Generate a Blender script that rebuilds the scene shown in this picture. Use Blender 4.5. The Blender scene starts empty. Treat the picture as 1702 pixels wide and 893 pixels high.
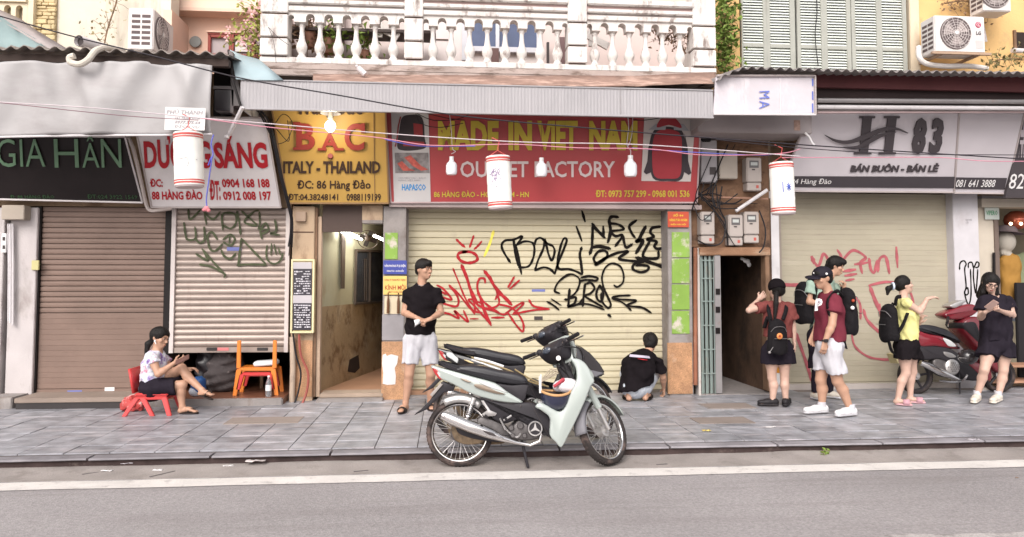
import bpy, bmesh, math, random
import numpy as np
from math import sin, cos, tan, pi, radians, sqrt, atan2, floor
from mathutils import Vector, Matrix, noise
random.seed(7)
SC = bpy.context.scene
COL = SC.collection
# ---------------------------------------------------------------- camera
FPX = 1229.0; TH = radians(5.0); PT = radians(3.0); CY = 400.6; CH = 1.5
Fw = Vector((sin(TH)*cos(PT), cos(TH)*cos(PT), sin(PT)))
Rt = Vector((cos(TH), -sin(TH), 0))
Up = Rt.cross(Fw)
CAMP = Vector((0, 0, CH))
cd = bpy.data.cameras.new('camera'); cam = bpy.data.objects.new('camera', cd); COL.objects.link(cam)
cam.matrix_world = Matrix.Translation(CAMP) @ Matrix((Rt, Up, -Fw)).transposed().to_4x4()
cd.sensor_fit = 'HORIZONTAL'; cd.sensor_width = 36; cd.lens = FPX/1702*36
cd.shift_y = -45.9/1702; cd.clip_start = 0.1; cd.clip_end = 400
SC.camera = cam
# ---------------------------------------------------------------- light
SUN_EL = radians(40); SUN_AZ = radians(200)      # compass style: behind and left of the camera
W = bpy.data.worlds.new('World'); SC.world = W; W.use_nodes = True
nt = W.node_tree; nt.nodes.clear()
sky = nt.nodes.new('ShaderNodeTexSky'); sky.sky_type = 'NISHITA'; sky.sun_disc = False
sky.sun_elevation = SUN_EL; sky.sun_rotation = SUN_AZ; sky.dust_density = 3.0; sky.air_density = 1.2
hs = nt.nodes.new('ShaderNodeHueSaturation'); hs.inputs['Saturation'].default_value = 0.22
tn = nt.nodes.new('ShaderNodeMix'); tn.data_type = 'RGBA'; tn.blend_type = 'MULTIPLY'; tn.inputs[0].default_value = 1
tn.inputs[7].default_value = (1.0, 0.968, 0.968, 1)
bg = nt.nodes.new('ShaderNodeBackground'); bg.inputs['Strength'].default_value = 0.15
ow = nt.nodes.new('ShaderNodeOutputWorld')
nt.links.new(sky.outputs[0], hs.inputs['Color']); nt.links.new(hs.outputs[0], tn.inputs[6])
nt.links.new(tn.outputs[2], bg.inputs[0]); nt.links.new(bg.outputs[0], ow.inputs[0])
sd = bpy.data.lights.new('sun', 'SUN'); sd.energy = 1.5; sd.angle = radians(42); sd.color = (1.0, 0.955, 0.90)
so = bpy.data.objects.new('sun', sd); COL.objects.link(so)
_d = Vector((sin(SUN_AZ)*cos(SUN_EL), cos(SUN_AZ)*cos(SUN_EL), sin(SUN_EL)))
so.rotation_euler = _d.to_track_quat('Z', 'Y').to_euler(); so.location = (0, -5, 20)
SC.view_settings.view_transform = 'Standard'; SC.view_settings.look = 'None'
SC.view_settings.gamma = 1.0; SC.view_settings.exposure = 0.64
SC.cycles.max_bounces = 6; SC.cycles.use_denoising = True

# ---------------------------------------------------------------- measuring: pixel of the photograph -> point on a plane
def ray(px, py): return Fw + Rt*((px-851)/FPX) + Up*((CY-py)/FPX)
def P(px, py, Y):
    r = ray(px, py); return CAMP + r*(Y/r.y)
def G(px, py, z=0.0):
    r = ray(px, py); return CAMP + r*((z-CH)/r.z)
def PX(px, py, Y): return P(px, py, Y).x
def PZ(px, py, Y): return P(px, py, Y).z
def rect(x0, y0, x1, y1, Y):
    """pixel rectangle -> world x0,x1,z0,z1 on the plane Y"""
    mx, my = (x0+x1)/2, (y0+y1)/2
    return PX(x0, my, Y), PX(x1, my, Y), PZ(mx, y1, Y), PZ(mx, y0, Y)

# ---------------------------------------------------------------- materials
MATS = {}
def mat(name, col, rough=0.65, metal=0.0, var=0.10, vs=2.5, stain=None, bump=0.0, bs=60, rnd=0.0,
        emis=0, trans=0, coat=0, spec=0.5, fine=0.0, fs=90, alpha=1, sheen=0, cell=None):
    """stain = list of (colour, amount 0..1, scale, (sx,sy,sz) stretch, threshold); on the tarpaulin it paints fold shading"""
    if name in MATS: return MATS[name]
    m = bpy.data.materials.new(name); m.use_nodes = True; MATS[name] = m
    t = m.node_tree; b = t.nodes['Principled BSDF']; L = t.links
    b.inputs['Roughness'].default_value = rough; b.inputs['Metallic'].default_value = metal
    b.inputs['Specular IOR Level'].default_value = spec
    b.inputs['Coat Weight'].default_value = coat; b.inputs['Coat Roughness'].default_value = 0.08
    b.inputs['Transmission Weight'].default_value = trans
    b.inputs['Alpha'].default_value = alpha
    if sheen: b.inputs['Sheen Weight'].default_value = sheen
    if spec == 0.5 and rough >= .44 and not metal and not coat: b.inputs['Specular IOR Level'].default_value = 0.22
    c4 = (*col[:3], 1)
    geo = t.nodes.new('ShaderNodeNewGeometry')
    def nz(scale, detail=5, stretch=(1, 1, 1), rg=0.55):
        mp = t.nodes.new('ShaderNodeMapping'); mp.inputs['Scale'].default_value = stretch
        L.new(geo.outputs['Position'], mp.inputs[0])
        n = t.nodes.new('ShaderNodeTexNoise'); n.inputs['Scale'].default_value = scale
        n.inputs['Detail'].default_value = detail; n.inputs['Roughness'].default_value = rg
        L.new(mp.outputs[0], n.inputs['Vector']); return n.outputs[0]
    def rng(s, a, bb, c, d):
        r = t.nodes.new('ShaderNodeMapRange'); r.inputs[1].default_value = a; r.inputs[2].default_value = bb
        r.inputs[3].default_value = c; r.inputs[4].default_value = d; L.new(s, r.inputs[0]); return r.outputs[0]
    def mul(colsock, fac):
        x = t.nodes.new('ShaderNodeVectorMath'); x.operation = 'SCALE'
        if isinstance(colsock, tuple): x.inputs[0].default_value = colsock[:3]
        else: L.new(colsock, x.inputs[0])
        L.new(fac, x.inputs['Scale']); return x.outputs[0]
    cur = c4
    if var: cur = mul(cur, rng(nz(vs), 0.3, 0.7, 1-var, 1+var))
    if fine: cur = mul(cur, rng(nz(fs, 3, rg=0.8), 0.3, 0.7, 1-fine, 1+fine))
    if cell:
        dv_ = t.nodes.new('ShaderNodeVectorMath'); dv_.operation = 'DIVIDE'; dv_.inputs[1].default_value = (cell[1], cell[0], 9); ad = t.nodes.new('ShaderNodeVectorMath'); ad.operation = 'SUBTRACT'; ad.inputs[1].default_value = (-9.0, 6.795, -3)
        L.new(geo.outputs['Position'], ad.inputs[0]); L.new(ad.outputs[0], dv_.inputs[0]); fl_ = t.nodes.new('ShaderNodeVectorMath'); fl_.operation = 'FLOOR'; L.new(dv_.outputs[0], fl_.inputs[0])
        wn_ = t.nodes.new('ShaderNodeTexWhiteNoise'); L.new(fl_.outputs[0], wn_.inputs[0]); cur = mul(cur, rng(wn_.outputs[0], 0, 1, .82, 1.2))
    if rnd:
        oi = t.nodes.new('ShaderNodeObjectInfo'); cur = mul(cur, rng(oi.outputs['Random'], 0, 1, 1-rnd, 1+rnd))
    for st in (stain or []):
        sc, am, s_, str_, th = st
        mx = t.nodes.new('ShaderNodeMix'); mx.data_type = 'RGBA'
        if isinstance(cur, tuple): mx.inputs[6].default_value = cur
        else: L.new(cur, mx.inputs[6])
        mx.inputs[7].default_value = (*sc[:3], 1)
        L.new(rng(nz(s_, 8, str_, 0.65), th, th+0.14, 0, am), mx.inputs[0]); cur = mx.outputs[2]
    if isinstance(cur, tuple): b.inputs['Base Color'].default_value = cur
    else: L.new(cur, b.inputs['Base Color'])
    if bump:
        bp = t.nodes.new('ShaderNodeBump'); bp.inputs['Strength'].default_value = bump; bp.inputs['Distance'].default_value = 0.01
        L.new(nz(bs, 4), bp.inputs['Height']); L.new(bp.outputs[0], b.inputs['Normal'])
    if emis:
        b.inputs['Emission Color'].default_value = c4; b.inputs['Emission Strength'].default_value = emis
    return m
GRIME = (0.16, 0.12, 0.10); DIRT = (0.30, 0.22, 0.17); RUST = (0.33, 0.12, 0.05)

# ---------------------------------------------------------------- objects
def tag(o, label=None, cat=None, group=None, kind=None):
    if label: o['label'] = label
    if cat: o['category'] = cat
    if group: o['group'] = group
    if kind: o['kind'] = kind
    return o
def empty(name, loc, label=None, cat=None, group=None, kind=None):
    o = bpy.data.objects.new(name, None); COL.objects.link(o); o.location = loc; o.empty_display_size = 0.1
    return tag(o, label, cat, group, kind)
def wloc(o):
    p = Vector(o.location)
    while o.parent: o = o.parent; p += Vector(o.location)
    return p
class MB:
    """collects shapes; build() links them as ONE mesh object (world coordinates in)"""
    def __init__(s): s.v = []; s.f = []
    def add(s, vs, fs):
        n = len(s.v); s.v += [tuple(p) for p in vs]; s.f += [tuple(i+n for i in f) for f in fs]; return s
    def box(s, x0, x1, y0, y1, z0, z1):
        return s.add([(x0,y0,z0),(x1,y0,z0),(x1,y1,z0),(x0,y1,z0),(x0,y0,z1),(x1,y0,z1),(x1,y1,z1),(x0,y1,z1)],
            [(0,3,2,1),(4,5,6,7),(0,1,5,4),(1,2,6,5),(2,3,7,6),(3,0,4,7)])
    def obox(s, c, h, M=None):
        M = M or Matrix.Identity(3); c = Vector(c)
        return s.add([c + M @ Vector((a*h[0], b*h[1], d*h[2])) for d in (-1,1) for a,b in ((-1,-1),(1,-1),(1,1),(-1,1))],
            [(0,3,2,1),(4,5,6,7),(0,1,5,4),(1,2,6,5),(2,3,7,6),(3,0,4,7)])
    def hexa(s, q, d):
        """front quad (bl,br,tr,tl) pushed back by vector d"""
        q = [Vector(p) for p in q]; d = Vector(d)
        return s.add(q + [p+d for p in q], [(0,1,2,3),(7,6,5,4),(0,4,5,1),(1,5,6,2),(2,6,7,3),(3,7,4,0)])
    def grid(s, rows, closed=False):
        n = len(rows[0]); vs = [p for r in rows for p in r]; fs = []
        for i in range(len(rows)-1):
            for j in range(n if closed else n-1):
                k = (j+1) % n
                fs.append((i*n+j, i*n+k, (i+1)*n+k, (i+1)*n+j))
        return s.add(vs, fs)
    def tube(s, pts, r, n=8, caps=True):
        pts = [Vector(p) for p in pts]; m = len(pts)
        if not hasattr(r, '__len__'): r = [r]*m
        up = None; rows = []
        for i, p in enumerate(pts):
            t = (pts[min(i+1, m-1)] - pts[max(i-1, 0)])
            if t.length < 1e-9: t = Vector((0, 0, 1))
            t.normalize()
            if up is None: up = t.orthogonal().normalized()
            else:
                up = up - t*up.dot(t)
                up = up.normalized() if up.length > 1e-6 else t.orthogonal().normalized()
            w = t.cross(up)
            rows.append([p + (up*cos(2*pi*k/n) + w*sin(2*pi*k/n))*r[i] for k in range(n)])
        b = len(s.v); s.grid(rows, True)
        if caps: s.f.append(tuple(b+k for k in range(n))[::-1]); s.f.append(tuple(b+(m-1)*n+k for k in range(n)))
        return s
    def lathe(s, o, ax, prof, n=16, a0=0, a1=2*pi):
        """prof: (radius, height along ax)"""
        o = Vector(o); ax = Vector(ax).normalized(); u = ax.orthogonal().normalized(); w = ax.cross(u)
        full = abs(a1-a0-2*pi) < 1e-6; m = n if full else n+1
        rows = [[o + ax*h + (u*cos(a0+(a1-a0)*k/n) + w*sin(a0+(a1-a0)*k/n))*r for k in range(m)] for r, h in prof]
        return s.grid(rows, full)
    def prism(s, poly, d):
        poly = [Vector(p) for p in poly]; d = Vector(d); n = len(poly)
        fs = [tuple(range(n))[::-1], tuple(range(n, 2*n))] + [(i, (i+1)%n, n+(i+1)%n, n+i) for i in range(n)]
        return s.add(poly + [p+d for p in poly], fs)
    def ball(s, c, r, n=12, M=None, m=8):
        if not hasattr(r, '__len__'): r = (r, r, r)
        c = Vector(c); rows = []
        for i in range(m+1):
            a = -pi/2 + pi*i/m; rr = max(cos(a), 0.001)
            row = [Vector((r[0]*rr*cos(2*pi*k/n), r[1]*rr*sin(2*pi*k/n), r[2]*sin(a))) for k in range(n)]
            rows.append([c + (M @ p if M else p) for p in row])
        return s.grid(rows, True)
    def build(s, name, m, parent=None, smooth=35, bevel=0, seg=2, label=None, cat=None, group=None, kind=None, recalc=True, local=False):
        V = s.v; xs = [p[0] for p in V]; ys = [p[1] for p in V]; zs = [p[2] for p in V]
        o0 = Vector(((min(xs)+max(xs))/2, (min(ys)+max(ys))/2, min(zs)))
        me = bpy.data.meshes.new(name)
        me.from_pydata([(p[0]-o0.x, p[1]-o0.y, p[2]-o0.z) for p in V], [], s.f)
        bm = bmesh.new(); bm.from_mesh(me)
        if recalc: bmesh.ops.recalc_face_normals(bm, faces=bm.faces)
        if bevel:
            es = [e for e in bm.edges if len(e.link_faces) == 2 and e.calc_face_angle(0) > 0.5]
            bmesh.ops.bevel(bm, geom=es, offset=bevel, segments=seg, affect='EDGES', clamp_overlap=True)
        bm.to_mesh(me); bm.free()
        if smooth:
            me.shade_smooth()
            me.set_sharp_from_angle(angle=radians(smooth))
        for mm in (m if isinstance(m, (list, tuple)) else [m]): me.materials.append(mm)
        o = bpy.data.objects.new(name, me); COL.objects.link(o)
        if parent: o.parent = parent; o.location = o0 if local else o0 - wloc(parent)
        else: o.location = o0
        return tag(o, label, cat, group, kind)
def BX(name, m, px, Y, depth, parent=None, **k):
    """box whose front face covers a pixel rectangle on the plane Y"""
    x0, x1, z0, z1 = rect(*px, Y); return MB().box(x0, x1, Y, Y+depth, z0, z1).build(name, m, parent, **k)
def WB(name, m, x0, x1, y0, y1, z0, z1, parent=None, **k):
    return MB().box(x0, x1, y0, y1, z0, z1).build(name, m, parent, **k)
def copy_tree(o, parent=None):
    c = o.copy(); COL.objects.link(c); c.parent = parent
    for ch in list(o.children): copy_tree(ch, c)
    return c
def curve2mesh(cu):
    ob = bpy.data.objects.new('t', cu); COL.objects.link(ob)
    dg = bpy.context.evaluated_depsgraph_get(); me = bpy.data.meshes.new_from_object(ob.evaluated_get(dg))
    bpy.data.objects.remove(ob); bpy.data.curves.remove(cu); return me
def text(name, s, quad, m, parent, bold=0.0, th=0.004, out=0.003, italic=0.0, res=3, sp=1.0, serif=None, label=None):
    """lettering s stretched into the world quad (bl,br,tr,tl), raised th off the surface"""
    cu = bpy.data.curves.new('t', 'FONT'); cu.body = s; cu.size = 1; cu.offset = bold; cu.resolution_u = res
    cu.shear = italic; cu.space_character = sp
    me = curve2mesh(cu)
    n = len(me.vertices); co = np.empty(n*3, np.float32); me.vertices.foreach_get('co', co); co = co.reshape(-1, 3)
    fs = [tuple(p.vertices) for p in me.polygons]
    if n == 0: return None
    lo = co.min(0); hi = co.max(0); q = [np.array(p) for p in quad]
    nv = np.cross(q[1]-q[0], q[3]-q[0]); nv = nv/np.linalg.norm(nv)
    if nv[1] > 0: nv = -nv
    uv = (co[:, :2]-lo[:2])/(hi[:2]-lo[:2]); u = uv[:, :1]; w = uv[:, 1:2]
    front = q[0]*(1-u)*(1-w) + q[1]*u*(1-w) + q[2]*u*w + q[3]*(1-u)*w + nv*(out+th)
    bpy.data.meshes.remove(me)
    # front faces + side walls along the boundary edges
    cnt = {}
    for f in fs:
        for i in range(len(f)):
            a, b = f[i], f[(i+1) % len(f)]; cnt[(a, b)] = cnt.get((a, b), 0)+1
    bd = [e for e in cnt if (e[1], e[0]) not in cnt]
    vs = [tuple(p) for p in front] + [tuple(p) for p in (front - nv*th)]
    fs += [(a, a+n, b+n, b) for a, b in bd] if th > 0 else []
    mb = MB(); mb.add(vs, fs)
    return mb.build(name, m, parent, smooth=0, recalc=False, label=label)
def quadpx(x0, y0, x1, y1, Y, Yt=None):
    Yt = Yt or Y
    return [P(x0, y1, Y), P(x1, y1, Y), P(x1, y0, Yt), P(x0, y0, Yt)]
def plate(name, outlines, th, m, parent=None, to3=None, **k):
    """flat sheet with holes; outlines in 2D (first outer), to3 maps (u,v,w)->world, w 0..th"""
    cu = bpy.data.curves.new('t', 'CURVE'); cu.dimensions = '2D'; cu.fill_mode = 'BOTH'
    for ol in outlines:
        sp = cu.splines.new('POLY'); sp.points.add(len(ol)-1)
        for i, p in enumerate(ol): sp.points[i].co = (p[0], p[1], 0, 1)
        sp.use_cyclic_u = True
    me = curve2mesh(cu); vs = [(p.co.x, p.co.y) for p in me.vertices]; fs = [tuple(p.vertices) for p in me.polygons]
    bpy.data.meshes.remove(me); n = len(vs); cnt = set()
    for f in fs:
        for i in range(len(f)): cnt.add((f[i], f[(i+1) % len(f)]))
    bd = [e for e in cnt if (e[1], e[0]) not in cnt]
    mb = MB(); mb.add([to3(u, w, 0) for u, w in vs] + [to3(u, w, th) for u, w in vs],
        fs + [tuple(i+n for i in f[::-1]) for f in fs] + [(a, a+n, b+n, b) for a, b in bd])
    return mb.build(name, m, parent, **k)
def smoothpts(pts, n=6, closed=False):
    """Catmull-Rom through the points"""
    pts = [Vector(p) for p in pts]; out = []; N = len(pts)
    rngv = range(N if closed else N-1)
    for i in rngv:
        g = lambda j: pts[j % N] if closed else pts[max(0, min(N-1, j))]
        p0, p1, p2, p3 = g(i-1), g(i), g(i+1), g(i+2)
        for k in range(n):
            t = k/n
            out.append(0.5*((2*p1) + (p2-p0)*t + (2*p0-5*p1+4*p2-p3)*t*t + (3*p1-p0-3*p2+p3)*t*t*t))
    if not closed: out.append(pts[-1])
    return out
# ================================================================ materials of the place
asphalt = mat('asphalt', (0.30, 0.28, 0.28), 0.9, var=0.10, vs=0.6, fine=0.24, fs=48, bump=0.6, bs=90, stain=[((0.17,0.15,0.145),0.4,0.5,(0.35,1.8,1),0.52),((0.20,0.18,0.175),0.45,1.6,(.10,2.2,1),0.54),((0.42,0.39,0.38),0.5,60,(1,1,1),0.68),((0.14,0.12,0.12),0.5,3.5,(.6,1.4,1),0.68)])
gutterm = mat('gutter_concrete', (0.30, 0.268, 0.25), 0.9, var=0.16, vs=3, fine=0.12, bump=0.4, bs=60, stain=[((0.12,0.10,0.09),0.5,2.5,(1,1,1),0.55)])
linem = mat('road_paint', (0.62, 0.585, 0.555), 0.8, var=0.08, vs=4, fine=0.1, stain=[((0.34,0.31,0.30),0.75,9,(1,1,1),0.56),((0.40,0.37,0.35),0.6,2.5,(.5,1,1),0.56)])
slabm = mat('paving_stone', (0.285, 0.285, 0.308), 0.42, var=0.34, vs=6, cell=(0.305, 0.38), bump=0.35, bs=35, fine=0.10,
            stain=[((0.50,0.46,0.47),0.8,3.2,(.5,2.6,1),0.53), ((0.10,0.095,0.11),0.6,4.5,(0.5,2.4,1),0.56)])
slabwarm = mat('sandy_concrete', (0.27, 0.225, 0.20), 0.8, var=0.1, vs=4, rnd=0.1, bump=0.3, bs=50)
jointm = mat('dark_mortar', (0.13, 0.115, 0.115), 0.95)
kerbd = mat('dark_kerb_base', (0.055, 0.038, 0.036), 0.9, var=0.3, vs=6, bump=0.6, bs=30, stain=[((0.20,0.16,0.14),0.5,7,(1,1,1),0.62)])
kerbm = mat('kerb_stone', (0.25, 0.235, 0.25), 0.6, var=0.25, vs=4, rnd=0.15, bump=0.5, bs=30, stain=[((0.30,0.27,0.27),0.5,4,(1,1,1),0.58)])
earth = mat('earth', (0.15, 0.13, 0.11), 0.95)
cream_sl = mat('cream_shutter_paint', (0.54, 0.485, 0.345), 0.5, var=0.05, vs=1.2, stain=[((0.36,0.29,0.22),0.4,4,(1.2,1,0.35),0.58),((0.30,0.24,0.17),0.45,3,(.25,1,7),0.60)], rnd=0.06, bump=.35, bs=5)
brown_sl = mat('pinkish_brown_shutter_paint', (0.20, 0.138, 0.112), 0.5, var=0.10, vs=1.5, rnd=0.04, stain=[((0.24,0.165,0.135),0.5,2,(1,1,1),0.50),((0.11,0.07,0.055),0.4,3,(.3,1,6),0.60)], bump=.35, bs=5)
rib_sl = mat('dull_aluminium_shutter', (0.34, 0.275, 0.24), 0.42, metal=0.25, var=0.12, vs=2.5, rnd=0.10, stain=[((0.22,0.16,0.14),0.5,5,(2,1,0.4),0.58)])
beige_sl = mat('beige_shutter_paint', (0.40, 0.36, 0.275), 0.5, var=0.06, vs=2, rnd=0.03, stain=[((0.30,0.25,0.20),0.5,3,(0.3,1,5),0.54),((0.5,0.45,0.37),0.4,2,(0.4,1,3),0.58)], bump=.35, bs=5)
dark_frame = mat('black_steel', (0.010, 0.007, 0.007), 0.5, var=0.2)
white_wall = mat('white_plaster', (0.50, 0.46, 0.455), 0.8, var=0.10, vs=2, bump=0.3, bs=40, stain=[(GRIME,0.5,2.5,(1,1,0.5),0.58)])
bright_wall = mat('weathered_white_plaster', (0.66, 0.63, 0.60), 0.8, var=0.06, vs=2, bump=0.3, bs=30,
             stain=[((0.48,0.40,0.37),0.6,3.0,(2.5,2.5,0.5),0.54), ((0.14,0.09,0.075),0.85,5,(1.6,2,0.6),0.555)])
cream_wall = mat('cream_plaster', (0.66, 0.60, 0.50), 0.85, var=0.08, vs=2, bump=0.4, bs=25, stain=[((0.36,0.31,0.26),0.55,2.5,(2,1,0.45),0.54)])
peach = mat('peach_plaster', (0.74, 0.52, 0.41), 0.85, var=0.05, vs=2, bump=0.2, bs=30, stain=[((0.5,0.36,0.30),0.35,2.5,(1,1,1),0.60)])
yellow_wall = mat('yellow_ochre_plaster', (0.72, 0.47, 0.21), 0.85, var=0.07, vs=2, bump=0.3, bs=30, stain=[((0.40,0.30,0.17),0.6,2.6,(1.2,1,0.8),0.57)])
concrete = mat('grey_concrete', (0.27, 0.245, 0.235), 0.85, var=0.18, vs=4, bump=0.5, bs=40, stain=[(GRIME,0.65,4,(1,1,.6),0.53),((.42,.38,.35),.5,6,(1,1,1),.6)])
granite = mat('orange_granite', (0.42, 0.23, 0.12), 0.4, var=0.2, vs=8, fine=0.35, fs=75, stain=[((0.2,0.1,0.06),0.6,2.6,(1,1,1),0.54),((0.55,.42,.32),.5,5,(1,1,1),.60)])
green_tile = mat('lime_green_paint', (0.22, 0.36, 0.07), 0.6, var=0.12, stain=[((0.58,0.50,0.46),0.9,6,(1,1,1),0.53),((0.25,.24,.22),.6,4,(1,1,1),.58)], rnd=0.05)
metal_fascia = mat('pale_grey_sheet_metal', (0.345, 0.33, 0.34), 0.5, metal=0.0, var=0.05, vs=2, stain=[((0.42,0.40,0.41),0.35,9,(3,1,0.10),0.50), ((0.22,0.19,0.18),0.35,5,(2,1,0.3),0.64)])
tarp = mat('grey_white_tarpaulin', (0.40, 0.385, 0.385), 0.55, var=0.06, vs=1.5, bump=0.15, bs=12, stain=[((0.31,0.285,0.285),0.6,1.5,(0.5,1,1.2),0.52)])  # darker noise patches paint the shading of the folds into the cloth colour
bluesheet = mat('pale_blue_sheeting', (0.34, 0.43, 0.46), 0.6, var=0.08, stain=[((0.5,0.5,0.5),0.5,3,(1,1,1),0.55)])
asbestos = mat('corrugated_cement_roofing', (0.30, 0.265, 0.24), 0.9, var=0.15, vs=5, bump=0.5, bs=40, stain=[((0.12,0.09,0.07),0.6,5,(1,1,1),0.5)])
rust = mat('rusty_tin', (0.27, 0.175, 0.14), 0.85, var=0.25, vs=6, bump=0.4, stain=[((0.58,0.40,0.33),0.7,5,(0.6,1,1),0.5)])
wood = mat('worn_brown_wood', (0.20, 0.12, 0.075), 0.7, var=0.25, vs=6, bump=0.4, stain=[((0.35,0.25,0.17),0.5,5,(1,1,0.2),0.55)])
brownwall = mat('old_tan_plaster', (0.36, 0.25, 0.165), 0.85, var=0.15, vs=3, bump=0.5, bs=25, stain=[((0.18,0.11,0.07),0.7,3,(1,1,1),0.52), ((0.45,0.40,0.30),0.5,2,(1,1,1),0.58)])
tanwall = mat('tan_pillar_plaster', (0.46, 0.34, 0.235), 0.8, var=0.1, vs=3, bump=0.3, stain=[((0.20,0.12,0.08),0.75,3,(1.5,1,0.6),0.53)])
darkwall = mat('near_black_wall', (0.035, 0.025, 0.022), 0.9, var=0.2)  # near-black tone for shutter backing, plaster hole and small window
pvc = mat('grey_white_pvc', (0.62, 0.59, 0.60), 0.45, var=0.05, stain=[((0.38,0.33,0.31),0.5,6,(1,1,1),0.55)])
blackrub = mat('black_cable', (0.018, 0.016, 0.018), 0.5, var=0)
white_pl = mat('white_plastic', (0.78, 0.76, 0.76), 0.4, var=0.03, stain=[((0.5,0.45,0.42),0.3,8,(1,1,1),0.6)])
louver_m = mat('green_grey_louvre_paint', (0.37, 0.375, 0.335), 0.6, var=0.08, vs=4, stain=[((0.24,0.22,0.18),0.5,4,(2,1,0.4),0.56)])
louver_s = mat('mint_white_louvre_slats', (0.66, 0.69, 0.645), 0.6, var=0.06, vs=4)
glass_d = mat('dark_window_glass', (0.05, 0.06, 0.08), 0.08, var=0, coat=0.5)
maroonm = mat('maroon_boards', (0.10, 0.032, 0.034), 0.6, var=0.15)
steel = mat('worn_grey_steel', (0.33, 0.31, 0.31), 0.45, metal=0.5, var=0.12, stain=[(RUST,0.4,7,(1,1,0.5),0.62)])

YW = 9.75; YP = 9.45                      # shutter plane, pillar faces
X0, X1 = -9.0, 11.5
# ================================================================ ground
V3_ = lambda x, y: Vector((x, y, -CH))
WB('ground', earth, -70, 70, 9.0, 70, -0.35, -0.13, kind='structure', smooth=0)
WB('road', asphalt, -70, 70, -45, 6.56, -0.30, -0.09, kind='structure', smooth=0)
mb = MB(); rows = []
for i in range(300):
    x = X0+(X1-X0)*i/299; n_ = .012*noise.noise((x*1.4,5,0)); rows.append([(x,6.225,-.094),(x,6.225,-.0865),(x,6.42,-.0845),(x,6.55,-.072+n_),(x,6.62,-.066+n_)])
gut = mb.grid(rows).build('gutter', gutterm, kind='structure', smooth=60)
def stripe(x0, x1, y0, y1, z, amp):
    mb = MB(); n = 160; rows = [[], []]
    for i in range(n+1):
        x = x0+(x1-x0)*i/n
        rows[0].append((x, y0+amp*noise.noise((x*3, 1.3, 0)), z)); rows[1].append((x, y1+amp*noise.noise((x*3, 7.7, 0)), z))
    mb.grid(rows); return mb
stripe(-20, 20, 5.965, 6.19, -0.085, 0.018).build('road_marking', linem, kind='structure', smooth=0)
stripe(0.55, 20, 4.36, 4.46, -0.086, 0.05).build('road_marking', mat('worn_road_paint', (0.42,0.39,0.38), 0.85, fine=0.3, stain=[((0.215,0.195,0.192),0.9,6,(1,1,1),0.46)]), kind='structure', smooth=0)
side = WB('pavement', jointm, X0, X1, 6.70, 10.2, -0.30, -0.012, kind='structure', smooth=0)
# slabs: the 300 that show largest are parts, the rest one joined part
TW, TD = 0.38, 0.305
slabmesh = []
for k in range(5):
    w, d = TW-.007, TD-.007; o = MB().box(-w/2, w/2, -d/2, d/2, -0.03, 0).build('slab', slabm, side, bevel=0.003, seg=1, smooth=0); slabmesh.append(o.data); bpy.data.objects.remove(o)
tiles = []
for r in range(10):
    for c in range(int((X1-X0)/TW)):
        x = X0+TW*(c+.5); y = 6.795+TD*(r+.5); px = 851+FPX*(Rt.dot(V3_(x,y))/Fw.dot(V3_(x,y))); tiles.append((0 if -30 < px < 1732 else 1, y, x))
tiles.sort(); rest = MB()
for i, (q, y, x) in enumerate(tiles):
    z = random.uniform(-0.004, 0.002)
    if i >= 296: rest.box(x-TW/2+.0035, x+TW/2-.0035, y-TD/2+.0035, y+TD/2-.0035, -.03+z, z); continue
    me = slabmesh[i*7 % 5]; o = bpy.data.objects.new('slab', me); COL.objects.link(o); o.parent = side
    o.location = Vector((x, y, z-.0))-Vector((0,0,.03)) - wloc(side); o.rotation_euler = (random.uniform(-.004,.004), random.uniform(-.004,.004), random.uniform(-.005,.005))
rest.build('slabs', slabm, side, smooth=0, kind='stuff')
for px, py, w_, d_ in ((440,699,.38,.36),(1200,699,.30,.34)):
    g_ = G(px,py,0); WB('repair_patch', slabwarm, g_.x-w_, g_.x+w_, g_.y-d_/2, g_.y+d_/2, -.004, .0045, side, smooth=0)
WB('pavement_edge', mat('pavement_edge_concrete', (0.26,0.22,0.20), 0.85, var=0.15, bump=0.4), X0, X1, 9.62, 10.2, -0.012, -0.002, side, smooth=0)
# kerb stones
km = []
for k in range(4):
    mb = MB(); n = 10
    rows = []
    for j in range(n+1):
        x = -0.49+0.98*j/n; dn = 0.008*noise.noise((k*9+j*.5, 0, 0)); ch = 0.02+0.012*noise.noise((k*5+j*.9, 4, 0))
        rows.append([(x, 0.008+dn, -0.016), (x, dn, -.004-ch*.25), (x, ch*0.7, 0.002), (x, 0.15, 0.0), (x, 0.15, -0.028)])
    mb.grid(rows); mb.f += [(0,1,2,3,4), tuple(n*5+q for q in (4,3,2,1,0))]
    o = mb.build('kerb_stone', kerbm, side); km.append(o.data); bpy.data.objects.remove(o)
for c in range(int((X1-X0)/1.0)):
    o = bpy.data.objects.new('kerb_stone', km[c*7 % 4]); COL.objects.link(o); o.parent = side
    o.location = Vector((X0+c+0.5, 6.64+random.uniform(-.006,.008), -0.029)) - wloc(side)
    o.rotation_euler = (0, random.uniform(-.004, .004), random.uniform(-.005, .005))
mb = MB(); rows = []
for i in range(400):
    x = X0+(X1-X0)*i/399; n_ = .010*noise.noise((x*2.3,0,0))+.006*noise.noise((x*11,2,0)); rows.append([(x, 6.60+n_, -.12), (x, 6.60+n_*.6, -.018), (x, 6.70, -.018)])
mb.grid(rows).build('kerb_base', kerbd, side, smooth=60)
# cracked joints in the gutter
for px, py, l, a in ((270,788,.22,.9),(150,787,.12,.5),(1275,760,.1,2.4),(1212,758,.12,2.2),(1340,757,.12,2.2),(600,783,.12,.3),(1100,772,.1,.2)):
    g = G(px, py, -.084); MB().obox(g, (l/2, .008, .0025), Matrix.Rotation(a, 3, 'Z')).build('crack', jointm, gut, smooth=0)
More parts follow.
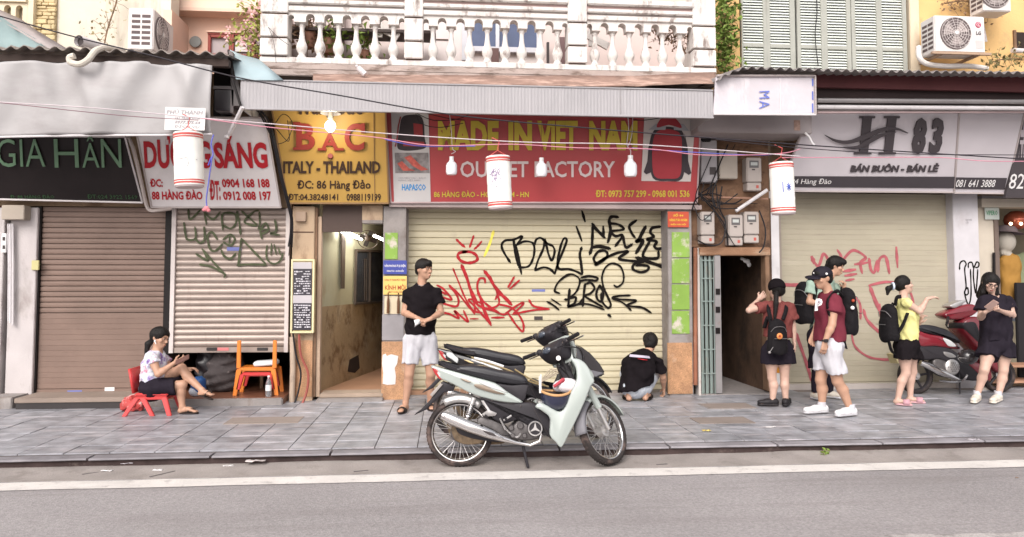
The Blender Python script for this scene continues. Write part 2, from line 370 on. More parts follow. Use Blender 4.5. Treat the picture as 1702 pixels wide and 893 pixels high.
# manhole frame with concrete lid
mh = WB('manhole_frame', concrete, 3.02, 3.62, 8.42, 8.80, -0.01, 0.005, smooth=0)
tag(mh, 'flat rectangular concrete inspection lid set in the pavement before the folding gate', 'manhole cover')
WB('lid', slabwarm, 3.05, 3.59, 8.45, 8.77, 0.003, 0.009, mh, smooth=0)

# ================================================================ shutters
slat_cache = {}
def slat_obj(name, w, p, kind, m, parent, x, y, z):
    key = (round(w, 3), round(p, 4), kind, m.name)
    if key not in slat_cache:
        if kind == 'flat': pr = [(0.020,0),(0.020,.13*p),(0,.21*p),(-0.002,.6*p),(0.001,.97*p),(0.020,p)]
        elif kind == 'tight': pr = [(0.005,0),(0.0,.08*p),(-0.001,.5*p),(0,.94*p),(0.005,p)]
        elif kind == 'faint': pr = [(0.003,0),(0.0,.07*p),(0,.5*p),(0,.95*p),(0.003,p)]
        else: pr = [(0.012-0.017*sin(pi*t)**0.8, p*t) for t in (0,.08,.2,.35,.5,.65,.8,.92,1)]
        mb = MB(); mb.grid([[(-w/2, a, b) for a, b in pr], [(w/2, a, b) for a, b in pr]])
        mb.add([(-w/2,.018,0),(w/2,.018,0),(w/2,.018,p),(-w/2,.018,p)], [(0,1,2,3)])
        o = mb.build('slat', m, None, smooth=50 if kind == 'rib' else 0); slat_cache[key] = o.data, Vector(o.location); bpy.data.objects.remove(o)
    me, off = slat_cache[key]
    o = bpy.data.objects.new(name, me); COL.objects.link(o); o.parent = parent; o.location = off + Vector((x, y, z)) - wloc(parent)
    return o
def shutter(label, px, Y, n, m, kinds, rail=0.05, railm=None, bottom=True, railw=None, z0=None):
    x0, x1, zb, z1 = rect(*px, Y)
    if z0 is not None: zb = z0
    root = empty('roller_shutter', ((x0+x1)/2, Y, zb), label, 'roller shutter')
    bb = 0.07 if bottom else 0.0; p = (z1-zb-bb)/n
    for i in range(n): slat_obj('slat', x1-x0, p, kinds(i, n), m, root, (x0+x1)/2, Y, zb+bb+i*p)
    if bottom: WB('bottom_bar', m, x0, x1, Y-0.012, Y+0.02, zb, zb+bb-.004, root, smooth=0, bevel=.003)
    for a, b in ((x0-rail, x0+.004), (x1-.004, x1+rail)):
        WB('side_rail', railm or m, a, b, Y-0.035, Y+0.03, zb, z1, root, smooth=0)
    WB('backing', darkwall, x0-rail, x1+rail, Y+.035, Y+.05, zb, z1, root, smooth=0)
    return root, (x0, x1, zb, z1, p)
SH_brown, ib = shutter('brown-pink steel roller shutter fully closed under the black sign', (66,345,274,655), 9.58, 34, brown_sl,
    lambda i, n: 'flat' if i > 13 else 'faint', 0.07, dark_frame)
SH_rib, ir = shutter('ribbed metal roller shutter left half open behind the orange stool, with dark green scrawls', (291,346,475,586), 9.56, 24, rib_sl,
    lambda i, n: 'rib', 0.045, mat('white_steel_post', (0.58,0.52,0.50), 0.5, stain=[((0.3,0.22,0.2),0.4,6,(1,1,1),0.6)]))
SH_cream, ic = shutter('wide cream roller shutter covered in red and black graffiti behind the parked motorbike', (678,345,1108,650), YW, 28, cream_sl,
    lambda i, n: 'flat', 0.05, mat('grey_rail', (0.36,0.31,0.28), 0.5, var=.1))
SH_beige, ih = shutter('beige roller shutter with faded pink scrawls behind the group of people', (1298,322,1586,643), 9.90, 36, beige_sl,
    lambda i, n: 'faint', 0.05, mat('dull_rail', (0.33,0.28,0.24), 0.5))
WB('threshold', concrete, ic[0]-.05, ic[1]+.02, 9.52, 9.85, -.05, ic[2]-.006, kind='structure', smooth=0, bevel=.01)
WB('threshold', mat('pale_sill', (0.5,0.45,0.42), .7), ih[0]-.05, ih[1]+.05, 9.80, 10.0, -.05, 0.07, kind='structure', smooth=0, bevel=.01)
# small print on the shutters
def sticker(px, Y, m, parent, label=None): BX('sticker', m, px, Y-.004, .003, parent, smooth=0, label=label)
bluepr = mat('blue_print', (0.16,0.18,0.42), .5, var=0); darkpr = mat('dark_print', (0.06,0.05,0.05), .5, var=0)
sticker((884,481,906,485), YW-.002, bluepr, SH_cream); sticker((888,526,902,532), YW-.002, darkpr, SH_cream)
sticker((112,649,136,653), 9.568, bluepr, SH_brown, 'small blue sticker'); sticker((377,411,401,417), 9.545, bluepr, SH_rib)
BX('paper_scrap', white_pl, (174,644,190,650), 9.565, .004, SH_brown, smooth=0)
MB().lathe(P(1012,524,YW-.014), (0,1,0), [(0.001,0),(.014,0),(.02,.006),(.02,.012)], 12).build('lock', darkpr, SH_cream)
# handles on the bottom rail of the half-open shutter
for px in (352, 436): BX('handle', mat('black_iron',(0.03,.025,.025),.4), (px-9,578,px+9,583), 9.535, .015, SH_rib, bevel=.004)
BX('sticker', mat('pink_print',(0.6,.2,.2),.5), (360,578,380,583), 9.54, .003, SH_rib, smooth=0)

# graffiti -------------------------------------------------------
def paint(parent, Y, m, strokes, label, deps=0.0004):
    mb = MB(); q = 0
    for w, pts in strokes:
        w3 = w*(1.3 if w < 5.5 else 1)/126.0
        pp = [P(a, b, Y) for a, b in pts]; sm = smoothpts(pp, 7) if len(pp) > 2 else [pp[0], (pp[0]+pp[1])/2, pp[1]]
        rows = []; N = len(sm)
        for i, c in enumerate(sm):
            t = sm[min(i+1, N-1)]-sm[max(i-1, 0)]; t.normalize(); nn = Vector((-t.z, 0, t.x))
            ww = w3/2*(0.86+0.3*noise.noise((i*.35, q*3.1, 0)))
            e = 0.55 if i in (0, N-1) else 1.0
            o_ = Vector((0, -0.0032-q*deps, 0))
            rows.append([c+o_-nn*ww*e, c+o_+nn*ww*e])
        # rounded ends
        t0 = (sm[0]-sm[1]).normalized(); t1 = (sm[-1]-sm[-2]).normalized()
        rows = [[p+t0*w3*.3 for p in rows[0]]] + rows + [[p+t1*w3*.3 for p in rows[-1]]]
        mb.grid(rows); q += 1
    return mb.build('graffiti', m, parent, smooth=0, label=label)
def crop(ox, oy, s, strokes): return [(w, [(ox+a/s, oy+b/s) for a, b in pts]) for w, pts in strokes]
redp = mat('red_spray_paint', (0.36,0.018,0.024), .7, var=.25, vs=14); blackp = mat('black_spray_paint', (0.010,0.008,0.007), .8, var=.3, vs=14, spec=.1)
yelp = mat('yellow_spray_paint', (0.72,0.62,0.10), .6, var=.2, vs=14); greenp = mat('dark_green_spray_paint', (0.075,0.085,0.045), .7, var=.3, vs=14)
pinkp = mat('faded_pink_spray_paint', (0.38,0.10,0.115), .7, var=.25, vs=10)
paint(SH_cream, YW, redp, crop(720,370,4.7,[
 (3.6,[(182,133),(214,165),(246,192)]),(3.2,[(316,105),(300,150),(286,192)]),(3.2,[(378,148),(352,180),(322,208)]),
 (4.2,[(262,228),(205,238),(192,262),(215,298),(270,316),(322,306),(346,285),(330,250),(285,230),(230,232)]),
 (2.6,[(155,360),(200,470),(250,590),(322,715)]),(5,[(222,335),(262,430),(290,520),(345,640)]),(2.8,[(262,430),(296,560),(325,650),(322,715)]),
 (3,[(125,490),(200,560),(300,680),(380,705)]),(3,[(125,490),(190,580),(195,640),(160,655),(60,625)]),
 (3,[(30,490),(80,520),(145,602),(60,575),(55,540),(100,560)]),
 (3,[(45,705),(120,712),(200,750),(165,690),(215,730),(272,775),(238,690)]),(2.6,[(290,752),(350,752)]),
 (5,[(400,380),(440,430),(480,500),(540,570),(610,640)]),(3.2,[(405,470),(400,440),(365,438),(345,480),(350,540),(380,600),(430,650),(520,710)]),
 (4.2,[(350,545),(372,600),(400,690),(450,800)]),(3,[(450,800),(400,740),(330,660),(280,610),(300,600),(385,635)]),
 (3,[(490,500),(500,560),(515,610),(500,650),(420,672),(340,640)]),(3,[(485,600),(510,565),(560,580),(600,620)]),
 (3,[(400,672),(470,690),(545,718),(580,705)]),(3.6,[(460,743),(550,741)]),
 (3,[(620,718),(700,640),(690,628),(620,670),(560,715)]),(3,[(515,640),(600,660),(660,710),(700,780),(705,835),(690,848),(640,790),(580,700)]),
 (3,[(630,715),(720,695),(820,680),(905,676)]),(3,[(748,605),(780,650),(850,668),(905,676)]),
 (3,[(632,425),(600,480),(585,505)]),(3,[(672,452),(630,490),(598,518)])]), 'red spray-painted tag with a small sun above it')
paint(SH_cream, YW, yelp, crop(720,370,4.7,[(4,[(472,68),(440,170),(400,262)])]), 'short yellow spray-painted slash')
paint(SH_cream, YW, blackp, crop(820,340,4.47,[
 (3.6,[(125,430),(75,350),(62,300),(90,268),(150,262),(215,238),(175,300)]),(4,[(150,262),(165,370),(190,460)]),(4,[(165,300),(185,390),(208,515)]),
 (3.4,[(175,300),(230,275),(290,285),(305,330),(295,400),(260,460),(190,468)]),(3.6,[(310,490),(330,420),(370,330),(385,260)]),
 (3.6,[(305,300),(320,260),(355,250),(400,290),(440,310),(455,350),(435,415),(410,370),(385,262)]),(3.6,[(310,490),(370,468),(420,480),(455,515)]),
 (3.6,[(455,515),(480,440),(520,340),(545,265),(520,258),(490,350),(480,470),(560,480),(620,500),(655,520)]),
 (4,[(655,320),(642,370),(650,430),(660,515)]),(4.6,[(658,50),(680,125)]),(4.6,[(618,168),(655,268)]),
 (5,[(735,145),(760,180),(825,245)]),(4.4,[(738,160),(735,240),(730,320),(715,370)]),(5,[(730,320),(790,312),(865,328)]),(4.4,[(820,245),(815,165)]),
 (5,[(925,95),(880,92),(860,120),(870,200),(850,280)]),(4,[(860,140),(930,150),(965,185),(880,200),(905,235),(960,230),(905,310)]),
 (4.4,[(1060,120),(1010,160),(1025,210),(1050,245)]),(4.2,[(960,230),(975,300),(990,320),(1030,295)]),
 (5.4,[(1130,165),(1105,210),(1080,260),(1060,275),(1110,270),(1060,360)]),(4.4,[(1240,165),(1180,175),(1165,210),(1190,240),(1140,260),(1210,275),(1195,310),(1220,330),(1275,318)]),
 (4.4,[(1160,275),(1110,385),(1215,400),(1225,350)]),
 (4.2,[(760,440),(745,400),(780,350),(830,345),(845,385),(780,440),(760,440),(850,390),(920,360),(1000,350),(930,400),(1010,418),(1120,425)]),
 (5.2,[(1060,395),(1160,430),(1262,465)]),(4,[(1120,425),(1050,440),(1035,480),(1090,503),(1140,490),(1150,460),(1090,450),(1060,455)]),
 (3.2,[(490,660),(455,640),(480,580),(540,530),(590,520),(640,560),(620,640),(560,700),(530,705)]),(4,[(565,630),(560,700),(555,760)]),
 (3.6,[(560,700),(610,690),(600,735),(555,760),(630,740),(665,700)]),(3.6,[(680,590),(670,670),(662,755)]),
 (3.4,[(650,545),(710,532),(770,545),(760,565),(690,560),(640,570)]),(3.4,[(690,590),(720,580),(750,620),(720,660),(680,680),(740,720),(810,760)]),
 (3.6,[(790,600),(765,650),(770,700),(800,720),(815,660),(790,600)]),(3.6,[(810,600),(840,670),(870,740),(850,768),(805,720),(800,660)]),
 (3.0,[(815,610),(805,540),(830,470),(880,438),(940,460),(965,520),(960,580),(920,612),(895,600)]),
 (3.2,[(880,700),(950,705),(1060,715),(990,750),(1100,765),(1170,805)]),(3,[(880,690),(940,678),(1015,675)]),(3.2,[(885,700),(960,730),(1020,785)]),
 (3,[(600,745),(700,740),(820,780)]),(3,[(430,702),(500,748)]),(3,[(398,722),(440,745),(485,782)]),(5,[(858,822),(866,830)])]), 'black spray-painted tags')
paint(SH_rib, 9.548, greenp, crop(290,340,6.87,[
 (3,[(160,60),(180,170),(300,60)]),(3,[(340,80),(365,225)]),(3,[(340,90),(440,170),(520,90)]),(3,[(555,290),(545,130),(600,95),(700,120),(700,220),(640,275),(560,240)]),
 (3,[(715,80),(740,200),(755,345)]),(3,[(770,80),(850,150),(940,240),(800,200),(900,90),(960,70)]),(3,[(970,90),(975,210),(960,280)]),
 (3,[(110,210),(125,330),(150,400),(240,390),(235,260)]),(3,[(240,390),(290,440),(345,400),(340,260)]),(3,[(385,430),(380,360),(430,315),(490,400)]),
 (3,[(385,430),(410,510),(470,530),(550,450)]),(3,[(560,400),(640,345),(690,400),(640,470),(560,430)]),(2.4,[(635,345),(625,460)]),
 (3,[(535,520),(570,590),(640,620),(700,560)]),(3,[(765,390),(750,520),(730,700)]),(3,[(765,390),(900,530),(1045,680)]),(3,[(720,695),(850,685),(1045,690)]),
 (3,[(320,510),(430,640),(570,790)]),(3,[(250,565),(380,640),(330,520)]),(3,[(290,685),(420,710),(570,790),(570,830)]),
 (2.6,[(1060,470),(1050,560),(1070,640),(1140,680),(1210,640),(1240,560)]),(2.6,[(1110,450),(1105,575)]),(2.6,[(1140,460),(1165,570)]),(2.6,[(1190,500),(1210,570)]),
 (3,[(1000,390),(985,300),(1040,215),(1075,290),(1000,340)]),(3,[(960,280),(1080,290)]),(3,[(1150,180),(1165,300),(1100,330),(1200,350)])]), 'dark green spray-painted scrawl')
paint(SH_beige, 9.90, pinkp, crop(1290,390,3.435,[
 (9,[(205,130),(215,160)]),(6,[(200,130),(240,180),(270,110),(300,150)]),(6,[(350,90),(370,130),(330,160)]),(6,[(385,140),(440,90),(510,130),(480,160),(490,220)]),(5,[(450,170),(520,160)]),
 (5,[(530,140),(540,200),(560,215),(575,150)]),(5,[(580,210),(590,140),(625,130),(645,220)]),(5,[(685,75),(692,185)]),(5,[(385,210),(450,200)]),(5,[(395,235),(455,225)]),(5,[(400,262),(440,255)]),
 (7,[(30,285),(100,288),(165,283)]),(8,[(535,300),(570,390),(600,450)]),(6,[(590,400),(595,470)]),(6,[(498,430),(520,490),(590,560)]),
 (3.6,[(430,570),(450,640),(520,695),(600,712),(680,712)]),(7,[(110,560),(160,700),(205,840)]),(4,[(530,290),(640,270),(740,300),(780,380),(770,470)]),(4,[(380,330),(470,380),(480,480)])]), 'faded pink spray-painted scrawl')
# ================================================================ ground-floor openings and pillars
HA = empty('shophouse', (PX(200,600,10), 10.0, 0), 'cream plastered shophouse at the left, behind the tarpaulin and corrugated canopy', 'house')
HB = empty('shophouse', (PX(850,600,10), 10.0, 0), 'white shophouse in the middle with a stained balustraded balcony over the red sign', 'house')
HC = empty('shophouse', (PX(1450,600,10), 10.0, 0), 'yellow ochre shophouse at the right with green louvred shutters', 'house')
def pillar(px, Y, m, par, depth=0.35, z1=None, name='pillar', z0=-.05, **k):
    x0, x1, a, b = rect(*px, Y); return WB(name, m, x0, x1, Y, Y+depth, z0 if z0 is not None else a, z1 or b, par, smooth=0, bevel=.006, **k)
# wall over the shutters
zt = PZ(851, 342, YP)
xA = PX(478, 500, YP); xB = PX(1150, 500, YP)
WB('wall', brownwall, X0, xA, 9.60, 9.95, PZ(200,345,9.6)+.01, 4.12, HA, smooth=0)
WB('wall', brownwall, xA+.005, PX(1150,300,9.66), 9.66, 9.97, zt+.02, 4.3, HB, smooth=0)
WB('wall', brownwall, PX(1283,300,9.9), X1, 9.93, 10.2, PZ(1450,320,9.9), 4.3, HC, smooth=0)
WB('floor_slab', concrete, X0, X1, 8.9, 10.2, 4.15, 4.32, HB, smooth=0) if False else None
# left edge pillar with conduits
pillar((13,345,58,652), 9.5, white_wall, HA)
WB('pillar', mat('dark_red_interior', (0.10,.018,.016), .8), PX(-60,500,9.62), PX(13,500,9.62), 9.62, 9.9, -.05, 2.45, HA, smooth=0)
pillar((-60,345,3,652), 9.45, white_wall, HA)
WB('step', concrete, PX(-60,660,9.2), PX(24,660,9.2), 9.15, 9.6, -.05, .13, HA, smooth=0, bevel=.01)
mb = BX('fuse_box', mat('old_cream_box', (0.42,.36,.30), .6), (2,341,40,365), 9.35, .15, smooth=0, bevel=.006)
tag(mb, 'cream fuse box high on the far left wall above the shop doorway', 'fuse box')
for px in (14, 17, 21): MB().tube([P(px,372,9.44), P(px+.8,440,9.44), P(px+.2,520+px,9.44)], .012, 6).build('conduit', pvc, HA)
sw = BX('switch_plate', white_pl, (2,388,10,420), 9.42, .03, smooth=0, bevel=.004); tag(sw, 'white electrical switch box with two sockets at the far left edge', 'switch')
BX('socket', darkpr, (4,394,8,400), 9.415, .004, sw, smooth=0); BX('socket', darkpr, (4,408,8,414), 9.415, .004, sw, smooth=0)
bellp = BX('door_bell', mat('yellowish_plastic', (.55,.50,.25), .5), (52,433,64,449), 9.47, .03, bevel=.004); tag(bellp, 'small yellowish bell box on the dark frame left of the brown shutter', 'door bell')
WB('step', mat('sill_concrete', (0.27,.215,.18), .8, var=.1, bump=.4), PX(25,662,9.1), PX(236,662,9.1), 9.08, 9.62, .075, .13, HA, smooth=0, bevel=.006)
WB('step_riser', mat('black_tiled_riser', (0.025,.02,.02), .4, var=.2), PX(26,672,9.1), PX(236,672,9.1), 9.10, 9.6, -.02, .072, HA, smooth=0)
# half-open shop: floor, room
xs0, xs1 = ir[0]-.05, ir[1]+.05
WB('shop_floor', mat('red_brown_tiles', (0.20,.085,.05), .35, var=.15), xs0, xs1+.02, 9.22, 13, .0, .085, HA, smooth=0)
WB('floor_edge', concrete, PX(240,670,9.2), xs1+.02, 9.14, 9.22, -.02, .08, HA, smooth=0, bevel=.012)
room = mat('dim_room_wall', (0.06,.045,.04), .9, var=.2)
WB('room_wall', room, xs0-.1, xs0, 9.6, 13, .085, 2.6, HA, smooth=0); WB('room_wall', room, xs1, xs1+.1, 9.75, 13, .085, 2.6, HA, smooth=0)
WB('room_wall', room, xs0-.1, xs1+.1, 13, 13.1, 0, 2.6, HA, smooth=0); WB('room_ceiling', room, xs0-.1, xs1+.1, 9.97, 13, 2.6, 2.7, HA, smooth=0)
# pillar left of the alley: plaster, granite foot, wooden jamb
pl = pillar((484,343,521,672), YP, tanwall, HB)
for py in (385,):
    BX('joint', GR := mat('dark_groove', (.10,.06,.045), .9), (484,py,521,py+2), YP-.004, .006, pl, smooth=0)
BX('granite_panel', granite, (491,566,519,660), YP-.012, .02, pl, smooth=0, bevel=.003)
BX('door_jamb', wood, (521,345,526,660), YP+.02, .12, HB, smooth=0, bevel=.004)
BX('door_jamb', mat('pale_wood', (.45,.33,.24), .7, stain=[(GRIME,.5,6,(1,1,.3),.56)]), (526.5,360,533,660), YP+.05, .12, HB, smooth=0, bevel=.004)
mbx = BX('junction_box', mat('tan_box', (.38,.28,.21), .7), (491,352,508,368), YP-.06, .06, bevel=.004); tag(mbx, 'tan junction box under the yellow sign on the narrow pillar', 'junction box')
BX('transom', mat('dark_brown_board', (.085,.06,.052), .7, var=.1), (536,342,602,386), YP+.06, .05, HB, smooth=0)
BX('transom', tanwall, (602,342,636,366), YP+.05, .2, HB, smooth=0)
BX('ledge', concrete, (602,366,636,371), YP+.03, .2, HB, smooth=0)
WB('doorstep', concrete, PX(525,662,9.3), PX(636,662,9.3), 9.30, 9.7, -.03, .035, HB, smooth=0, bevel=.008)
WB('doorstep', mat('tan_stone', (.36,.28,.22), .7, var=.15), PX(531,655,9.42), PX(636,655,9.42), 9.42, 9.75, .037, .085, HB, smooth=0, bevel=.008)
# alley behind: angled left wall, floor, right wall, ceiling
a0 = Vector((PX(530,500,9.62), 9.62, 0)); a1 = Vector((PX(640,608,12.3), 12.3, 0)); a2 = a1 + (a1-a0)*0.9
wlow = mat('alley_tan_wall', (.36,.27,.17), .8, var=.12, bump=.5, bs=20, stain=[((.15,.09,.05),.85,3.2,(1,1,.9),.49), ((.56,.50,.38),.6,1.6,(1,1,1),.56)])
wup = mat('alley_green_cream_wall', (.42,.41,.30), .8, var=.08, stain=[((.36,.28,.18),.6,2.6,(1,1,.6),.57)])
dv = (a2-a0).normalized(); nrm = Vector((dv.y, -dv.x, 0))
zc_ = PZ(560, 510, 9.7)
MB().hexa([a0+Vector((0,0,.08)), a2+Vector((0,0,.08)), a2+Vector((0,0,zc_)), a0+Vector((0,0,zc_))], -nrm*.12).build('alley_wall', wlow, HB, smooth=0)
MB().hexa([a0+Vector((0,0,zc_)), a2+Vector((0,0,zc_)), a2+Vector((0,0,2.6)), a0+Vector((0,0,2.6))], -nrm*.118).build('alley_wall', wup, HB, smooth=0)
xr = PX(636,500,9.7)
WB('alley_wall', wlow, xr, xr+.12, 9.78, 15, .0, 2.6, HB, smooth=0); WB('alley_floor', mat('alley_floor_tiles', (.33,.19,.12), .5, var=.1), a0.x, a2.x+1.5, 9.6, 15, .0, .082, HB, smooth=0)
WB('alley_ceiling', mat('alley_ceiling_m', (.30,.26,.22), .9), a0.x-.2, a2.x+2, 9.78, 15, 2.42, 2.5, HB, smooth=0)
def onwall(px, py, off=0.0):      # where a pixel ray meets the angled alley wall
    r = ray(px, py); q = a0 + nrm*off; s = nrm.dot(q-CAMP)/nrm.dot(r); return CAMP + r*s
q = [onwall(591,504,.02), onwall(638,500,.02), onwall(638,418,.02), onwall(594,415,.02)]
wn = MB().hexa(q, -nrm*.03).build('alley_window', glass_d, HB, smooth=0)
fr = mat('dark_window_frame', (.10,.075,.06), .6)
for (ax, ay), (bx, by) in (((590,505),(592,415)), ((614,503),(615,418)), ((590,505),(638,502)), ((592,416),(638,418))):
    MB().tube([onwall(ax,ay,.03), onwall(bx,by,.03)], .022, 4).build('window_frame', fr, wn, smooth=0)
for px in (606, 609): MB().tube([onwall(px,430,.035), onwall(px,500,.035)], .008, 4).build('window_frame', fr, wn, smooth=0)
MB().hexa([onwall(569,372+10,.05)+Vector((0,0,0)), onwall(575,382,.05), onwall(573,480,.05), onwall(568,480,.05)], -nrm*.02).build('cable_duct', fr, HB, smooth=0)
# fluorescent tube
p0, p1 = onwall(568,384,.10), onwall(600,397,.12)
tl = MB().tube([p0, p1], .028, 8).build('fluorescent_tube', mat('lit_tube', (1,.97,.9), emis=14), None)
tag(tl, 'lit white fluorescent tube on the upper wall of the tan alley', 'lamp')
ll = bpy.data.lights.new('tube_light', 'AREA'); ll.shape = 'RECTANGLE'; ll.size = 1.0; ll.size_y = .06; ll.energy = 7; ll.color = (1, .95, .84)
lo = bpy.data.objects.new('tube_light', ll); COL.objects.link(lo); c_ = (p0+p1)/2 + nrm*.06 + Vector((0,0,-.03)); lo.location = c_
dx = (p1-p0).normalized(); zz = (-(nrm*.6 + Vector((0,0,-.8)))).normalized(); zz = (zz - dx*zz.dot(dx)).normalized(); yy = zz.cross(dx)
lo.matrix_world = Matrix.Translation(c_) @ Matrix((dx, yy, zz)).transposed().to_4x4()
ll2 = MB().tube([onwall(622,392,.3), onwall(638,399,.3)], .02, 6).build('fluorescent_tube', mat('lit_tube', (1,.97,.9)), None)
tag(ll2, 'second lit fluorescent tube deeper in the alley, half hidden by the wall fan', 'lamp')
# old wall fan and hanging junk
fn = empty('wall_fan', onwall(612,395,.35), 'old dark wall fan tilted down under the tube lights in the alley', 'fan')
c = onwall(612,397,.35)
for k in range(4):
    M = Matrix.Rotation(.5, 3, 'X') @ Matrix.Rotation(k*pi/2+.4, 3, 'Y')
    MB().obox(c + M @ Vector((.07,0,0)), (.055,.005,.03), M).build('blade', mat('dusty_grey_blade', (.07,.06,.055), .6), fn, bevel=.004)
MB().ball(c+Vector((0,-.03,0)), .045).build('motor', fr, fn)
MB().tube([c+Vector((0,.03,0)), c+Vector((-.05,.15,.08)), onwall(596,400,.0)], .014, 6).build('bracket', fr, fn)
MB().tube([c + Matrix.Rotation(.5, 3, 'X') @ Vector((.14*cos(t),-.03,.14*sin(t))) for t in [k*pi/12 for k in range(25)]], .006, 4).build('guard_ring', fr, fn)
hole = MB(); hole.prism([onwall(px,py,.004) for px,py in ((578,618),(581,598),(596,590),(598,612),(590,620))], -nrm*.002)
hole.build('broken_plaster_hole', darkwall, HB, smooth=0)
# right pillar of the alley
pr = pillar((636,343,674,668), YP, concrete, HB)
BX('painted_tile', green_tile, (640,387,661,431), YP-.010, .02, pr, smooth=0, bevel=.003)
BX('plaster_patch', mat('cream_paper', (.62,.53,.38), .8, var=.1), (639,492,673,522), YP-.008, .012, pr, smooth=0)
BX('stone_panel', mat('grey_stone', (.30,.28,.29), .6, var=.15, stain=[((.5,.47,.46),.5,6,(1,1,1),.57)]), (635,523,671,566), YP-.014, .02, pr, smooth=0, bevel=.003)
BX('granite_panel', granite, (634,568,677,667), YP-.018, .03, pr, smooth=0, bevel=.003)
pts = [(636,590),(641,588),(643,592),(650,589),(662,592),(660,605),(656,612),(658,625),(657,639),(644,640),(636,638),(637,620),(635,604)]
MB().prism([P(a,b,YP-.024) for a,b in pts], (0,.003,0)).build('torn_paper', mat('torn_white_paper', (.68,.65,.63), .9, stain=[((.4,.36,.34),.4,10,(1,1,1),.6)]), pr, smooth=0)
for px in (645,662): MB().lathe(P(px,521,YP-.03), (0,0,1), [(.001,0),(.018,0),(.018,.15),(.008,.2),(.008,.26),(.001,.26)], 8).build('bottle', mat('amber_glass', (.12,.05,.02), .2), pr)
# plates on that pillar
def plate_sign(px, Y, m, label, lines, tm, cat='sign'):
    o = BX('plate_sign', m, px, Y, .008, smooth=0, bevel=.002); tag(o, label, cat)
    for s, r in lines: text('lettering', s, quadpx(*r, Y), tm, o, bold=.02, th=.001, out=.001, res=1)
    return o
whitep = mat('white_print', (.75,.73,.72), .5, var=0); yelprint = mat('yellow_print', (.75,.55,.06), .5, var=0); redpr = mat('red_print', (.40,.018,.026), .5, var=.03)
plate_sign((637,433,676,456), YP-.03, mat('blue_enamel', (.035,.05,.27), .4), 'small blue enamel plate with white lettering on the pillar behind the young man in black',
    [('VĂN PHÒNG ĐẠI DIỆN', (639,439,674,445)), ('HÀNG ĐÀO - HOÀN KIẾM', (643,448,671,452))], whitep)
plate_sign((637,459,676,490), YP-.03, mat('yellow_enamel', (.70,.50,.16), .5), 'small yellow plate with red lettering below the blue plate on the pillar',
    [('CÔNG TY TNHH ĐỨC THỊNH', (639,463,674,468)), ('KÍNH MỜI', (640,472,674,482)), ('MST 0100 123', (646,484,668,487))], mat('dark_red_print', (.35,.06,.03), .5, var=0))
# menu light box on the tan pillar
lb = empty('menu_light_box', P(503,553,YP-.12), 'tall cream-framed menu light box with white writing on black, on the tan pillar', 'menu board')
x0,x1,z0,z1 = rect(483,431,522,554, YP-.12)
WB('case', mat('cream_plastic_case', (.62,.52,.30), .5, stain=[((.4,.3,.2),.4,6,(1,1,.5),.58)]), x0,x1, YP-.10, YP-.01, z0,z1, lb, bevel=.006)
fmt = mat('cream_frame', (.70,.62,.38), .4)
fw=.022
WB('frame', fmt, x0,x0+fw, YP-.12,YP-.10, z0,z1, lb, bevel=.003, smooth=0); WB('frame', fmt, x1-fw,x1, YP-.12,YP-.10, z0,z1, lb, bevel=.003, smooth=0)
WB('frame', fmt, x0+fw,x1-fw, YP-.12,YP-.10, z1-fw,z1, lb, bevel=.003, smooth=0); WB('frame', fmt, x0+fw,x1-fw, YP-.12,YP-.10, z0,z0+fw, lb, bevel=.003, smooth=0)
BX('panel', mat('black_board', (.03,.025,.035), .3, var=.1), (487,446,518,549), YP-.112, .01, lb, smooth=0)
BX('panel', mat('grey_metal_strip', (.45,.42,.44), .35), (487,436,518,447), YP-.114, .012, lb, smooth=0)
BX('panel', mat('grey_metal_strip', (.45,.42,.44), .35), (487,491,518,504), YP-.114, .012, lb, smooth=0)
rr = random.Random(3); wr = MB()
for y in list(range(451, 489, 4)) + list(range(507, 546, 4)):
    x = 489
    while x < 515:
        w = rr.uniform(1.5, 4); Yq = YP-.1135
        if rr.random() < .8:
            qd = quadpx(x, y+rr.uniform(-.6,.2), min(x+w,516), y+rr.uniform(1.0,2.2), Yq); wr.hexa(qd, (0,.001,0))
        x += w+.9
o = wr.build('chalk_writing', mat('chalk_white', (.6,.58,.62), .8, var=0), lb, smooth=0, kind='stuff')
# pipes by the light box
drain = MB().tube([P(486,560,9.38), P(487,610,9.38), P(485,668,9.38)], .035, 10).build('drain_pipe', mat('tan_pipe', (.45,.35,.27), .6, stain=[(GRIME,.5,7,(1,1,1),.55)])); tag(drain, 'tan drain pipe running down beside the granite foot below the menu box', 'pipe')
MB().tube(smoothpts([P(497,556,9.36),P(500,590,9.35),P(512,620,9.34),P(510,650,9.33),P(502,672,9.3)],6), .016, 6).build('hose', mat('red_brown_hose',(.32,.09,.07),.5), drain)
MB().tube(smoothpts([P(486,548,9.36),P(492,590,9.35),P(500,620,9.34),P(496,650,9.33),P(489,672,9.3)],6), .012, 6).build('hose', blackrub, drain)

# pillar right of the cream shutter
p2 = pillar((1111,343,1151,655), YP, concrete, HB)
for a, b in ((386,428),(430,471),(473,515),(517,555)): BX('painted_tile', green_tile, (1117,a,1146,b), YP-.012, .02, p2, smooth=0, bevel=.003)
BX('granite_panel', granite, (1110,570,1151,655), YP-.018, .03, p2, smooth=0, bevel=.003)
plate_sign((1110,352,1145,378), YP-.03, mat('red_enamel', (.50,.07,.03), .4), 'small red plate with yellow lettering on the pillar right of the cream shutter',
    [('SỐ 86', (1119,355,1136,360)), ('HÀNG ĐÀO HOÀN', (1113,363,1142,368)), ('KIẾM HÀ NỘI', (1115,371,1140,375))], yelprint)
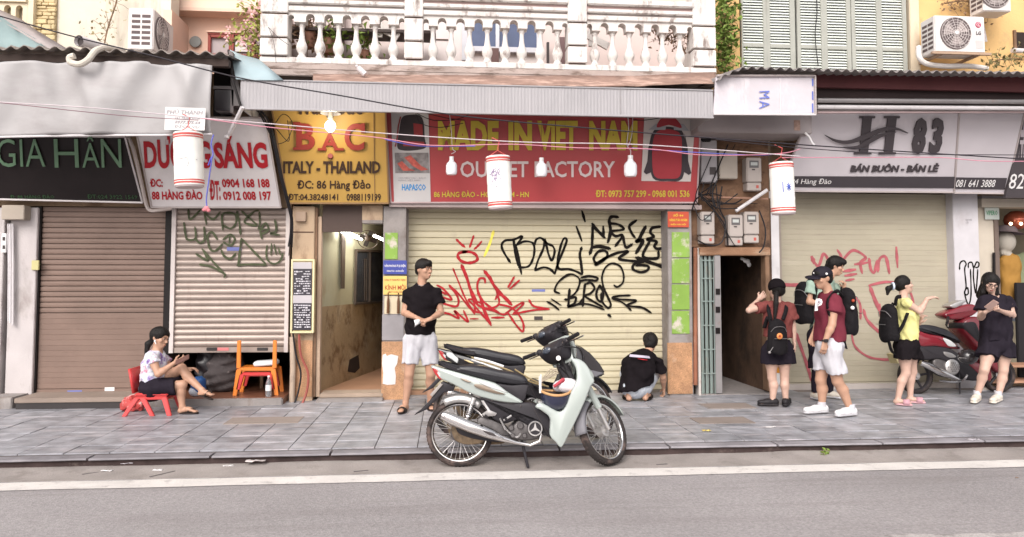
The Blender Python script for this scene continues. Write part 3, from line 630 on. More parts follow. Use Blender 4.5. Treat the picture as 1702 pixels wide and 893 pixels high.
# dark passage with folding gate
gx0, gx1 = PX(1160,530,YP), PX(1281,530,YP)
rp = MB().tube([P(1156,412,YP-.03), P(1156,640,YP-.03)], .028, 8).build('gate_post', mat('rusty_post', (.24,.10,.06), .8, var=.3, stain=[((.5,.42,.36),.6,6,(1,1,.5),.56)]), HC)
WB('doorpost', mat('pale_painted_post', (.50,.46,.43), .7, stain=[(RUST,.6,7,(1,1,.5),.58)]), PX(1159,530,YP), PX(1163,530,YP), YP-.02, YP+.1, .0, PZ(1160,412,YP), HC, smooth=0)
BX('lintel', mat('rotten_wood', (.27,.15,.09), .9, var=.3, bump=.7, stain=[((.48,.36,.26),.6,4,(.4,1,2),.52)]), (1160,411,1281,425), YP-.02, .2, HC, smooth=0, bevel=.01)
BX('doorpost', wood, (1274,425,1281,650), YP, .15, HC, smooth=0, bevel=.006)
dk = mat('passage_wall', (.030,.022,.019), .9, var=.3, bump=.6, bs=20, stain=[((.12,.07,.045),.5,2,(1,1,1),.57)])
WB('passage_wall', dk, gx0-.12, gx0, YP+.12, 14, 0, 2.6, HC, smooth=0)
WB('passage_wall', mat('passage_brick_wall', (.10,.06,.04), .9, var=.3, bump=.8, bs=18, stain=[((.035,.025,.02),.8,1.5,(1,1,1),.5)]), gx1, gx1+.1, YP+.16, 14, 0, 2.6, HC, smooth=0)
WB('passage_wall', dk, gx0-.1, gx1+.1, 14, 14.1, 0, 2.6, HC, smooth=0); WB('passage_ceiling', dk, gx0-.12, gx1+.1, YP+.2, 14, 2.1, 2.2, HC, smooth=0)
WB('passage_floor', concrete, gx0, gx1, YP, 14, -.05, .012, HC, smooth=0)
pb = MB().tube([P(1238,432,9.8)+Vector((-.06,0,.02)), P(1238,432,9.8), P(1243,438,9.8)], .02, 6); pb.ball(P(1245,440,9.8), (.03,.02,.035)); pb.ball(P(1241,434,9.79), (.05,.02,.03))
tag(pb.build('knotted_rag', white_pl), 'white knotted rag hanging in the dark passage doorway', 'rag')
gt = empty('folding_gate', P(1178,655,YP), 'grey-green folding steel gate drawn to the left of the dark passage', 'gate')
gm = mat('grey_green_steel', (.24,.29,.27), .5, metal=.3, var=.1, stain=[(RUST,.4,8,(1,1,.5),.6)])
n = 9
for i in range(n):
    px = 1165+ i*3.6; x0,x1,z0,z1 = rect(px, 413, px+2.3, 655, YP+.02)
    yy_ = YP+.02+(.03 if i%2 else 0)
    WB('bar', gm, x0, x1, yy_, yy_+.02, .015, z1, gt, smooth=0)
for py in (432,462,500,540,580,620): BX('cross_strap', gm, (1165,py,1196,py+2), YP+.015, .006, gt, smooth=0)
BX('lock_stile', steel, (1189,413,1199,654), YP-.01, .05, gt, smooth=0, bevel=.004)
for py in (480,510,545): BX('catch', dark_frame, (1190,py,1197,py+10), YP-.02, .02, gt, smooth=0)
# meters over the passage
WB('wall', mat('tan_board', (.19,.11,.068), .85, var=.2, bump=.4, stain=[((.05,.03,.022),.8,4,(1,1,1),.52),((.40,.26,.17),.6,6,(1,1,1),.60)]), PX(1150,300,YP), PX(1283,300,YP), YP+.1, YP+.2, PZ(1220,411,YP)+.005, PZ(1220,205,YP), HC, smooth=0)
boxm = mat('beige_meter_plastic', (.42,.37,.34), .5, var=.05, stain=[((.25,.2,.17),.4,6,(1,1,.6),.58)])
def meter(px, label, screen=True):
    o = empty('electricity_meter', P((px[0]+px[2])/2, px[3], YP), label, 'electricity meter', 'electricity meters above the folding gate')
    BX('case', boxm, (px[0],px[1],px[2],px[3]-14), YP-.06, .16, o, smooth=0, bevel=.012)
    BX('terminal_cover', boxm, (px[0]+.5,px[3]-13,px[2]-.5,px[3]), YP-.045, .14, o, smooth=0, bevel=.008)
    if screen:
        BX('window', mat('meter_glass', (.12,.11,.11), .15), (px[0]+5,px[1]+5,px[2]-5,px[1]+17), YP-.066, .01, o, smooth=0)
        BX('display', mat('display_grey', (.45,.47,.45), .3), (px[0]+7,px[1]+8,px[2]-7,px[1]+13), YP-.069, .004, o, smooth=0)
        BX('seal', darkpr, (px[0]+9,px[1]+19,px[0]+14,px[1]+21), YP-.065, .004, o, smooth=0)
        BX('warning_mark', mat('red_mark', (.45,.1,.08), .5), (px[2]-9,px[3]-9,px[2]-5,px[3]-4), YP-.048, .004, o, smooth=0)
meter((1165,352,1188,405), 'beige electricity meter above the folding gate, leftmost of the lower three')
meter((1211,357,1235,408), 'beige electricity meter sitting lowest in the middle of the lower three')
meter((1237,352,1262,404), 'beige electricity meter above the dark passage, rightmost of the lower three')
meter((1241,262,1266,317), 'beige electricity meter on its own in the upper row beside the lantern')
bb = BX('switch_box', mat('grey_switch_box', (.33,.31,.32), .5), (1165,233,1192,303), YP-.08, .18, bevel=.008); tag(bb, 'tall grey switch box right next to the red sign, with a dark dial', 'electric box')
BX('dial', darkpr, (1180,278,1190,290), YP-.09, .02, bb, smooth=0); BX('clamp', blackrub, (1166,222,1182,236), YP-.09, .1, bb, bevel=.01)
bb = BX('switch_box', mat('beige_switch_box', (.40,.35,.30), .6), (1196,250,1226,297), YP-.06, .15, bevel=.008); tag(bb, 'plain beige box mounted between the grey switch box and the upper meter', 'electric box')
MB().tube([P(1160,226,YP-.05), P(1282,221,YP-.05)], .012, 6).build('rail', mat('rusty_rod', (.35,.2,.14), .7), HC); MB().tube([P(1160,327,YP-.04), P(1276,331,YP-.04)], .014, 6).build('rail', mat('rusty_rod', (.35,.2,.14), .7), HC)
cp = MB().tube([P(1223,351,YP-.1), P(1275,316,YP-.12)], .024, 8).build('white_conduit', pvc); tag(cp, 'white conduit slanting up between the lower and upper meters', 'pipe')
rr = random.Random(11)
cb = empty('cable_tangle', P(1190,340,YP-.1), 'tangle of black cables looping around the electricity meters', 'cables')
for k in range(15):
    a = (rr.uniform(1152,1200), rr.uniform(300,345)); b = (rr.uniform(1180,1262), rr.uniform(300,350))
    if k % 3 == 0: b = (rr.choice([1176,1222,1250,1182,1210]), rr.choice([352,300,408,260,240]))
    m_ = ((a[0]+b[0])/2+rr.uniform(-18,18), (a[1]+b[1])/2+rr.uniform(5,32)); d = rr.uniform(.02,.14)
    MB().tube(smoothpts([P(*a,YP-d), P(*m_,YP-d-.03), P(*b,YP-d)],6), rr.uniform(.005,.011), 5).build('cable', blackrub, cb)
for pts in ([(1160,400),(1180,408),(1200,402),(1206,370),(1196,345),(1200,310)], [(1262,350),(1272,380),(1270,408),(1262,420)], [(1192,300),(1184,320),(1190,345)], [(1150,350),(1158,330),(1180,322),(1200,326)]):
    MB().tube(smoothpts([P(a,b,YP-.09) for a,b in pts],6), .010, 5).build('cable', blackrub, cb)

# posts and pillar of the right shop
pillar((1281,318,1297,640), 9.62, mat('white_painted_post', (.62,.60,.61), .6, stain=[(GRIME,.3,5,(1,1,.5),.6)]), HC, .25)
BX('notice', whitep, (1289,600,1297,640), 9.60, .01, HC, smooth=0, label='white notice with an orange patch low on the post'); BX('notice_patch', mat('orange_patch', (.6,.25,.03), .6), (1289,608,1297,620), 9.594, .006, HC, smooth=0)
wp = pillar((1588,318,1630,640), 9.75, mat('white_pillar_paint', (.52,.50,.52), .6, stain=[((.35,.3,.3),.4,3,(1,1,.6),.58)]), HC, .3)
def scrib(Y, par, m, st, label):
    mb = MB()
    for w, pts in st: mb.tube([p+Vector((0,-.004,0)) for p in smoothpts([P(a,b,Y) for a,b in pts], 6)], w/126/2, 4)
    return mb.build('graffiti', m, par, smooth=0, label=label)
paint(wp, 9.75, blackp, crop(1440,430,3.31,[(2.4,[(512,60),(515,25),(535,12),(548,30),(540,60),(548,150),(540,185),(548,200),(560,190),(555,160),(540,190),(560,252),(575,200),(572,60)]),
   (2.4,[(560,50),(562,25),(580,22),(590,50),(605,20),(618,25),(615,45),(600,50)]),(2.4,[(590,50),(588,100),(600,190),(608,120),(612,60)])]), 'black looping marker scribble')
text('lettering', 'KHOAN\nCẮT', quadpx(1605,364,1615,372,9.748), mat('grey_print', (.3,.28,.3), .6, var=0), wp, th=.0005, out=.001, res=1)
# ================================================================ shop signs
def signboard(name, pts, Yb, Yt, m, label, cat='shop sign', th=.05, frame=None):
    """pts: bl,br,tr,tl in pixels; the top leans out to Yt"""
    q = [P(*pts[0],Yb), P(*pts[1],Yb), P(*pts[2],Yt), P(*pts[3],Yt)]
    o = MB().hexa(q, (0,th,0)).build(name, m, smooth=0); tag(o, label, cat)
    if frame:
        for i in range(4):
            a, b = q[i], q[(i+1)%4]; MB().tube([a+Vector((0,.0,0)), b], .014, 4).build('trim', frame, o, smooth=0)
    def at(px, py, out=0):     # the pixel's point on the board
        n = (q[1]-q[0]).cross(q[3]-q[0]).normalized()
        if n.y > 0: n = -n
        r = ray(px, py); c = q[0]+n*out; s = n.dot(c-CAMP)/n.dot(r); return CAMP + r*s
    return o, at
def tq(at, x0, y0, x1, y1, sk=0, dy=0):  # sk = pixels the top edge is shifted, dy = rise to the right
    return [at(x0,y1), at(x1,y1+dy), at(x1+sk,y0+dy), at(x0+sk,y0)]
# --- 1 black sign
s1, at = signboard('shop_sign', [(-60,330),(237,337),(208,228),(-60,226)], 9.35, 8.95, mat('black_sign_face', (.018,.013,.013), .45, var=.15), 'black shop sign with large pale green lettering under the tarpaulin', frame=mat('silver_trim', (.5,.46,.46), .4, metal=.3))
gl = mat('pale_green_letters', (.14,.24,.15), .5, var=.1); gd = mat('dim_green_letters', (.045,.10,.045), .6, var=.1)
text('lettering', 'GIA', tq(at,-3,231,76,277,-2), gl, s1, bold=-.008, th=.012, res=3)
for ch, r in (('H',(92,231,132,278)),('Â',(138,226,166,278)),('N',(170,231,203,278))):
    text('lettering', ch, tq(at,*r,-2), gl, s1, bold=-.006, th=.012, res=3)
text('lettering', 'Đ: 88 HÀNG ĐÀO', tq(at,18,323,91,330,-1), gd, s1, th=.003, res=1); text('lettering', 'ĐT:024 3922 1569', tq(at,146,323,229,330,-1,1), gd, s1, th=.003, res=1)
# --- 2 white sign, red letters
s2, at = signboard('shop_sign', [(252,345),(467,345),(441,196),(222,196)], 9.35, 8.85, mat('white_sign_face', (.66,.62,.62), .4, var=.04, stain=[((.45,.4,.4),.35,3,(1,1,1),.58)]), 'white shop sign with bold red lettering between the black and the yellow sign', frame=mat('grey_trim', (.4,.35,.34), .5))
text('lettering', 'DƯƠNG', tq(at,241,226,351,280,-3), redpr, s2, bold=.035, th=.006); text('lettering', 'SÁNG', tq(at,358,226,446,280,-5), redpr, s2, bold=.035, th=.006)
text('lettering', 'ĐC:', tq(at,250,297,271,311,-1), redpr, s2, bold=.03, th=.003, res=2); text('lettering', '88 HÀNG ĐÀO', tq(at,253,315,337,332,-1), redpr, s2, bold=.03, th=.003, res=2)
text('lettering', 'ĐT:', tq(at,349,299,367,333,-1), redpr, s2, bold=.03, th=.003, res=2)
text('lettering', '0904 168 188', tq(at,370,297,449,312,-2), redpr, s2, bold=.03, th=.003, res=2); text('lettering', '0912 008 197', tq(at,372,318,452,333,-2), redpr, s2, bold=.03, th=.003, res=2)
# --- 3 yellow sign
ym = mat('yellow_sign_face', (.47,.29,.08), .45, var=.05, stain=[((.40,.22,.05),.3,2.5,(1,1,1),.58)])
s3, at = signboard('shop_sign', [(479,338),(646,338),(640,170),(450,170)], 9.35, 9.0, ym, 'yellow shop sign with raised red letters, lit by a bare bulb', frame=mat('brown_trim', (.25,.15,.07), .5))
blk = mat('brown_black_letters', (.05,.028,.02), .5, var=0); rel = mat('dark_red_raised_letters', (.25,.03,.02), .4, var=.05)
text('lettering', 'Trang Sức', tq(at,492,161,602,199), blk, s3, bold=.02, th=.02, res=2)
def serif(ch, r, bars):
    text('lettering', ch, tq(at,*r), rel, s3, bold=.03, th=.03, res=4)
    for b in bars: MB().hexa([at(b[0],b[3],.006),at(b[2],b[3],.006),at(b[2],b[1],.006),at(b[0],b[1],.006)], Vector((0,-.036,0))).build('lettering', rel, s3, smooth=0)
serif('B', (493,205,524,249), [(488,204,500,208),(488,246,500,250)])
serif('A', (534,222,563,249), [(529,247,543,251),(556,247,572,251)])
MB().lathe(at(549.5,260,.004), (0,-1,0), [(.001,.03),(.03,.03),(.034,.02),(.034,0)], 16).build('lettering', rel, s3)
serif('C', (573,205,606,250), [(601,206,607,222)])
text('lettering', 'ITALY - THAILAND', tq(at,471,268,632,288,0), blk, s3, bold=.03, th=.012, res=2)
text('lettering', 'ĐC: 86 Hàng Đảo', tq(at,494,299,616,318), blk, s3, bold=.02, th=.003, res=2)
text('lettering', 'ĐT:04.38248141', tq(at,479,322,562,333), blk, s3, bold=.02, th=.003, res=2); text('lettering', '0988119199', tq(at,576,322,633,334), blk, s3, bold=.02, th=.003, res=2)
MB().tube([at(621,178,.004), at(623,338,.004)], .005, 4).build('seam', mat('brown_trim', (.25,.15,.07), .5), s3, smooth=0)
# --- 4 red sign
rs = mat('red_sign_face', (.38,.045,.048), .38, var=.03, stain=[((.47,.11,.11),.3,1.5,(1,1,1),.56)])
s4, at = signboard('shop_sign', [(650,337),(1158,337),(1166,172),(640,172)], 9.38, 9.18, rs, 'long red shop sign with yellow and white lettering over the cream shutter', frame=mat('pink_grey_trim', (.42,.32,.32), .5))
goldl = mat('dull_yellow_letters', (.52,.40,.055), .5, var=.05); whl = mat('greyish_white_letters', (.60,.50,.49), .5, var=.03)
for w, a, b in (('MADE',728,829),('IN',845,884),('VIET',893,960),('NAM',979,1059)): text('lettering', w, tq(at,a,201,b,250), goldl, s4, bold=.05, th=.012, res=2)
text('lettering', 'OUTLET FACTORY', tq(at,765,268,1022,295), whl, s4, bold=.015, th=.006, res=2)
text('lettering', '86 HÀNG ĐÀO - HOÀN KIẾM - HN', tq(at,721,314,879,328), goldl, s4, bold=.02, th=.004, res=2)
text('lettering', 'ĐT: 0973 757 299 - 0968 001 536', tq(at,990,316,1146,328), goldl, s4, bold=.02, th=.004, res=2)
def patch(name, at, par, pts, m, out, th=.002, label=None): 
    return MB().prism([at(a,b,out) for a,b in pts], Vector((0,th,0))).build(name, m, par, smooth=0, label=label)
pw = mat('pale_print_ground', (.52,.50,.50), .5, var=.03); pdark = mat('photo_black', (.05,.04,.045), .5, var=.2); pred = mat('photo_red', (.30,.045,.05), .5, var=.2); pgrey = mat('photo_grey', (.22,.20,.20), .5, var=.5, vs=12)
patch('printed_picture', at, s4, [(655,336),(716,336),(712,186),(650,186)], pw, .006)
# backpack picture
bp = smoothpts([Vector((x,y,0)) for x,y in ((668,250),(660,243),(664,215),(668,196),(680,191),(697,192),(704,203),(706,230),(708,245),(690,250))],4,True)
patch('printed_picture', at, s4, [(p.x,p.y) for p in bp], pdark, .0095)
patch('printed_picture', at, s4, [(687,205),(702,207),(703,228),(688,226)], pred, .0125); patch('printed_picture', at, s4, [(670,234),(705,236),(706,244),(670,243)], pred, .0125)
mbp = MB().tube([at(a,b,.014) for a,b in ((666,194),(662,210),(660,230),(657,244))], .010, 4); mbp.build('printed_picture', pred, s4, smooth=0)
patch('printed_picture', at, s4, [(657,288),(714,288),(712,254),(656,254)], pgrey, .0095)
for pts in (((660,272),(668,268),(680,280),(690,284),(670,284)), ((672,262),(682,258),(700,276),(712,282),(700,284),(686,276))): patch('printed_picture', at, s4, pts, mat('shoe_red',(.45,.10,.08),.5,var=.3,vs=20), .0125)
text('lettering', 'HAPASCO', tq(at,668,306,708,317), mat('sky_blue_print',(.05,.25,.55),.5,var=0), s4, bold=.03, th=.001, out=.008, res=1)
text('lettering', 'CHUYÊN VALI - BALO\nHÀNG VIỆT NAM', tq(at,662,294,708,302), mat('grey_print', (.3,.28,.3), .6, var=0), s4, th=.001, out=.008, res=1)
# hooded jacket picture
patch('printed_picture', at, s4, [(1066,301),(1148,302),(1156,194),(1071,193)], mat('picture_ground',(.55,.50,.47),.5,var=.03), .006)
jk = mat('jacket_red', (.34,.04,.05), .5, var=.1)
patch('printed_picture', at, s4, [(p.x,p.y) for p in smoothpts([Vector((x,y,0)) for x,y in ((1085,296),(1081,260),(1083,225),(1095,212),(1120,212),(1136,222),(1138,260),(1134,297),(1110,301))],4,True)], pdark, .0095)
patch('printed_picture', at, s4, [(p.x,p.y) for p in smoothpts([Vector((x,y,0)) for x,y in ((1088,293),(1084,260),(1087,228),(1098,216),(1118,216),(1132,226),(1133,260),(1130,293),(1110,297))],4,True)], jk, .0125)
patch('printed_picture', at, s4, [(p.x,p.y) for p in smoothpts([Vector((x,y,0)) for x,y in ((1092,212),(1098,198),(1111,194),(1124,198),(1133,213),(1112,208))],4,True)], jk, .0155)
for pts in (((1078,216),(1090,206),(1108,206),(1106,216)),((1120,206),(1136,206),(1146,218),(1120,216))): patch('printed_picture', at, s4, pts, mat('jacket_grey',(.36,.36,.38),.5), .014)
for pts in (((1083,222),(1078,245),(1076,268),(1070,286),(1074,290),(1084,286)),((1138,222),(1143,245),(1144,268),(1149,288),(1145,291),(1137,286))): patch('printed_picture', at, s4, pts, pdark, .0125)
WB('sign_ledge', mat('pinkish_ledge', (.36,.29,.28), .7), PX(648,340,9.5), PX(1162,340,9.5), 9.40, 9.68, PZ(900,346,9.4), PZ(900,338.5,9.4), HB, smooth=0)
# --- 5 H83 sign
wf = mat('lilac_white_sign_face', (.56,.52,.545), .4, var=.04); sgd = mat('charcoal_letters', (.055,.045,.05), .4, var=0)
s5, at = signboard('shop_sign', [(1297,318),(1585,320),(1594,184),(1346,184)], 9.45, 8.98, wf, 'white shop sign with a dark swooshing letter H and numerals over the beige shutter', frame=mat('grey_trim', (.4,.35,.34), .5))
for px in (1437,1478):     # the two stems of the H
    patch('lettering', at, s5, [(px-2,194),(px+13,194),(px+6,253),(px-8,253)], sgd, .02, .016)
    patch('lettering', at, s5, [(px-8,193),(px+18,193),(px+18,196.5),(px-8,196.5)], sgd, .0225, .016); patch('lettering', at, s5, [(px-17,253),(px+11,253),(px+12,256.5),(px-17,256.5)], sgd, .0225, .016)
def swoosh(up, lo, out, m): patch('lettering', at, s5, [(p.x,p.y) for p in smoothpts([Vector((a,b,0)) for a,b in up],6)] + [(p.x,p.y) for p in smoothpts([Vector((a,b,0)) for a,b in lo[::-1]],6)], m, out, .014)
swoosh([(1371,224),(1390,232),(1412,233),(1440,222),(1468,212),(1490,212),(1510,221)], [(1373,226),(1390,236),(1412,239),(1440,231),(1468,219),(1490,216),(1509,222)], .034, sgd)
swoosh([(1402,244),(1425,242),(1445,231),(1465,222),(1490,219)], [(1404,246),(1425,248),(1446,239),(1466,228),(1489,220.5)], .034, sgd)
text('lettering', '8', tq(at,1513,196,1535,256,7), sgd, s5, bold=.05, th=.02, res=2); text('lettering', '3', tq(at,1542,196,1562,256,8), sgd, s5, bold=.05, th=.02, res=2)
text('lettering', 'BÁN BUÔN - BÁN LẺ', tq(at,1412,271,1559,286,2), sgd, s5, bold=.045, th=.01, res=2, italic=.15)
patch('address_strip', at, s5, [(1299,311),(1586,313),(1588,294),(1305,293)], mat('charcoal_strip', (.05,.042,.048), .4), .010, .008)
s6, at6 = signboard('shop_sign', [(1586,321),(1672,322),(1703,184),(1594.5,184)], 9.45, 8.98, wf, 'blank white end panel of the shop sign, right of the numerals', frame=mat('grey_trim', (.4,.35,.34), .5))
patch('address_strip', at6, s6, [(1587,314),(1670,315),(1674,296),(1588,295)], mat('charcoal_strip', (.05,.042,.048), .4), .010, .008)
text('lettering', '84 Hàng Đào', [at(1314,308.5,.013),at(1381,308.5,.013),at(1382,297,.013),at(1315,297,.013)], whitep, s5, bold=0, th=.001, res=4, italic=.15)
text('lettering', '081 641 3888', [at6(1588,311,.013),at6(1653,311,.013),at6(1655,299,.013),at6(1590,299,.013)], whitep, s6, bold=.005, th=.001, res=3, italic=.15)
# --- 6 next sign at the edge of the frame
s7, at7 = signboard('shop_sign', [(1671,329),(1800,330),(1810,180),(1703,180)], 9.42, 9.02, mat('charcoal_sign_face', (.075,.065,.07), .5, var=.05), 'charcoal shop sign with a large white number at the right edge')
text('lettering', '82', tq(at7,1676,289,1700,314,2), whitep, s7, bold=0, th=.004, res=2, italic=.15)
patch('lettering', at7, s7, [(1693,262),(1800,262),(1806,190),(1700,190)], mat('pale_panel', (.45,.40,.42), .5), .008)
for r in ((1697,198,1701,216),(1694,228,1701,233),(1694,240,1697,262),(1699,240,1701,262)): patch('lettering', at7, s7, [(r[0],r[3]),(r[2],r[3]),(r[2]+1,r[1]),(r[0]+1,r[1])], sgd, .012)

# ================================================================ canopies
def corr(xs, yf, zf, yb, zb, pitch, amp, th, name, m, parent=None, wav=0.0, **k):
    mb = MB(); n = int((xs[1]-xs[0])/pitch*8); r = [[], []]; r2 = [[], []]
    for i in range(n+1):
        x = xs[0]+(xs[1]-xs[0])*i/n; w = amp*cos(2*pi*x/pitch)+wav*noise.noise((x*1.7,0,0))
        zfv = zf(x) if callable(zf) else zf; yfv = yf(x) if callable(yf) else yf
        yfv += 0.05*noise.noise((floor(x/ (pitch*6))*3.3, 1, 0))
        r[0].append((x, yfv, zfv+w)); r[1].append((x, yb, (zb(x) if callable(zb) else zb)+w))
    t = Vector((0,0,-th)); a = [Vector(p) for p in r[0]]; b = [Vector(p) for p in r[1]]
    mb.grid([b, a, [p+t for p in a], [p+t for p in b]])
    return mb.build(name, m, parent, smooth=60, **k)
# A: corrugated cement roof + tarpaulin at the left
rA = corr((X0, PX(381,90,8.2)), 8.2, lambda x: PZ(200,86,8.2)+.015, 9.98, 4.25, .155, .022, .008, 'corrugated_roof', asbestos)
tag(rA, 'corrugated grey cement canopy roof over the tarpaulin at the left', 'roof')
WB('beam', mat('dark_rafter', (.05,.035,.03), .8), X0, PX(381,100,8.3), 8.28, 8.36, PZ(200,104,8.3)-.02, PZ(200,95,8.3)+.0, rA, smooth=0)
# tarpaulin with folds
mb = MB(); nx_, nz_ = 110, 26; xl, xr_ = PX(-90,160,8.27), PX(352,160,8.27); rows = []
for j in range(nz_+1):
    t = j/nz_; row = []
    for i in range(nx_+1):
        u = i/nx_; x = xl+(xr_-xl)*u; px = -90+442*u
        ztop = PZ(px, 106+ (3 if px > 250 else 0), 8.27); zbot = PZ(px, 227-(px*.012) - 1*abs(sin(px*.012)), 8.27)
        z = ztop+(zbot-ztop)*t
        f = 0
        for cx, sl, wd, am in ((60,35,22,.05),(120,70,20,.035),(185,-30,20,.045),(232,-65,26,.05),(300,60,18,.03),(20,-60,30,.04),(330,-40,16,.03),(150,0,13,.02)):
            f += 2.2*am*math.exp(-((px-cx-sl*t)/wd)**2)*(1-0.75*t)
        f += 0.02*noise.noise((x*2.2, t*1.5, 0)) + 0.012*noise.noise((x*6, t*3, 3)) + .03*math.sin(t*3.1)
        row.append((x, 8.27-f, z))
    rows.append(row)
mb.grid(rows); tp = mb.build('tarpaulin', tarp, smooth=180); tag(tp, 'grey-white tarpaulin valance hanging in folds from the left canopy', 'tarpaulin')
tp.modifiers.new('thick', 'SOLIDIFY').thickness = .006
MB().tube([P(px, 228-(px*.012)-1*abs(sin(px*.012)), 8.25) for px in range(-90,353,17)], .012, 6).build('hem', pvc, tp)
nq = lambda x0,y0,x1,y1,o=0: [P(x0,y1,8.17-o),P(x1,y1+1,8.17-o),P(x1+2,y0+2,8.17-o),P(x0+2,y0,8.17-o)]
pn = MB().hexa(nq(273,178,340,216), (0,.003,0)).build('paper_notice', mat('paper_white', (.68,.65,.64), .8, var=.05), tp, smooth=0)
dg_ = mat('grey_print', (.3,.28,.3), .6, var=0)
text('lettering', 'PHÚ THÀNH', nq(277,181,336,190), dg_, pn, bold=.01, th=.0005, out=.002, res=1); text('lettering', '261 TRẦN HÒA', nq(290,192,332,198), dg_, pn, bold=.02, th=.0005, out=.002, res=1)
text('lettering', '0977.775.64', nq(290,200,332,206), dg_, pn, bold=.03, th=.0005, out=.002, res=1); text('lettering', 'DỊCH VỤ', nq(290,208,330,213), dg_, pn, bold=.01, th=.0005, out=.002, res=1)
# pipes on the roof
gp = MB(); a_, b_ = P(131,68,8.35), P(205,92,9.0)
gp.tube([a_, a_+(b_-a_)*.97], .062, 14, caps=False); gp.tube([a_+(b_-a_)*.01, a_+(b_-a_)*.5], .054, 14, caps=False)
o = gp.build('awning_pipe', pvc); tag(o, 'fat grey open-ended pipe lying on the left corrugated roof', 'pipe')
MB().lathe(a_+(b_-a_)*.06, (b_-a_), [(.001,0),(.053,0)], 14).build('dark_end', darkpr, o)
hz_ = MB().tube(smoothpts([P(205,84,8.5),P(180,80,8.3),P(160,84,8.12),P(146,100,8.06),P(132,107,8.06),P(118,104,8.06),P(116,96,8.06),P(124,93,8.06)],7), .034, 10)
tag(hz_.build('wrapped_hose', mat('dirty_white_tape', (.58,.53,.46), .7, bump=.6, bs=40)), 'dirty white wrapped pipe curling over the edge of the left corrugated roof', 'pipe')
# blue-green sheet at the far left and fabric over it
mb = MB(); mb.grid([[P(-80,20,8.9),P(0,26,8.9),P(30,48,8.9),P(62,66,8.9),P(80,82,8.9)],[P(-80,90,8.6),P(0,88,8.6),P(30,86,8.6),P(60,84,8.6),P(80,84,8.6)]])
tag(mb.build('awning_sheet', mat('grey_green_sheet', (.25,.33,.33), .6, var=.1), smooth=60), 'grey-green sheet end of an old awning at the top left edge', 'awning').modifiers.new('t','SOLIDIFY').thickness=.01
mb = MB(); mb.grid([[P(-80,-5,9.6),P(0,16,9.6),P(35,32,9.5),P(60,50,9.3),P(110,80,8.8)],[P(-80,18,8.85),P(0,34,8.85),P(30,50,8.85),P(62,70,8.8),P(90,84,8.7)]])
tag(mb.build('awning_cloth', mat('mauve_grey_cloth', (.40,.35,.34), .8, var=.12, bump=.4), smooth=60), 'mauve-grey cloth sagging over the awning at the top left edge', 'awning').modifiers.new('t','SOLIDIFY').thickness=.015
# dark frame between the canopies
df = empty('canopy_end_frame', P(370,210,8.6), 'dark steel canopy end frame with a hanging black box between tarpaulin and metal fascia', 'frame')
BX('panel', dark_frame, (355,108,384,206), 8.95, .05, df, smooth=0); BX('box', mat('black_box', (.02,.016,.02), .35), (356,146,388,184), 8.62, .25, df, smooth=0, bevel=.01); BX('box_frame', mat('dark_grey_frame', (.11,.09,.09), .4), (354,143,385,148), 8.60, .27, df, smooth=0); BX('box_frame', mat('dark_grey_frame', (.11,.09,.09), .4), (383,149,388,187), 8.60, .27, df, smooth=0)
MB().hexa([P(386,176,8.6),P(404,176,8.6),P(386,86,8.6),P(380,84,8.6)], (0,.25,0)).build('side_plate', mat('dark_grey_frame', (.11,.09,.09), .4), df, smooth=0)
MB().tube([P(374,92,8.5),P(373,112,8.5)], .03, 8).build('roller_end', mat('grey_roller', (.3,.27,.27), .5), df)
st = MB().tube([P(403,178,8.36),P(380,225,8.6)], .022, 8); st.lathe(P(377,226,8.6), (0,-.2,-1), [(.001,0),(.03,0),(.03,.03),(.001,.03)], 8)
tag(st.build('awning_strut', pvc), 'pale diagonal strut below the left end of the metal fascia', 'strut')
mb = MB(); mb.grid([[P(382,84,8.75),P(400,92,8.9),P(430,100,9.0),P(445,116,9.1)],[P(392,132,8.38),P(420,134,8.38),P(450,134,8.38),P(470,134,8.38)]])
tag(mb.build('awning_sheet', bluesheet, smooth=60), 'pale blue sheet covering the corner left of the metal fascia', 'awning').modifiers.new('t','SOLIDIFY').thickness=.01
MB().tube([P(380,84,8.74),P(386,132,8.36),P(400,176,8.36)], .015, 6).build('edge_trim', dark_frame, df)
# B: metal fascia, ribbed
xl, xr_ = PX(401,155,8.4), PX(1184,155,8.4); za, zb_ = PZ(780,187,8.4), PZ(780,142,8.4); mb = MB(); rows = [[],[]]
nn = 560
for i in range(nn+1):
    x = xl+(xr_-xl)*i/nn; dpt = .0014*(1 if (i//2)%2 else -1)
    rows[0].append((x, 8.40+dpt, za)); rows[1].append((x, 8.40+dpt, zb_))
mb.grid(rows); fa = mb.build('metal_fascia', metal_fascia, smooth=0); tag(fa, 'long pale grey ribbed sheet-metal fascia above the yellow and red signs', 'canopy fascia')
WB('edge_trim', metal_fascia, xl-.01, xr_+.01, 8.385, 8.43, za-.018, za+.004, fa, smooth=0, bevel=.003); WB('edge_trim', metal_fascia, xl-.01, xr_+.01, 8.388, 8.43, zb_-.004, zb_+.012, fa, smooth=0, bevel=.003)
WB('end_cap', metal_fascia, xl-.012, xl+.004, 8.41, 9.3, za, zb_, fa, smooth=0); WB('end_cap', metal_fascia, xr_, xr_+.012, 8.41, 9.3, za, zb_, fa, smooth=0)
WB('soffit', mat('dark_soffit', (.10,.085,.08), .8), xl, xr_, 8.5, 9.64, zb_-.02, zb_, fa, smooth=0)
BX('seam', mat('seam_grey', (.3,.28,.28), .5), (1031,147,1032,188), 8.388, .005, fa, smooth=0)
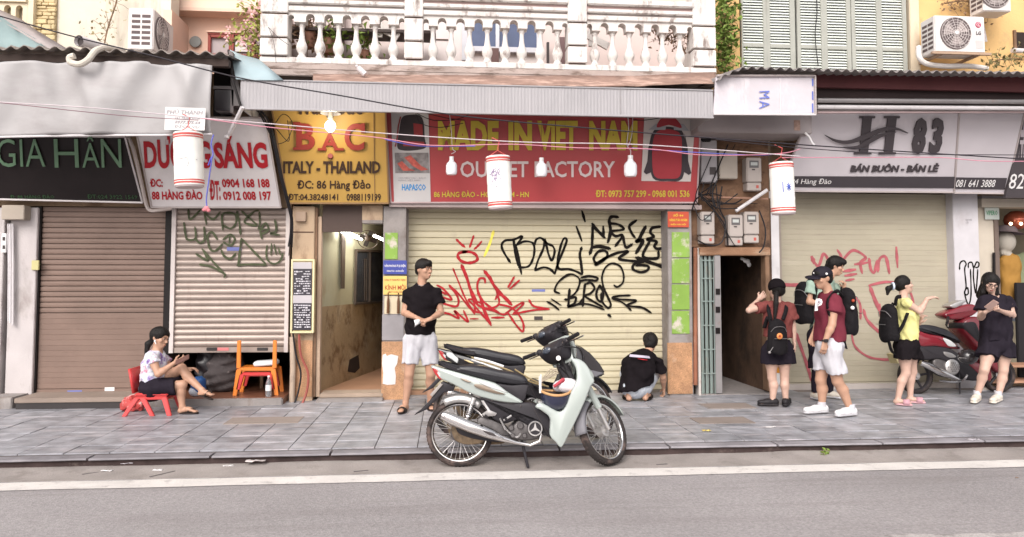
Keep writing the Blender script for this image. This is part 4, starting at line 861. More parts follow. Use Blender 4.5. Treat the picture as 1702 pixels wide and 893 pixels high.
# rusty tin strip on top
mb = MB(); rows = [[],[],[]]
for i in range(120):
    u = i/119; px = 520+(1190-520)*u; up = -6*sin(max(0,(u-.8)/.2)*1.4) if u > .8 else 0
    n1 = noise.noise((u*30,0,0))
    rows[0].append(P(px, 139+u*8-1-1.5*abs(sin(u*5))+n1*1.0+up, 8.46)); rows[1].append(P(px, 128+u*7+noise.noise((u*22,3,0))*2+up, 8.8)); rows[2].append(P(px, 121+u*5+up, 9.0))
mb.grid(rows); o = mb.build('rusty_tin_strip', rust, smooth=60); tag(o, 'rusty reddish tin strip lying along the top of the metal fascia', 'roof sheet'); o.modifiers.new('t','SOLIDIFY').thickness=.008
mb = MB().tube([P(595,113,8.75),P(607,124,8.75)], .035, 10); mb.ball(P(593,110,8.75), (.018,.018,.018)); tag(mb.build('spout', pvc), 'short grey rain spout poking out below the balcony', 'spout')
# MA board + grey beam, right
q = [P(1185,189,8.41),P(1355,190,8.41),P(1354,128,8.41),P(1190,128,8.41)]
mbo = MB().hexa(q, (0,.03,0)).build('fascia_board', mat('silver_wrapped_board', (.54,.50,.53), .4, var=.06, bump=.3, bs=14, stain=[((.72,.68,.70),.6,3,(1.5,1,.6),.52)]), smooth=0); tag(mbo, 'silvery wrapped board with blue letters printed sideways, at the right end of the metal fascia', 'board')
text('lettering', 'MA', [P(1262,152,8.40),P(1262,181,8.40),P(1279,180,8.40),P(1279,151,8.40)], mat('faded_blue_print', (.12,.16,.48), .5, var=.2), mbo, bold=0, th=.001, out=.002, res=2, sp=1.25)
for px, a in ((1296,.012),(1237,.006),(1221,.005)): MB().tube([P(px,130,8.405),P(px+1,189,8.405)], a/2, 4).build('crease', mat('pale_crease', (.68,.64,.66), .4), mbo, smooth=0)
for y0_, y1_ in ((131,143),(152,166),(172,187)): BX('blue_tape', mat('faded_blue_print', (.12,.16,.48), .5), (1350,y0_,1352,y1_), 8.402, .006, mbo, smooth=0)
MB().tube([P(1186,190,8.39),P(1356,191,8.39)], .012, 6).build('edge_trim', pvc, mbo); MB().tube([P(1356,191,8.39),P(1355,126,8.39)], .012, 6).build('edge_trim', mat('grey_trim',(.4,.35,.34),.5), mbo); MB().tube([P(1192,126,8.39),P(1355,126,8.39)], .014, 6).build('edge_trim', mat('grey_trim',(.4,.35,.34),.5), mbo)
bm_ = BX('beam_box', mat('dull_grey_box', (.34,.30,.30), .6, var=.08, stain=[((.22,.17,.16),.4,4,(1,1,1),.58)]), (1160,190,1350,221), 8.95, .5, smooth=0, bevel=.01); tag(bm_, 'dull grey boxed beam under the silvery board, over the meters', 'beam')
BX('rust_patch', rust, (1320,200,1330,217), 8.944, .008, bm_, smooth=0)
ck = MB().tube(smoothpts([P(1338,221,8.95),P(1345,228,8.93),P(1350,238,8.92),P(1354,241,8.92)],5), .014, 6); tag(ck.build('hanging_wire_end', white_pl), 'white loose wire end dangling under the grey beam left of the letter H', 'wire')
# C: corrugated roof right
def zfC(x):
    a = PX(1195,125,8.3); b = PX(1250,108,8.3); c = PX(1390,113,8.3); d = PX(1760,122,8.3)
    za_, zb2, zc2, zd = PZ(1195,131,8.3), PZ(1250,112,8.3), PZ(1390,117,8.3), PZ(1760,121,8.3)
    if x < b: t = (x-a)/(b-a); return za_+(zb2-za_)*sin(max(t,0)*pi/2)
    if x < c: return zb2+(zc2-zb2)*(x-b)/(c-b)
    return zc2+(zd-zc2)*(x-c)/(d-c)
rC = corr((PX(1195,120,8.3), X1), lambda x: 8.3, zfC, 9.78, lambda x: zfC(x)+.22, .115, .018, .006, 'corrugated_roof', mat('corrugated_grey_roofing', (.22,.20,.195), .85, var=.15, vs=5, bump=.4, stain=[((.42,.38,.36),.5,5,(1,1,1),.57)])); tag(rC, 'weathered grey corrugated canopy roof over the silvery board and the white sign at the right', 'roof')
m1 = BX('fascia_board', maroonm, (1356,124,1800,150), 8.62, .06, smooth=0); tag(m1, 'maroon fascia board beneath the right corrugated roof', 'board')
m2 = BX('fascia_board', mat('dark_brown_fascia', (.035,.022,.022), .6), (1356,150.5,1800,167), 8.72, .06, smooth=0); tag(m2, 'dark brown lower fascia board above the steel roller tube at the right', 'board')
rt = empty('awning_roller', P(1500,182,8.7), 'grey steel awning roller tube along the top of the white sign at the right', 'awning')
MB().tube([P(1358,167,8.66),P(1800,170,8.66)], .03, 10).build('tube', steel, rt); MB().tube([P(1358,178,8.7),P(1800,181,8.7)], .028, 10).build('tube', pvc, rt); MB().tube([P(1358,187,8.74),P(1800,186,8.74)], .016, 6).build('tube', mat('pink_grey_trim', (.42,.32,.32), .5), rt)
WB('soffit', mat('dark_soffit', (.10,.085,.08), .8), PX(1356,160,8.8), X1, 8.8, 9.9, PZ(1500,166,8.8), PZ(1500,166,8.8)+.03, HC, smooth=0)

# ================================================================ upper storeys
# House A
ZT = 9.0
WB('upper_wall', cream_wall, X0-6, PX(283,60,10.0), 10.0, 10.3, 4.1, ZT, HA, smooth=0)
WB('upper_wall', peach, PX(283,60,10.6)-.3, PX(440,60,10.6)+.5, 10.62, 10.9, 4.1, ZT, HA, smooth=0)
WB('return_wall', peach, PX(271,60,10)-.0, PX(283,60,10.0)+.02, 9.985, 10.62, 4.1, PZ(280,15,9.98)-.01, HA, smooth=0)
sx0, sx1 = PX(270,14,10.4), PX(408,14,10.4)
WB('balcony_slab', mat('peach_light', (.80,.60,.48), .8, var=.04), sx0, sx1+.25, 10.38, 10.62, PZ(340,15,10.38), PZ(340,15,10.38)+1.2, HA, smooth=0, bevel=.01)
WB('slab_edge', peach, sx0-.06, sx1+.25, 10.35, 10.62, PZ(340,16,10.35)-.02, PZ(340,13,10.35), HA, smooth=0)
MB().lathe(P(325,70,10.6), (0,-1,0), [(.001,.02),(.075,.02),(.082,.01),(.082,0)], 20).build('round_vent', mat('grey_vent', (.25,.26,.25), .6), HA)
wf_ = mat('dark_red_window_wood', (.30,.07,.055), .6, var=.1)
x0,x1,z0,z1 = rect(348,54,440,110,10.55); w = WB('window', mat('window_curtain', (.42,.36,.36), .6), x0,x1,10.6,10.62,z0,z1, HA, smooth=0)
for r in ((345,55,440,58),(345,58,349.5,112),(380,58,388,112),(418,58,424,112),(349,58,380,62)): BX('window_frame', wf_, r, 10.55, .05, w, smooth=0)
BX('window_frame', peach, (343,52,440,54.5), 10.53, .08, w, smooth=0); BX('pane', mat('pale_pane', (.5,.47,.46), .2), (391,66,416,86), 10.56, .02, w, smooth=0)
BX('window_frame', wf_, (345,90,440,112), 10.565, .04, w, smooth=0)
# stone-clad strip, cream balustrade with arches
x0,x1,z0,z1 = rect(57,-30,92,90,9.95); stn = mat('yellow_stone_cladding', (.60,.48,.28), .85, var=.15, vs=8, rnd=.12)
sc = WB('stone_cladding', mat('cladding_mortar', (.40,.31,.19), .9), x0,x1,9.97,10.0,z0,z1, HA, smooth=0)
rr = random.Random(5); z = z0
while z < z1-.03:
    h = rr.uniform(.04,.075); x = x0
    while x < x1-.03:
        w = min(rr.uniform(.07,.16), x1-x); d = rr.uniform(.01,.035)
        WB('stone', stn, x+.003, x+w-.003, 9.97-d, 9.975, z+.003, min(z+h-.003, z1), sc, smooth=0, bevel=.008, seg=1); x += w
    z += h
WB('pilaster', mat('cream_pilaster', (.72,.62,.46), .8, var=.05), PX(46,40,9.9), PX(56,40,9.9), 9.88, 10.0, 3.9, ZT, HA, smooth=0)
def arch(cx, r, zb, zt, n=8): return [(cx-r,zb),(cx+r,zb)]+[(cx+r*cos(pi*k/n), zt-r+r*sin(pi*k/n)) for k in range(n+1)]
x0,x1,z0,z1 = rect(-90,4,46,60,9.9)
holes = [arch(PX(c,30,9.9), .042, PZ(30,36,9.9), PZ(30,10,9.9)) for c in (-60,-38,-16,13.5,33)]
plate('balustrade', [[(x0,z0),(x1,z0),(x1,z1),(x0,z1)]]+holes, .08, mat('cream_pilaster', (.72,.62,.46), .8), HA, to3=lambda u,v,w: (u, 9.88+w, v), smooth=0)
WB('handrail', mat('cream_pilaster', (.72,.62,.46), .8), x0, x1, 9.84, 10.0, z1+.002, z1+.06, HA, smooth=0)
# AC units
def ac_unit(name, label, loc, W_, H_, D_, rz, badge=False, group='outdoor air-conditioner units'):
    o = empty(name, loc, label, 'air conditioner', group); o.rotation_euler = (0,0,rz)
    def part(n_, mb, m, par=None, **k):
        ob = mb.build(n_, m, None, **k); ob.parent = par or o
        if par: ob.location = Vector(ob.location)-Vector(par.location)
        return ob
    cs = mat('off_white_casing', (.68,.64,.62), .45, var=.04, stain=[((.45,.38,.34),.35,5,(1,1,.5),.58)])
    body = part('casing', MB().box(-W_/2,W_/2,-D_/2,D_/2,0,H_), cs, bevel=.012)
    fx = -W_*.09; fz = H_*.52; R_ = H_*.42
    part('fan_recess', MB().lathe((fx,-D_/2-.002,fz), (0,-1,0), [(.001,0),(R_,0),(R_,.006),(R_*1.04,.006),(R_*1.05,0)], 28), mat('grey_fan_shadow', (.16,.13,.13), .6))
    bl = MB()
    for k in range(3):
        a = k*2*pi/3; bl.add([(fx+.03*cos(a),-D_/2-.012,fz+.03*sin(a)),(fx+R_*.9*cos(a+.1),-D_/2-.010,fz+R_*.9*sin(a+.1)),(fx+R_*.9*cos(a+1.2),-D_/2-.014,fz+R_*.9*sin(a+1.2)),(fx+.03*cos(a+1.4),-D_/2-.012,fz+.03*sin(a+1.4))],[(0,1,2,3)])
    part('fan_blades', bl, mat('grey_fan', (.40,.35,.34), .5), smooth=0)
    gr = MB()
    for rr_ in [R_*t for t in (.2,.36,.52,.68,.84,1)]:
        gr.tube([(fx+rr_*cos(t*pi/14),-D_/2-.024,fz+rr_*sin(t*pi/14)) for t in range(29)], .0028, 4, caps=False)
    for k in range(16):
        a = k*pi/8; gr.tube([(fx+.03*cos(a),-D_/2-.024,fz+.03*sin(a)),(fx+R_*cos(a+.25),-D_/2-.022,fz+R_*sin(a+.25))], .0028, 4, caps=False)
    part('fan_grille', gr, mat('grille_white', (.62,.56,.54), .5))
    part('hub_cap', MB().lathe((fx,-D_/2-.024,fz),(0,-1,0),[(.001,.01),(.028,.01),(.03,0)],16), cs)
    for i in range(6):
        for j in range(2): part('side_vent', MB().box(-W_/2-.004,-W_/2+.002,-D_*.38+j*D_*.4,-D_*.05+j*D_*.4,H_*(.12+.13*i),H_*(.19+.13*i)), mat('vent_dark', (.12,.09,.09), .7), smooth=0)
        part('side_vent', MB().box(W_/2-.002,W_/2+.004,-D_*.34,D_*.36,H_*(.12+.13*i),H_*(.19+.13*i)), mat('vent_dark', (.12,.09,.09), .7), smooth=0)
    return o, part
acm = P(1588, 90, 9.35)
o, part = ac_unit('air_conditioner', 'white outdoor air-conditioner unit with a round red badge, mounted on the yellow wall', (acm.x, 9.40, PZ(1588,87,9.25)), .72, .50, .30, 0)
bx_, bz_ = .265, .385
part('badge', MB().lathe((bx_,-.152,bz_),(0,-1,0),[(.001,.004),(.04,.004),(.042,0)],20), mat('badge_red',(.45,.03,.10),.4,var=0))
part('badge_mark', MB().tube([(bx_+.026*cos(t*pi/10+.2),-.158,bz_+.026*sin(t*pi/10+.2)) for t in range(18)], .0032, 4), whitep, smooth=0)
part('badge_mark', MB().box(bx_-.004,bx_+.002,-.160,-.156,bz_-.010,bz_+.014).box(bx_-.004,bx_+.012,-.161,-.157,bz_-.014,bz_-.009), whitep, smooth=0)
lq = [(bx_-.036,-.151,.245),(bx_+.036,-.151,.245),(bx_+.036,-.151,.295),(bx_-.036,-.151,.295)]
tt = text('lettering', 'LG', lq, mat('dark_grey_print',(.12,.11,.12),.5,var=0), None, bold=.03, th=.002, res=2); tt.parent = o
part('rating_label', MB().box(bx_-.045,bx_+.06,-.153,-.149,.06,.17), mat('label_grey',(.55,.52,.51),.5), smooth=0)
MB().box(acm.x-.42,acm.x+.42,9.22,9.26,PZ(1588,87,9.25)-.035,PZ(1588,87,9.25)-.004).box(acm.x-.28,acm.x-.25,9.24,9.8,PZ(1588,87,9.25)-.04,PZ(1588,87,9.25)-.006).box(acm.x+.25,acm.x+.28,9.24,9.8,PZ(1588,87,9.25)-.04,PZ(1588,87,9.25)-.006).build('bracket', mat('rusty_bracket',(.4,.28,.2),.7), HC, smooth=0)
ap = MB().tube(smoothpts([P(1527,78,9.5),P(1528,95,9.45),P(1540,106,9.45),P(1570,110,9.45),P(1610,110,9.5),P(1640,114,9.6)],6), .035, 10); tag(ap.build('insulated_pipe', mat('white_wrap',(.70,.66,.63),.6,bump=.4)), 'thick white wrapped pipe drooping beneath the air conditioner with the red badge', 'pipe')
o2, _ = ac_unit('air_conditioner', 'white outdoor air-conditioner unit cut off by the top right of the picture', (PX(1650,10,9.4), 9.45, PZ(1650,18,9.3)), .40, .5, .28, 0)
l3 = P(247,85,9.7)
o3, _ = ac_unit('air_conditioner', 'white outdoor air-conditioner unit seen end-on on the cream wall above the tarpaulin', (PX(232,80,9.55)+.12, 9.60, PZ(232,84,9.3)), .66, .52, .30, radians(90))
tag(MB().tube(smoothpts([P(1622,-20,9.7),P(1624,8,9.7),P(1632,40,9.72),P(1638,70,9.72)],5), .025, 8).build('refrigerant_pipe', pvc), 'thin pipe running down the yellow wall right of the air conditioner', 'pipe')
# House C upper wall with window opening
zC0 = 4.25
xw0, xw1 = PX(1231,60,9.75), PX(1512,60,9.75); x0c = PX(1190,60,9.78)
WB('upper_wall', yellow_wall, x0c, xw0, 9.78, 10.1, zC0-.2, ZT, HC, smooth=0); WB('upper_wall', yellow_wall, xw1, X1+4, 9.80, 10.1, zC0-.2, ZT, HC, smooth=0)
WB('window_trim', mat('cream_trim', (.66,.56,.42), .8, var=.05, stain=[((.4,.3,.2),.4,4,(1,1,.4),.57)]), xw1-.01, PX(1527,60,9.75), 9.72, 9.795, zC0-.2, ZT, HC, smooth=0, bevel=.008)
WB('upper_wall', glass_d, xw0, xw1, 10.0, 10.1, zC0-.2, ZT, HC, smooth=0)
wnd = empty('louvred_window', ((xw0+xw1)/2, 9.75, zC0), None); wnd.parent = HC; wnd.location = Vector(((xw0+xw1)/2, 9.75, zC0)) - HC.location
lx = [(1234.6,1268),(1280,1313),(1330,1364),(1375,1407),(1421,1456),(1466,1500)]
zbt, zsp0, zsp1, ztp = PZ(1370,118,9.74), PZ(1370,82,9.74), PZ(1370,76,9.74), PZ(1370,-140,9.74)
for k, (a, b) in enumerate(lx):
    xa, xb = PX(a,60,9.74), PX(b,60,9.74); lf = [1232,1274,1324,1369,1414.5,1460][k]; rf = [1273.5,1321.5,1368.5,1414,1459.5,1507][k]
    ya = 9.72 + (.012 if k%2 else 0)
    leaf = MB(); xl_, xr2 = PX(lf,60,9.74), PX(rf,60,9.74)
    for s in ((xl_,xa,zbt,ztp),(xb,xr2,zbt,ztp),(xa,xb,zsp0,zsp1)): leaf.box(s[0]+(.001),s[1]-.001,ya,ya+.04,s[2],s[3])
    lo_ = leaf.build('shutter_leaf', louver_m, wnd, smooth=0)
    sl = MB(); pz = .0385
    for z_lo, z_hi in ((zbt,zsp0),(zsp1,ztp)):
        n_ = round((z_hi-z_lo)/pz); pq = (z_hi-z_lo)/n_
        for i in range(n_):
            z = z_lo+.002+i*pq; s_ = .032; MBq = [(xa,ya+.006,z),(xb,ya+.006,z),(xb,ya+.034,z+s_),(xa,ya+.034,z+s_)]; sl.hexa(MBq, (0,.006,-.004))
    sl.build('louvre_slats', louver_s, lo_, smooth=0, kind='stuff')
MB().tube(smoothpts([P(1356,-20,9.66),P(1358,20,9.66),P(1355,60,9.66),P(1360,110,9.66)],5), .007, 5).build('cable', blackrub, wnd)
# little window and pipes at the right edge
lw = BX('window', darkwall, (1690,54,1720,84), 9.79, .05, HC, smooth=0); BX('window_frame', wood, (1686,50,1690,88), 9.77, .05, lw, smooth=0)
tag(MB().tube([P(1682,84,9.7),P(1800,90,9.7)], .035, 10).build('wall_pipe', pvc), 'grey-white pipe end jutting in at the upper right edge of the yellow wall', 'pipe')
# House B: rear wall, window, door, balcony
xb0, xb1 = PX(432,60,9.0), PX(1190,60,9.0)
pinkw = mat('pale_pink_plaster', (.62,.52,.49), .85, var=.05, vs=2, stain=[((.45,.36,.33),.4,3,(1,1,.6),.57)])
WB('upper_wall', pinkw, xb0-.1, PX(700,60,10.25), 10.25, 10.5, 4.25, ZT, HB, smooth=0); WB('upper_wall', mat('white_pink_plaster', (.70,.63,.61), .8, var=.05), PX(700,60,10.25), PX(900,60,10.25), 10.25, 10.5, 4.25, ZT, HB, smooth=0); WB('upper_wall', pinkw, PX(900,60,10.25), xb1+.4, 10.25, 10.5, 4.25, ZT, HB, smooth=0)
wB = empty('upper_window', P(825,90,10.2), None); wB.parent = HB; wB.location = P(825,90,10.2)-HB.location
BX('glass', mat('blue_grey_glass', (.06,.08,.15), .12, var=.3, vs=2), (782,-60,892,78), 10.2, .03, wB, smooth=0)
wfm = mat('white_window_frame', (.60,.60,.64), .5)
for r in ((768,-60,781,100),(824,-60,830,78),(892,-60,897,80)): BX('window_frame', wfm, r, 10.17, .06, wB, smooth=0)
BX('window_frame', wfm, (782,78,892,86), 10.16, .07, wB, smooth=0)
BX('door', mat('dark_door', (.14,.08,.075), .6), (817,80,829,104), 10.15, .08, HB, smooth=0); BX('door', mat('dark_brown_door', (.16,.10,.10), .6), (930,62,958,106), 10.15, .08, HB, smooth=0); BX('pipe_stub', darkpr, (909,70,913,106), 10.1, .05, HB, smooth=0)
for r in ((470,26,482,90),(560,-30,572,66)): BX('pilaster', mat('greyish_pilaster', (.45,.38,.36), .8, var=.1), r, 10.1, .14, HB, smooth=0)
for r in ((700,65,715,67),(725,65,745,67)): BX('groove', mat('dark_groove', (.10,.06,.045), .9), r, 10.24, .02, HB, smooth=0)
# terrace objects behind the balusters
sh_ = MB().obox(P(600,58,9.9), (1.0,.2,.02)); tag(sh_.build('shelf', mat('dark_shelf',(.08,.06,.055),.6)), 'dark shelf board behind the left balusters of the balcony', 'shelf')
for c_, lab in (((640,50),'white crooked board leaning on the balcony shelf at the left'),((990,66),'white crooked board behind the right balusters of the balcony')):
    M = Matrix.Rotation(.5,3,'Y'); tag(MB().obox(P(*c_,9.75),(.20,.02,.05),M).obox(P(c_[0]-8,c_[1]-10,9.76),(.03,.02,.18)).build('board', bright_wall, smooth=0), lab, 'board')
# balcony
bal = bright_wall; YB = 9.0
zf = lambda py: PZ(810, py, YB)
zb0, zb1 = zf(113), zf(103)   # bottom of base beam, top of it
WB('balcony_deck', mat('stained_deck', (.40,.33,.30), .85, var=.2, bump=.5, stain=[((.12,.08,.06),.8,5,(.6,1,2),.5)]), xb0+.06, xb1-.02, YB-.06, 10.3, zb0-.17, zb0-.09, HB, smooth=0, bevel=.01)
WB('balcony_moulding', mat('stained_deck', (.40,.33,.30), .85), xb0+.02, xb1, YB-.03, 10.3, zb0-.088, zb0-.004, HB, smooth=0, bevel=.012)
WB('base_beam', bal, xb0, xb1, YB, YB+.22, zb0, zb1, HB, smooth=0, bevel=.008)
piers = [(432,478),(672,703),(944,976),(1152,1190)]
for a, b in piers:
    xa, xb = PX(a,60,YB-.03), PX(b,60,YB-.03); zs = [zb1+.0, zf(73), zf(34), zf(-60)]
    for i in range(3): WB('pier_block', bal, xa, xb, YB-.03, YB+.22, zs[i]+.012, zs[i+1]-.010, HB, smooth=0, bevel=.008)
    WB('pier_core', mat('dark_groove', (.10,.06,.045), .9), xa+.02, xb-.02, YB-.005, YB+.2, zb1, zf(-60), HB, smooth=0)
lath = [(.052,0),(.052,.035),(.040,.045),(.038,.06),(.052,.085),(.066,.12),(.068,.15),(.058,.185),(.040,.23),(.030,.30),(.027,.36),(.030,.385),(.040,.40),(.034,.412),(.034,.43),(.05,.445),(.05,.50)]
balx = [[501.7,532,562.6,592,623.5,654],[719.6,750,780.5,810,839.6,867.4,898,926.6],[988.5,1018,1046,1073,1101,1130]]
proto = None
for bay, ((pa, pb), xs) in enumerate(zip([(478,672),(703,944),(976,1152)], balx)):
    xa, xb = PX(pa,60,YB), PX(pb,60,YB); bx_c = [PX(p,60,YB+.08) for p in xs]
    for x in bx_c:
        if proto is None: proto = MB().lathe((x,YB+.09,zb1), (0,0,1), [(r*.98,h*1.02) for r,h in lath], 18).build('baluster', bal, HB, smooth=50); pxl = x; pl0 = Vector(proto.location)
        else:
            o = proto.copy(); COL.objects.link(o); o.location = pl0 + Vector((x-pxl,0,0)); o.rotation_euler = (0,0,x*3)
    # arcaded board over the balusters
    zr0, zr1 = zb1+.44, zf(28)
    mid = [xa+.035]+[(bx_c[i]+bx_c[i+1])/2 for i in range(len(bx_c)-1)]+[xb-.035]
    ol = [(xa,zr1),(xa,zr0)]
    for i, m_ in enumerate(mid):
        r_ = .052 if 0 < i < len(mid)-1 else .034
        ol += [(m_-r_, zr0)] + [(m_-r_*cos(pi*k/8), zr0+.05+r_*sin(pi*k/8)) for k in range(9)] + [(m_+r_, zr0)]
    ol += [(xb,zr0),(xb,zr1)]
    seen = []; [seen.append(p) for p in ol if p not in seen]
    plate('arcade_board', [seen], .14, bal, HB, to3=lambda u,v,w: (u, YB+.02+w, v), smooth=0)
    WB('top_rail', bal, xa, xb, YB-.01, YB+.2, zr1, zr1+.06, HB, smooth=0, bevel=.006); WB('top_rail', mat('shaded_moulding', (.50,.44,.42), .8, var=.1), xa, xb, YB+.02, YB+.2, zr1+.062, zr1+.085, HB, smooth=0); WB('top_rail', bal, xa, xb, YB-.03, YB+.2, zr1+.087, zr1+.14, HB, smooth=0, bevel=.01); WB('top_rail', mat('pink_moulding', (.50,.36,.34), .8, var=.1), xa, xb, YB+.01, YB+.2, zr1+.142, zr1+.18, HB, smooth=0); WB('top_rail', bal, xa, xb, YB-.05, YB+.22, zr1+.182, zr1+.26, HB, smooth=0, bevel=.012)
# side returns of balcony
for x in (xb0, xb1-.1): WB('side_parapet', bal, x, x+.1, YB+.24, 10.25, zb0, zf(34), HB, smooth=0)
# ================================================================ bodies: a distance field meshed as ONE continuous surface
class SDF:
    def __init__(s, lo, hi, h):
        s.lo = np.array(lo, float); s.h = h; n = np.ceil((np.array(hi)-s.lo)/h).astype(int)+1; s.n = n
        s.ax = [(s.lo[i]+np.arange(n[i])*h).astype(np.float32) for i in range(3)]; s.D = np.full(n, 1.0, np.float32)
    def win(s, lo, hi, m):
        a = [max(0, int((lo[i]-m-s.lo[i])/s.h)) for i in range(3)]; b = [min(s.n[i], int((hi[i]+m-s.lo[i])/s.h)+2) for i in range(3)]
        if any(b[i] <= a[i] for i in range(3)): return None
        sl = tuple(slice(a[i], b[i]) for i in range(3))
        X = s.ax[0][a[0]:b[0]][:,None,None]; Y = s.ax[1][a[1]:b[1]][None,:,None]; Z = s.ax[2][a[2]:b[2]][None,None,:]
        return sl, X, Y, Z
    def blend(s, sl, d, k, sub=False):
        A = s.D[sl]
        if sub:
            h = np.clip(.5-.5*(A+d)/k, 0, 1); s.D[sl] = A*(1-h)-d*h+k*h*(1-h)
        else:
            h = np.clip(.5+.5*(A-d)/k, 0, 1); s.D[sl] = A*(1-h)+d*h-k*h*(1-h)
    def cap(s, a, b, ra, rb=None, k=.02, fr=None, f=1.0, flat=False, sub=False, fa=False):
        """tapered limb a->b; fr,f flatten it along a direction; flat = cut square at b (fa: at a too)"""
        rb = ra if rb is None else rb; a = np.array(a, np.float32); b = np.array(b, np.float32); R_ = max(ra, rb)*max(1, f)
        w = s.win(np.minimum(a, b)-R_, np.maximum(a, b)+R_, k+3*s.h)
        if w is None: return s
        sl, X, Y, Z = w; d = b-a; L2 = float(d@d)+1e-9
        px, py, pz = X-a[0], Y-a[1], Z-a[2]; t = (px*d[0]+py*d[1]+pz*d[2])/L2; tc = np.clip(t, 0, 1)
        qx, qy, qz = px-tc*d[0], py-tc*d[1], pz-tc*d[2]; q2 = qx*qx+qy*qy+qz*qz; r = ra+(rb-ra)*tc
        if fr is not None:
            fr = np.array(fr, float); fr = fr-d*float(fr@d)/L2; fr /= np.linalg.norm(fr)+1e-9
            c = qx*fr[0]+qy*fr[1]+qz*fr[2]; dd = (np.sqrt(np.maximum(q2+c*c*(1/(f*f)-1), 0))-r)*min(1, (1+f)/2)
        else: dd = np.sqrt(q2)-r
        if flat: dd = np.maximum(dd, (t-1)*sqrt(L2))
        if fa: dd = np.maximum(dd, -t*sqrt(L2))
        s.blend(sl, dd.astype(np.float32), k, sub); return s
    def ell(s, c, r, M=None, k=.02, sub=False):
        c = np.array(c, float); R_ = max(r); w = s.win(c-R_, c+R_, k+3*s.h)
        if w is None: return s
        sl, X, Y, Z = w; px, py, pz = X-c[0], Y-c[1], Z-c[2]
        if M is not None:
            m = np.array([[M[j][i] for j in range(3)] for i in range(3)])   # columns are the axes
            px, py, pz = px*m[0,0]+py*m[0,1]+pz*m[0,2], px*m[1,0]+py*m[1,1]+pz*m[1,2], px*m[2,0]+py*m[2,1]+pz*m[2,2]
        k0 = np.sqrt((px/r[0])**2+(py/r[1])**2+(pz/r[2])**2); k1 = np.sqrt((px/r[0]**2)**2+(py/r[1]**2)**2+(pz/r[2]**2)**2)+1e-6
        s.blend(sl, (k0*(k0-1)/k1).astype(np.float32), k, sub); return s
    def cut(s, p, n):   # remove the side the normal points to
        n = np.array(n, float); n /= np.linalg.norm(n); p = np.array(p, float)
        d = (s.ax[0][:,None,None]-p[0])*n[0]+(s.ax[1][None,:,None]-p[1])*n[1]+(s.ax[2][None,None,:]-p[2])*n[2]
        s.D = np.maximum(s.D, d.astype(np.float32)); return s
    def folds(s, amp, seed=0, fz=1.0, sc=1.0):
        r = np.random.RandomState(seed); D = s.D; m = np.abs(D) < .03; ii = np.nonzero(m)
        x, y, z = (s.ax[i][ii[i]] for i in range(3)); v_ = np.zeros_like(x)
        for k in range(7):
            w = r.normal(size=3)*np.array([22, 22, 26*fz])*sc*(1+.35*k); ph = r.uniform(0, 6.3)
            wq = r.normal(size=3)*7
            v_ += np.sin(x*w[0]+y*w[1]+z*w[2]+ph+1.3*np.sin(x*wq[0]+y*wq[1]+z*wq[2]))/(1+.5*k)
        D[ii] += (amp*v_/2.2).astype(np.float32); return s
    def mesh(s, name, m, parent, label=None):
        D = s.D; h = s.h; n = D.shape; S = D < 0; ids = []; pos = []; quads = []; cn = (n[0]-1, n[1]-1, n[2]-1)
        cid = lambda i, j, k: (i*cn[1]+j)*cn[2]+k
        for a in range(3):
            o1, o2 = [(1,2),(2,0),(0,1)][a]
            A = np.take(S, range(0, n[a]-1), a); B = np.take(S, range(1, n[a]), a); e = np.nonzero(A != B)
            e = [np.asarray(t) for t in e]; ok = (e[o1] > 0) & (e[o1] < n[o1]-1) & (e[o2] > 0) & (e[o2] < n[o2]-1) if True else None
            e = [t[ok] for t in e]; e1 = list(e); e1[a] = e[a]+1
            d0 = D[tuple(e)]; d1 = D[tuple(e1)]; t = d0/(d0-d1); p = np.stack([x.astype(float) for x in e], 1); p[:, a] += t
            q = []
            for u, w in ((1,1),(0,1),(0,0),(1,0)):
                c = list(e); c[o1] = e[o1]-u; c[o2] = e[o2]-w; c_ = cid(*c); q.append(c_); ids.append(c_); pos.append(p)
            q = np.stack(q, 1); inv = S[tuple(e)]; q[~inv] = q[~inv][:, ::-1]; quads.append(q)
        ids = np.concatenate(ids); pos = np.concatenate(pos); quads = np.concatenate(quads)
        if len(ids) == 0: return None
        u, inv = np.unique(ids, return_inverse=True); cnt = np.bincount(inv)
        V = np.stack([np.bincount(inv, pos[:, i])/cnt for i in range(3)], 1)*h+s.lo
        Q = np.searchsorted(u, quads).astype(np.int32)
        o0 = np.array([(V[:,0].min()+V[:,0].max())/2, (V[:,1].min()+V[:,1].max())/2, V[:,2].min()]); V = V-o0
        me = bpy.data.meshes.new(name); me.vertices.add(len(V)); me.vertices.foreach_set('co', V.astype(np.float32).ravel())
        me.loops.add(len(Q)*4); me.loops.foreach_set('vertex_index', Q.ravel()); me.polygons.add(len(Q))
        me.polygons.foreach_set('loop_start', np.arange(len(Q), dtype=np.int32)*4); me.update(calc_edges=True); me.shade_smooth()
        me.materials.append(m); o = bpy.data.objects.new(name, me); COL.objects.link(o)
        if parent: o.parent = parent; o.location = Vector(o0)-wloc(parent)
        else: o.location = Vector(o0)
        return tag(o, label)
V3 = Vector
def frame3(f, u):
    f = V3(f).normalized(); u = V3(u); u = (u-f*u.dot(f)).normalized(); r = f.cross(u); return r, f, u   # right, front, up
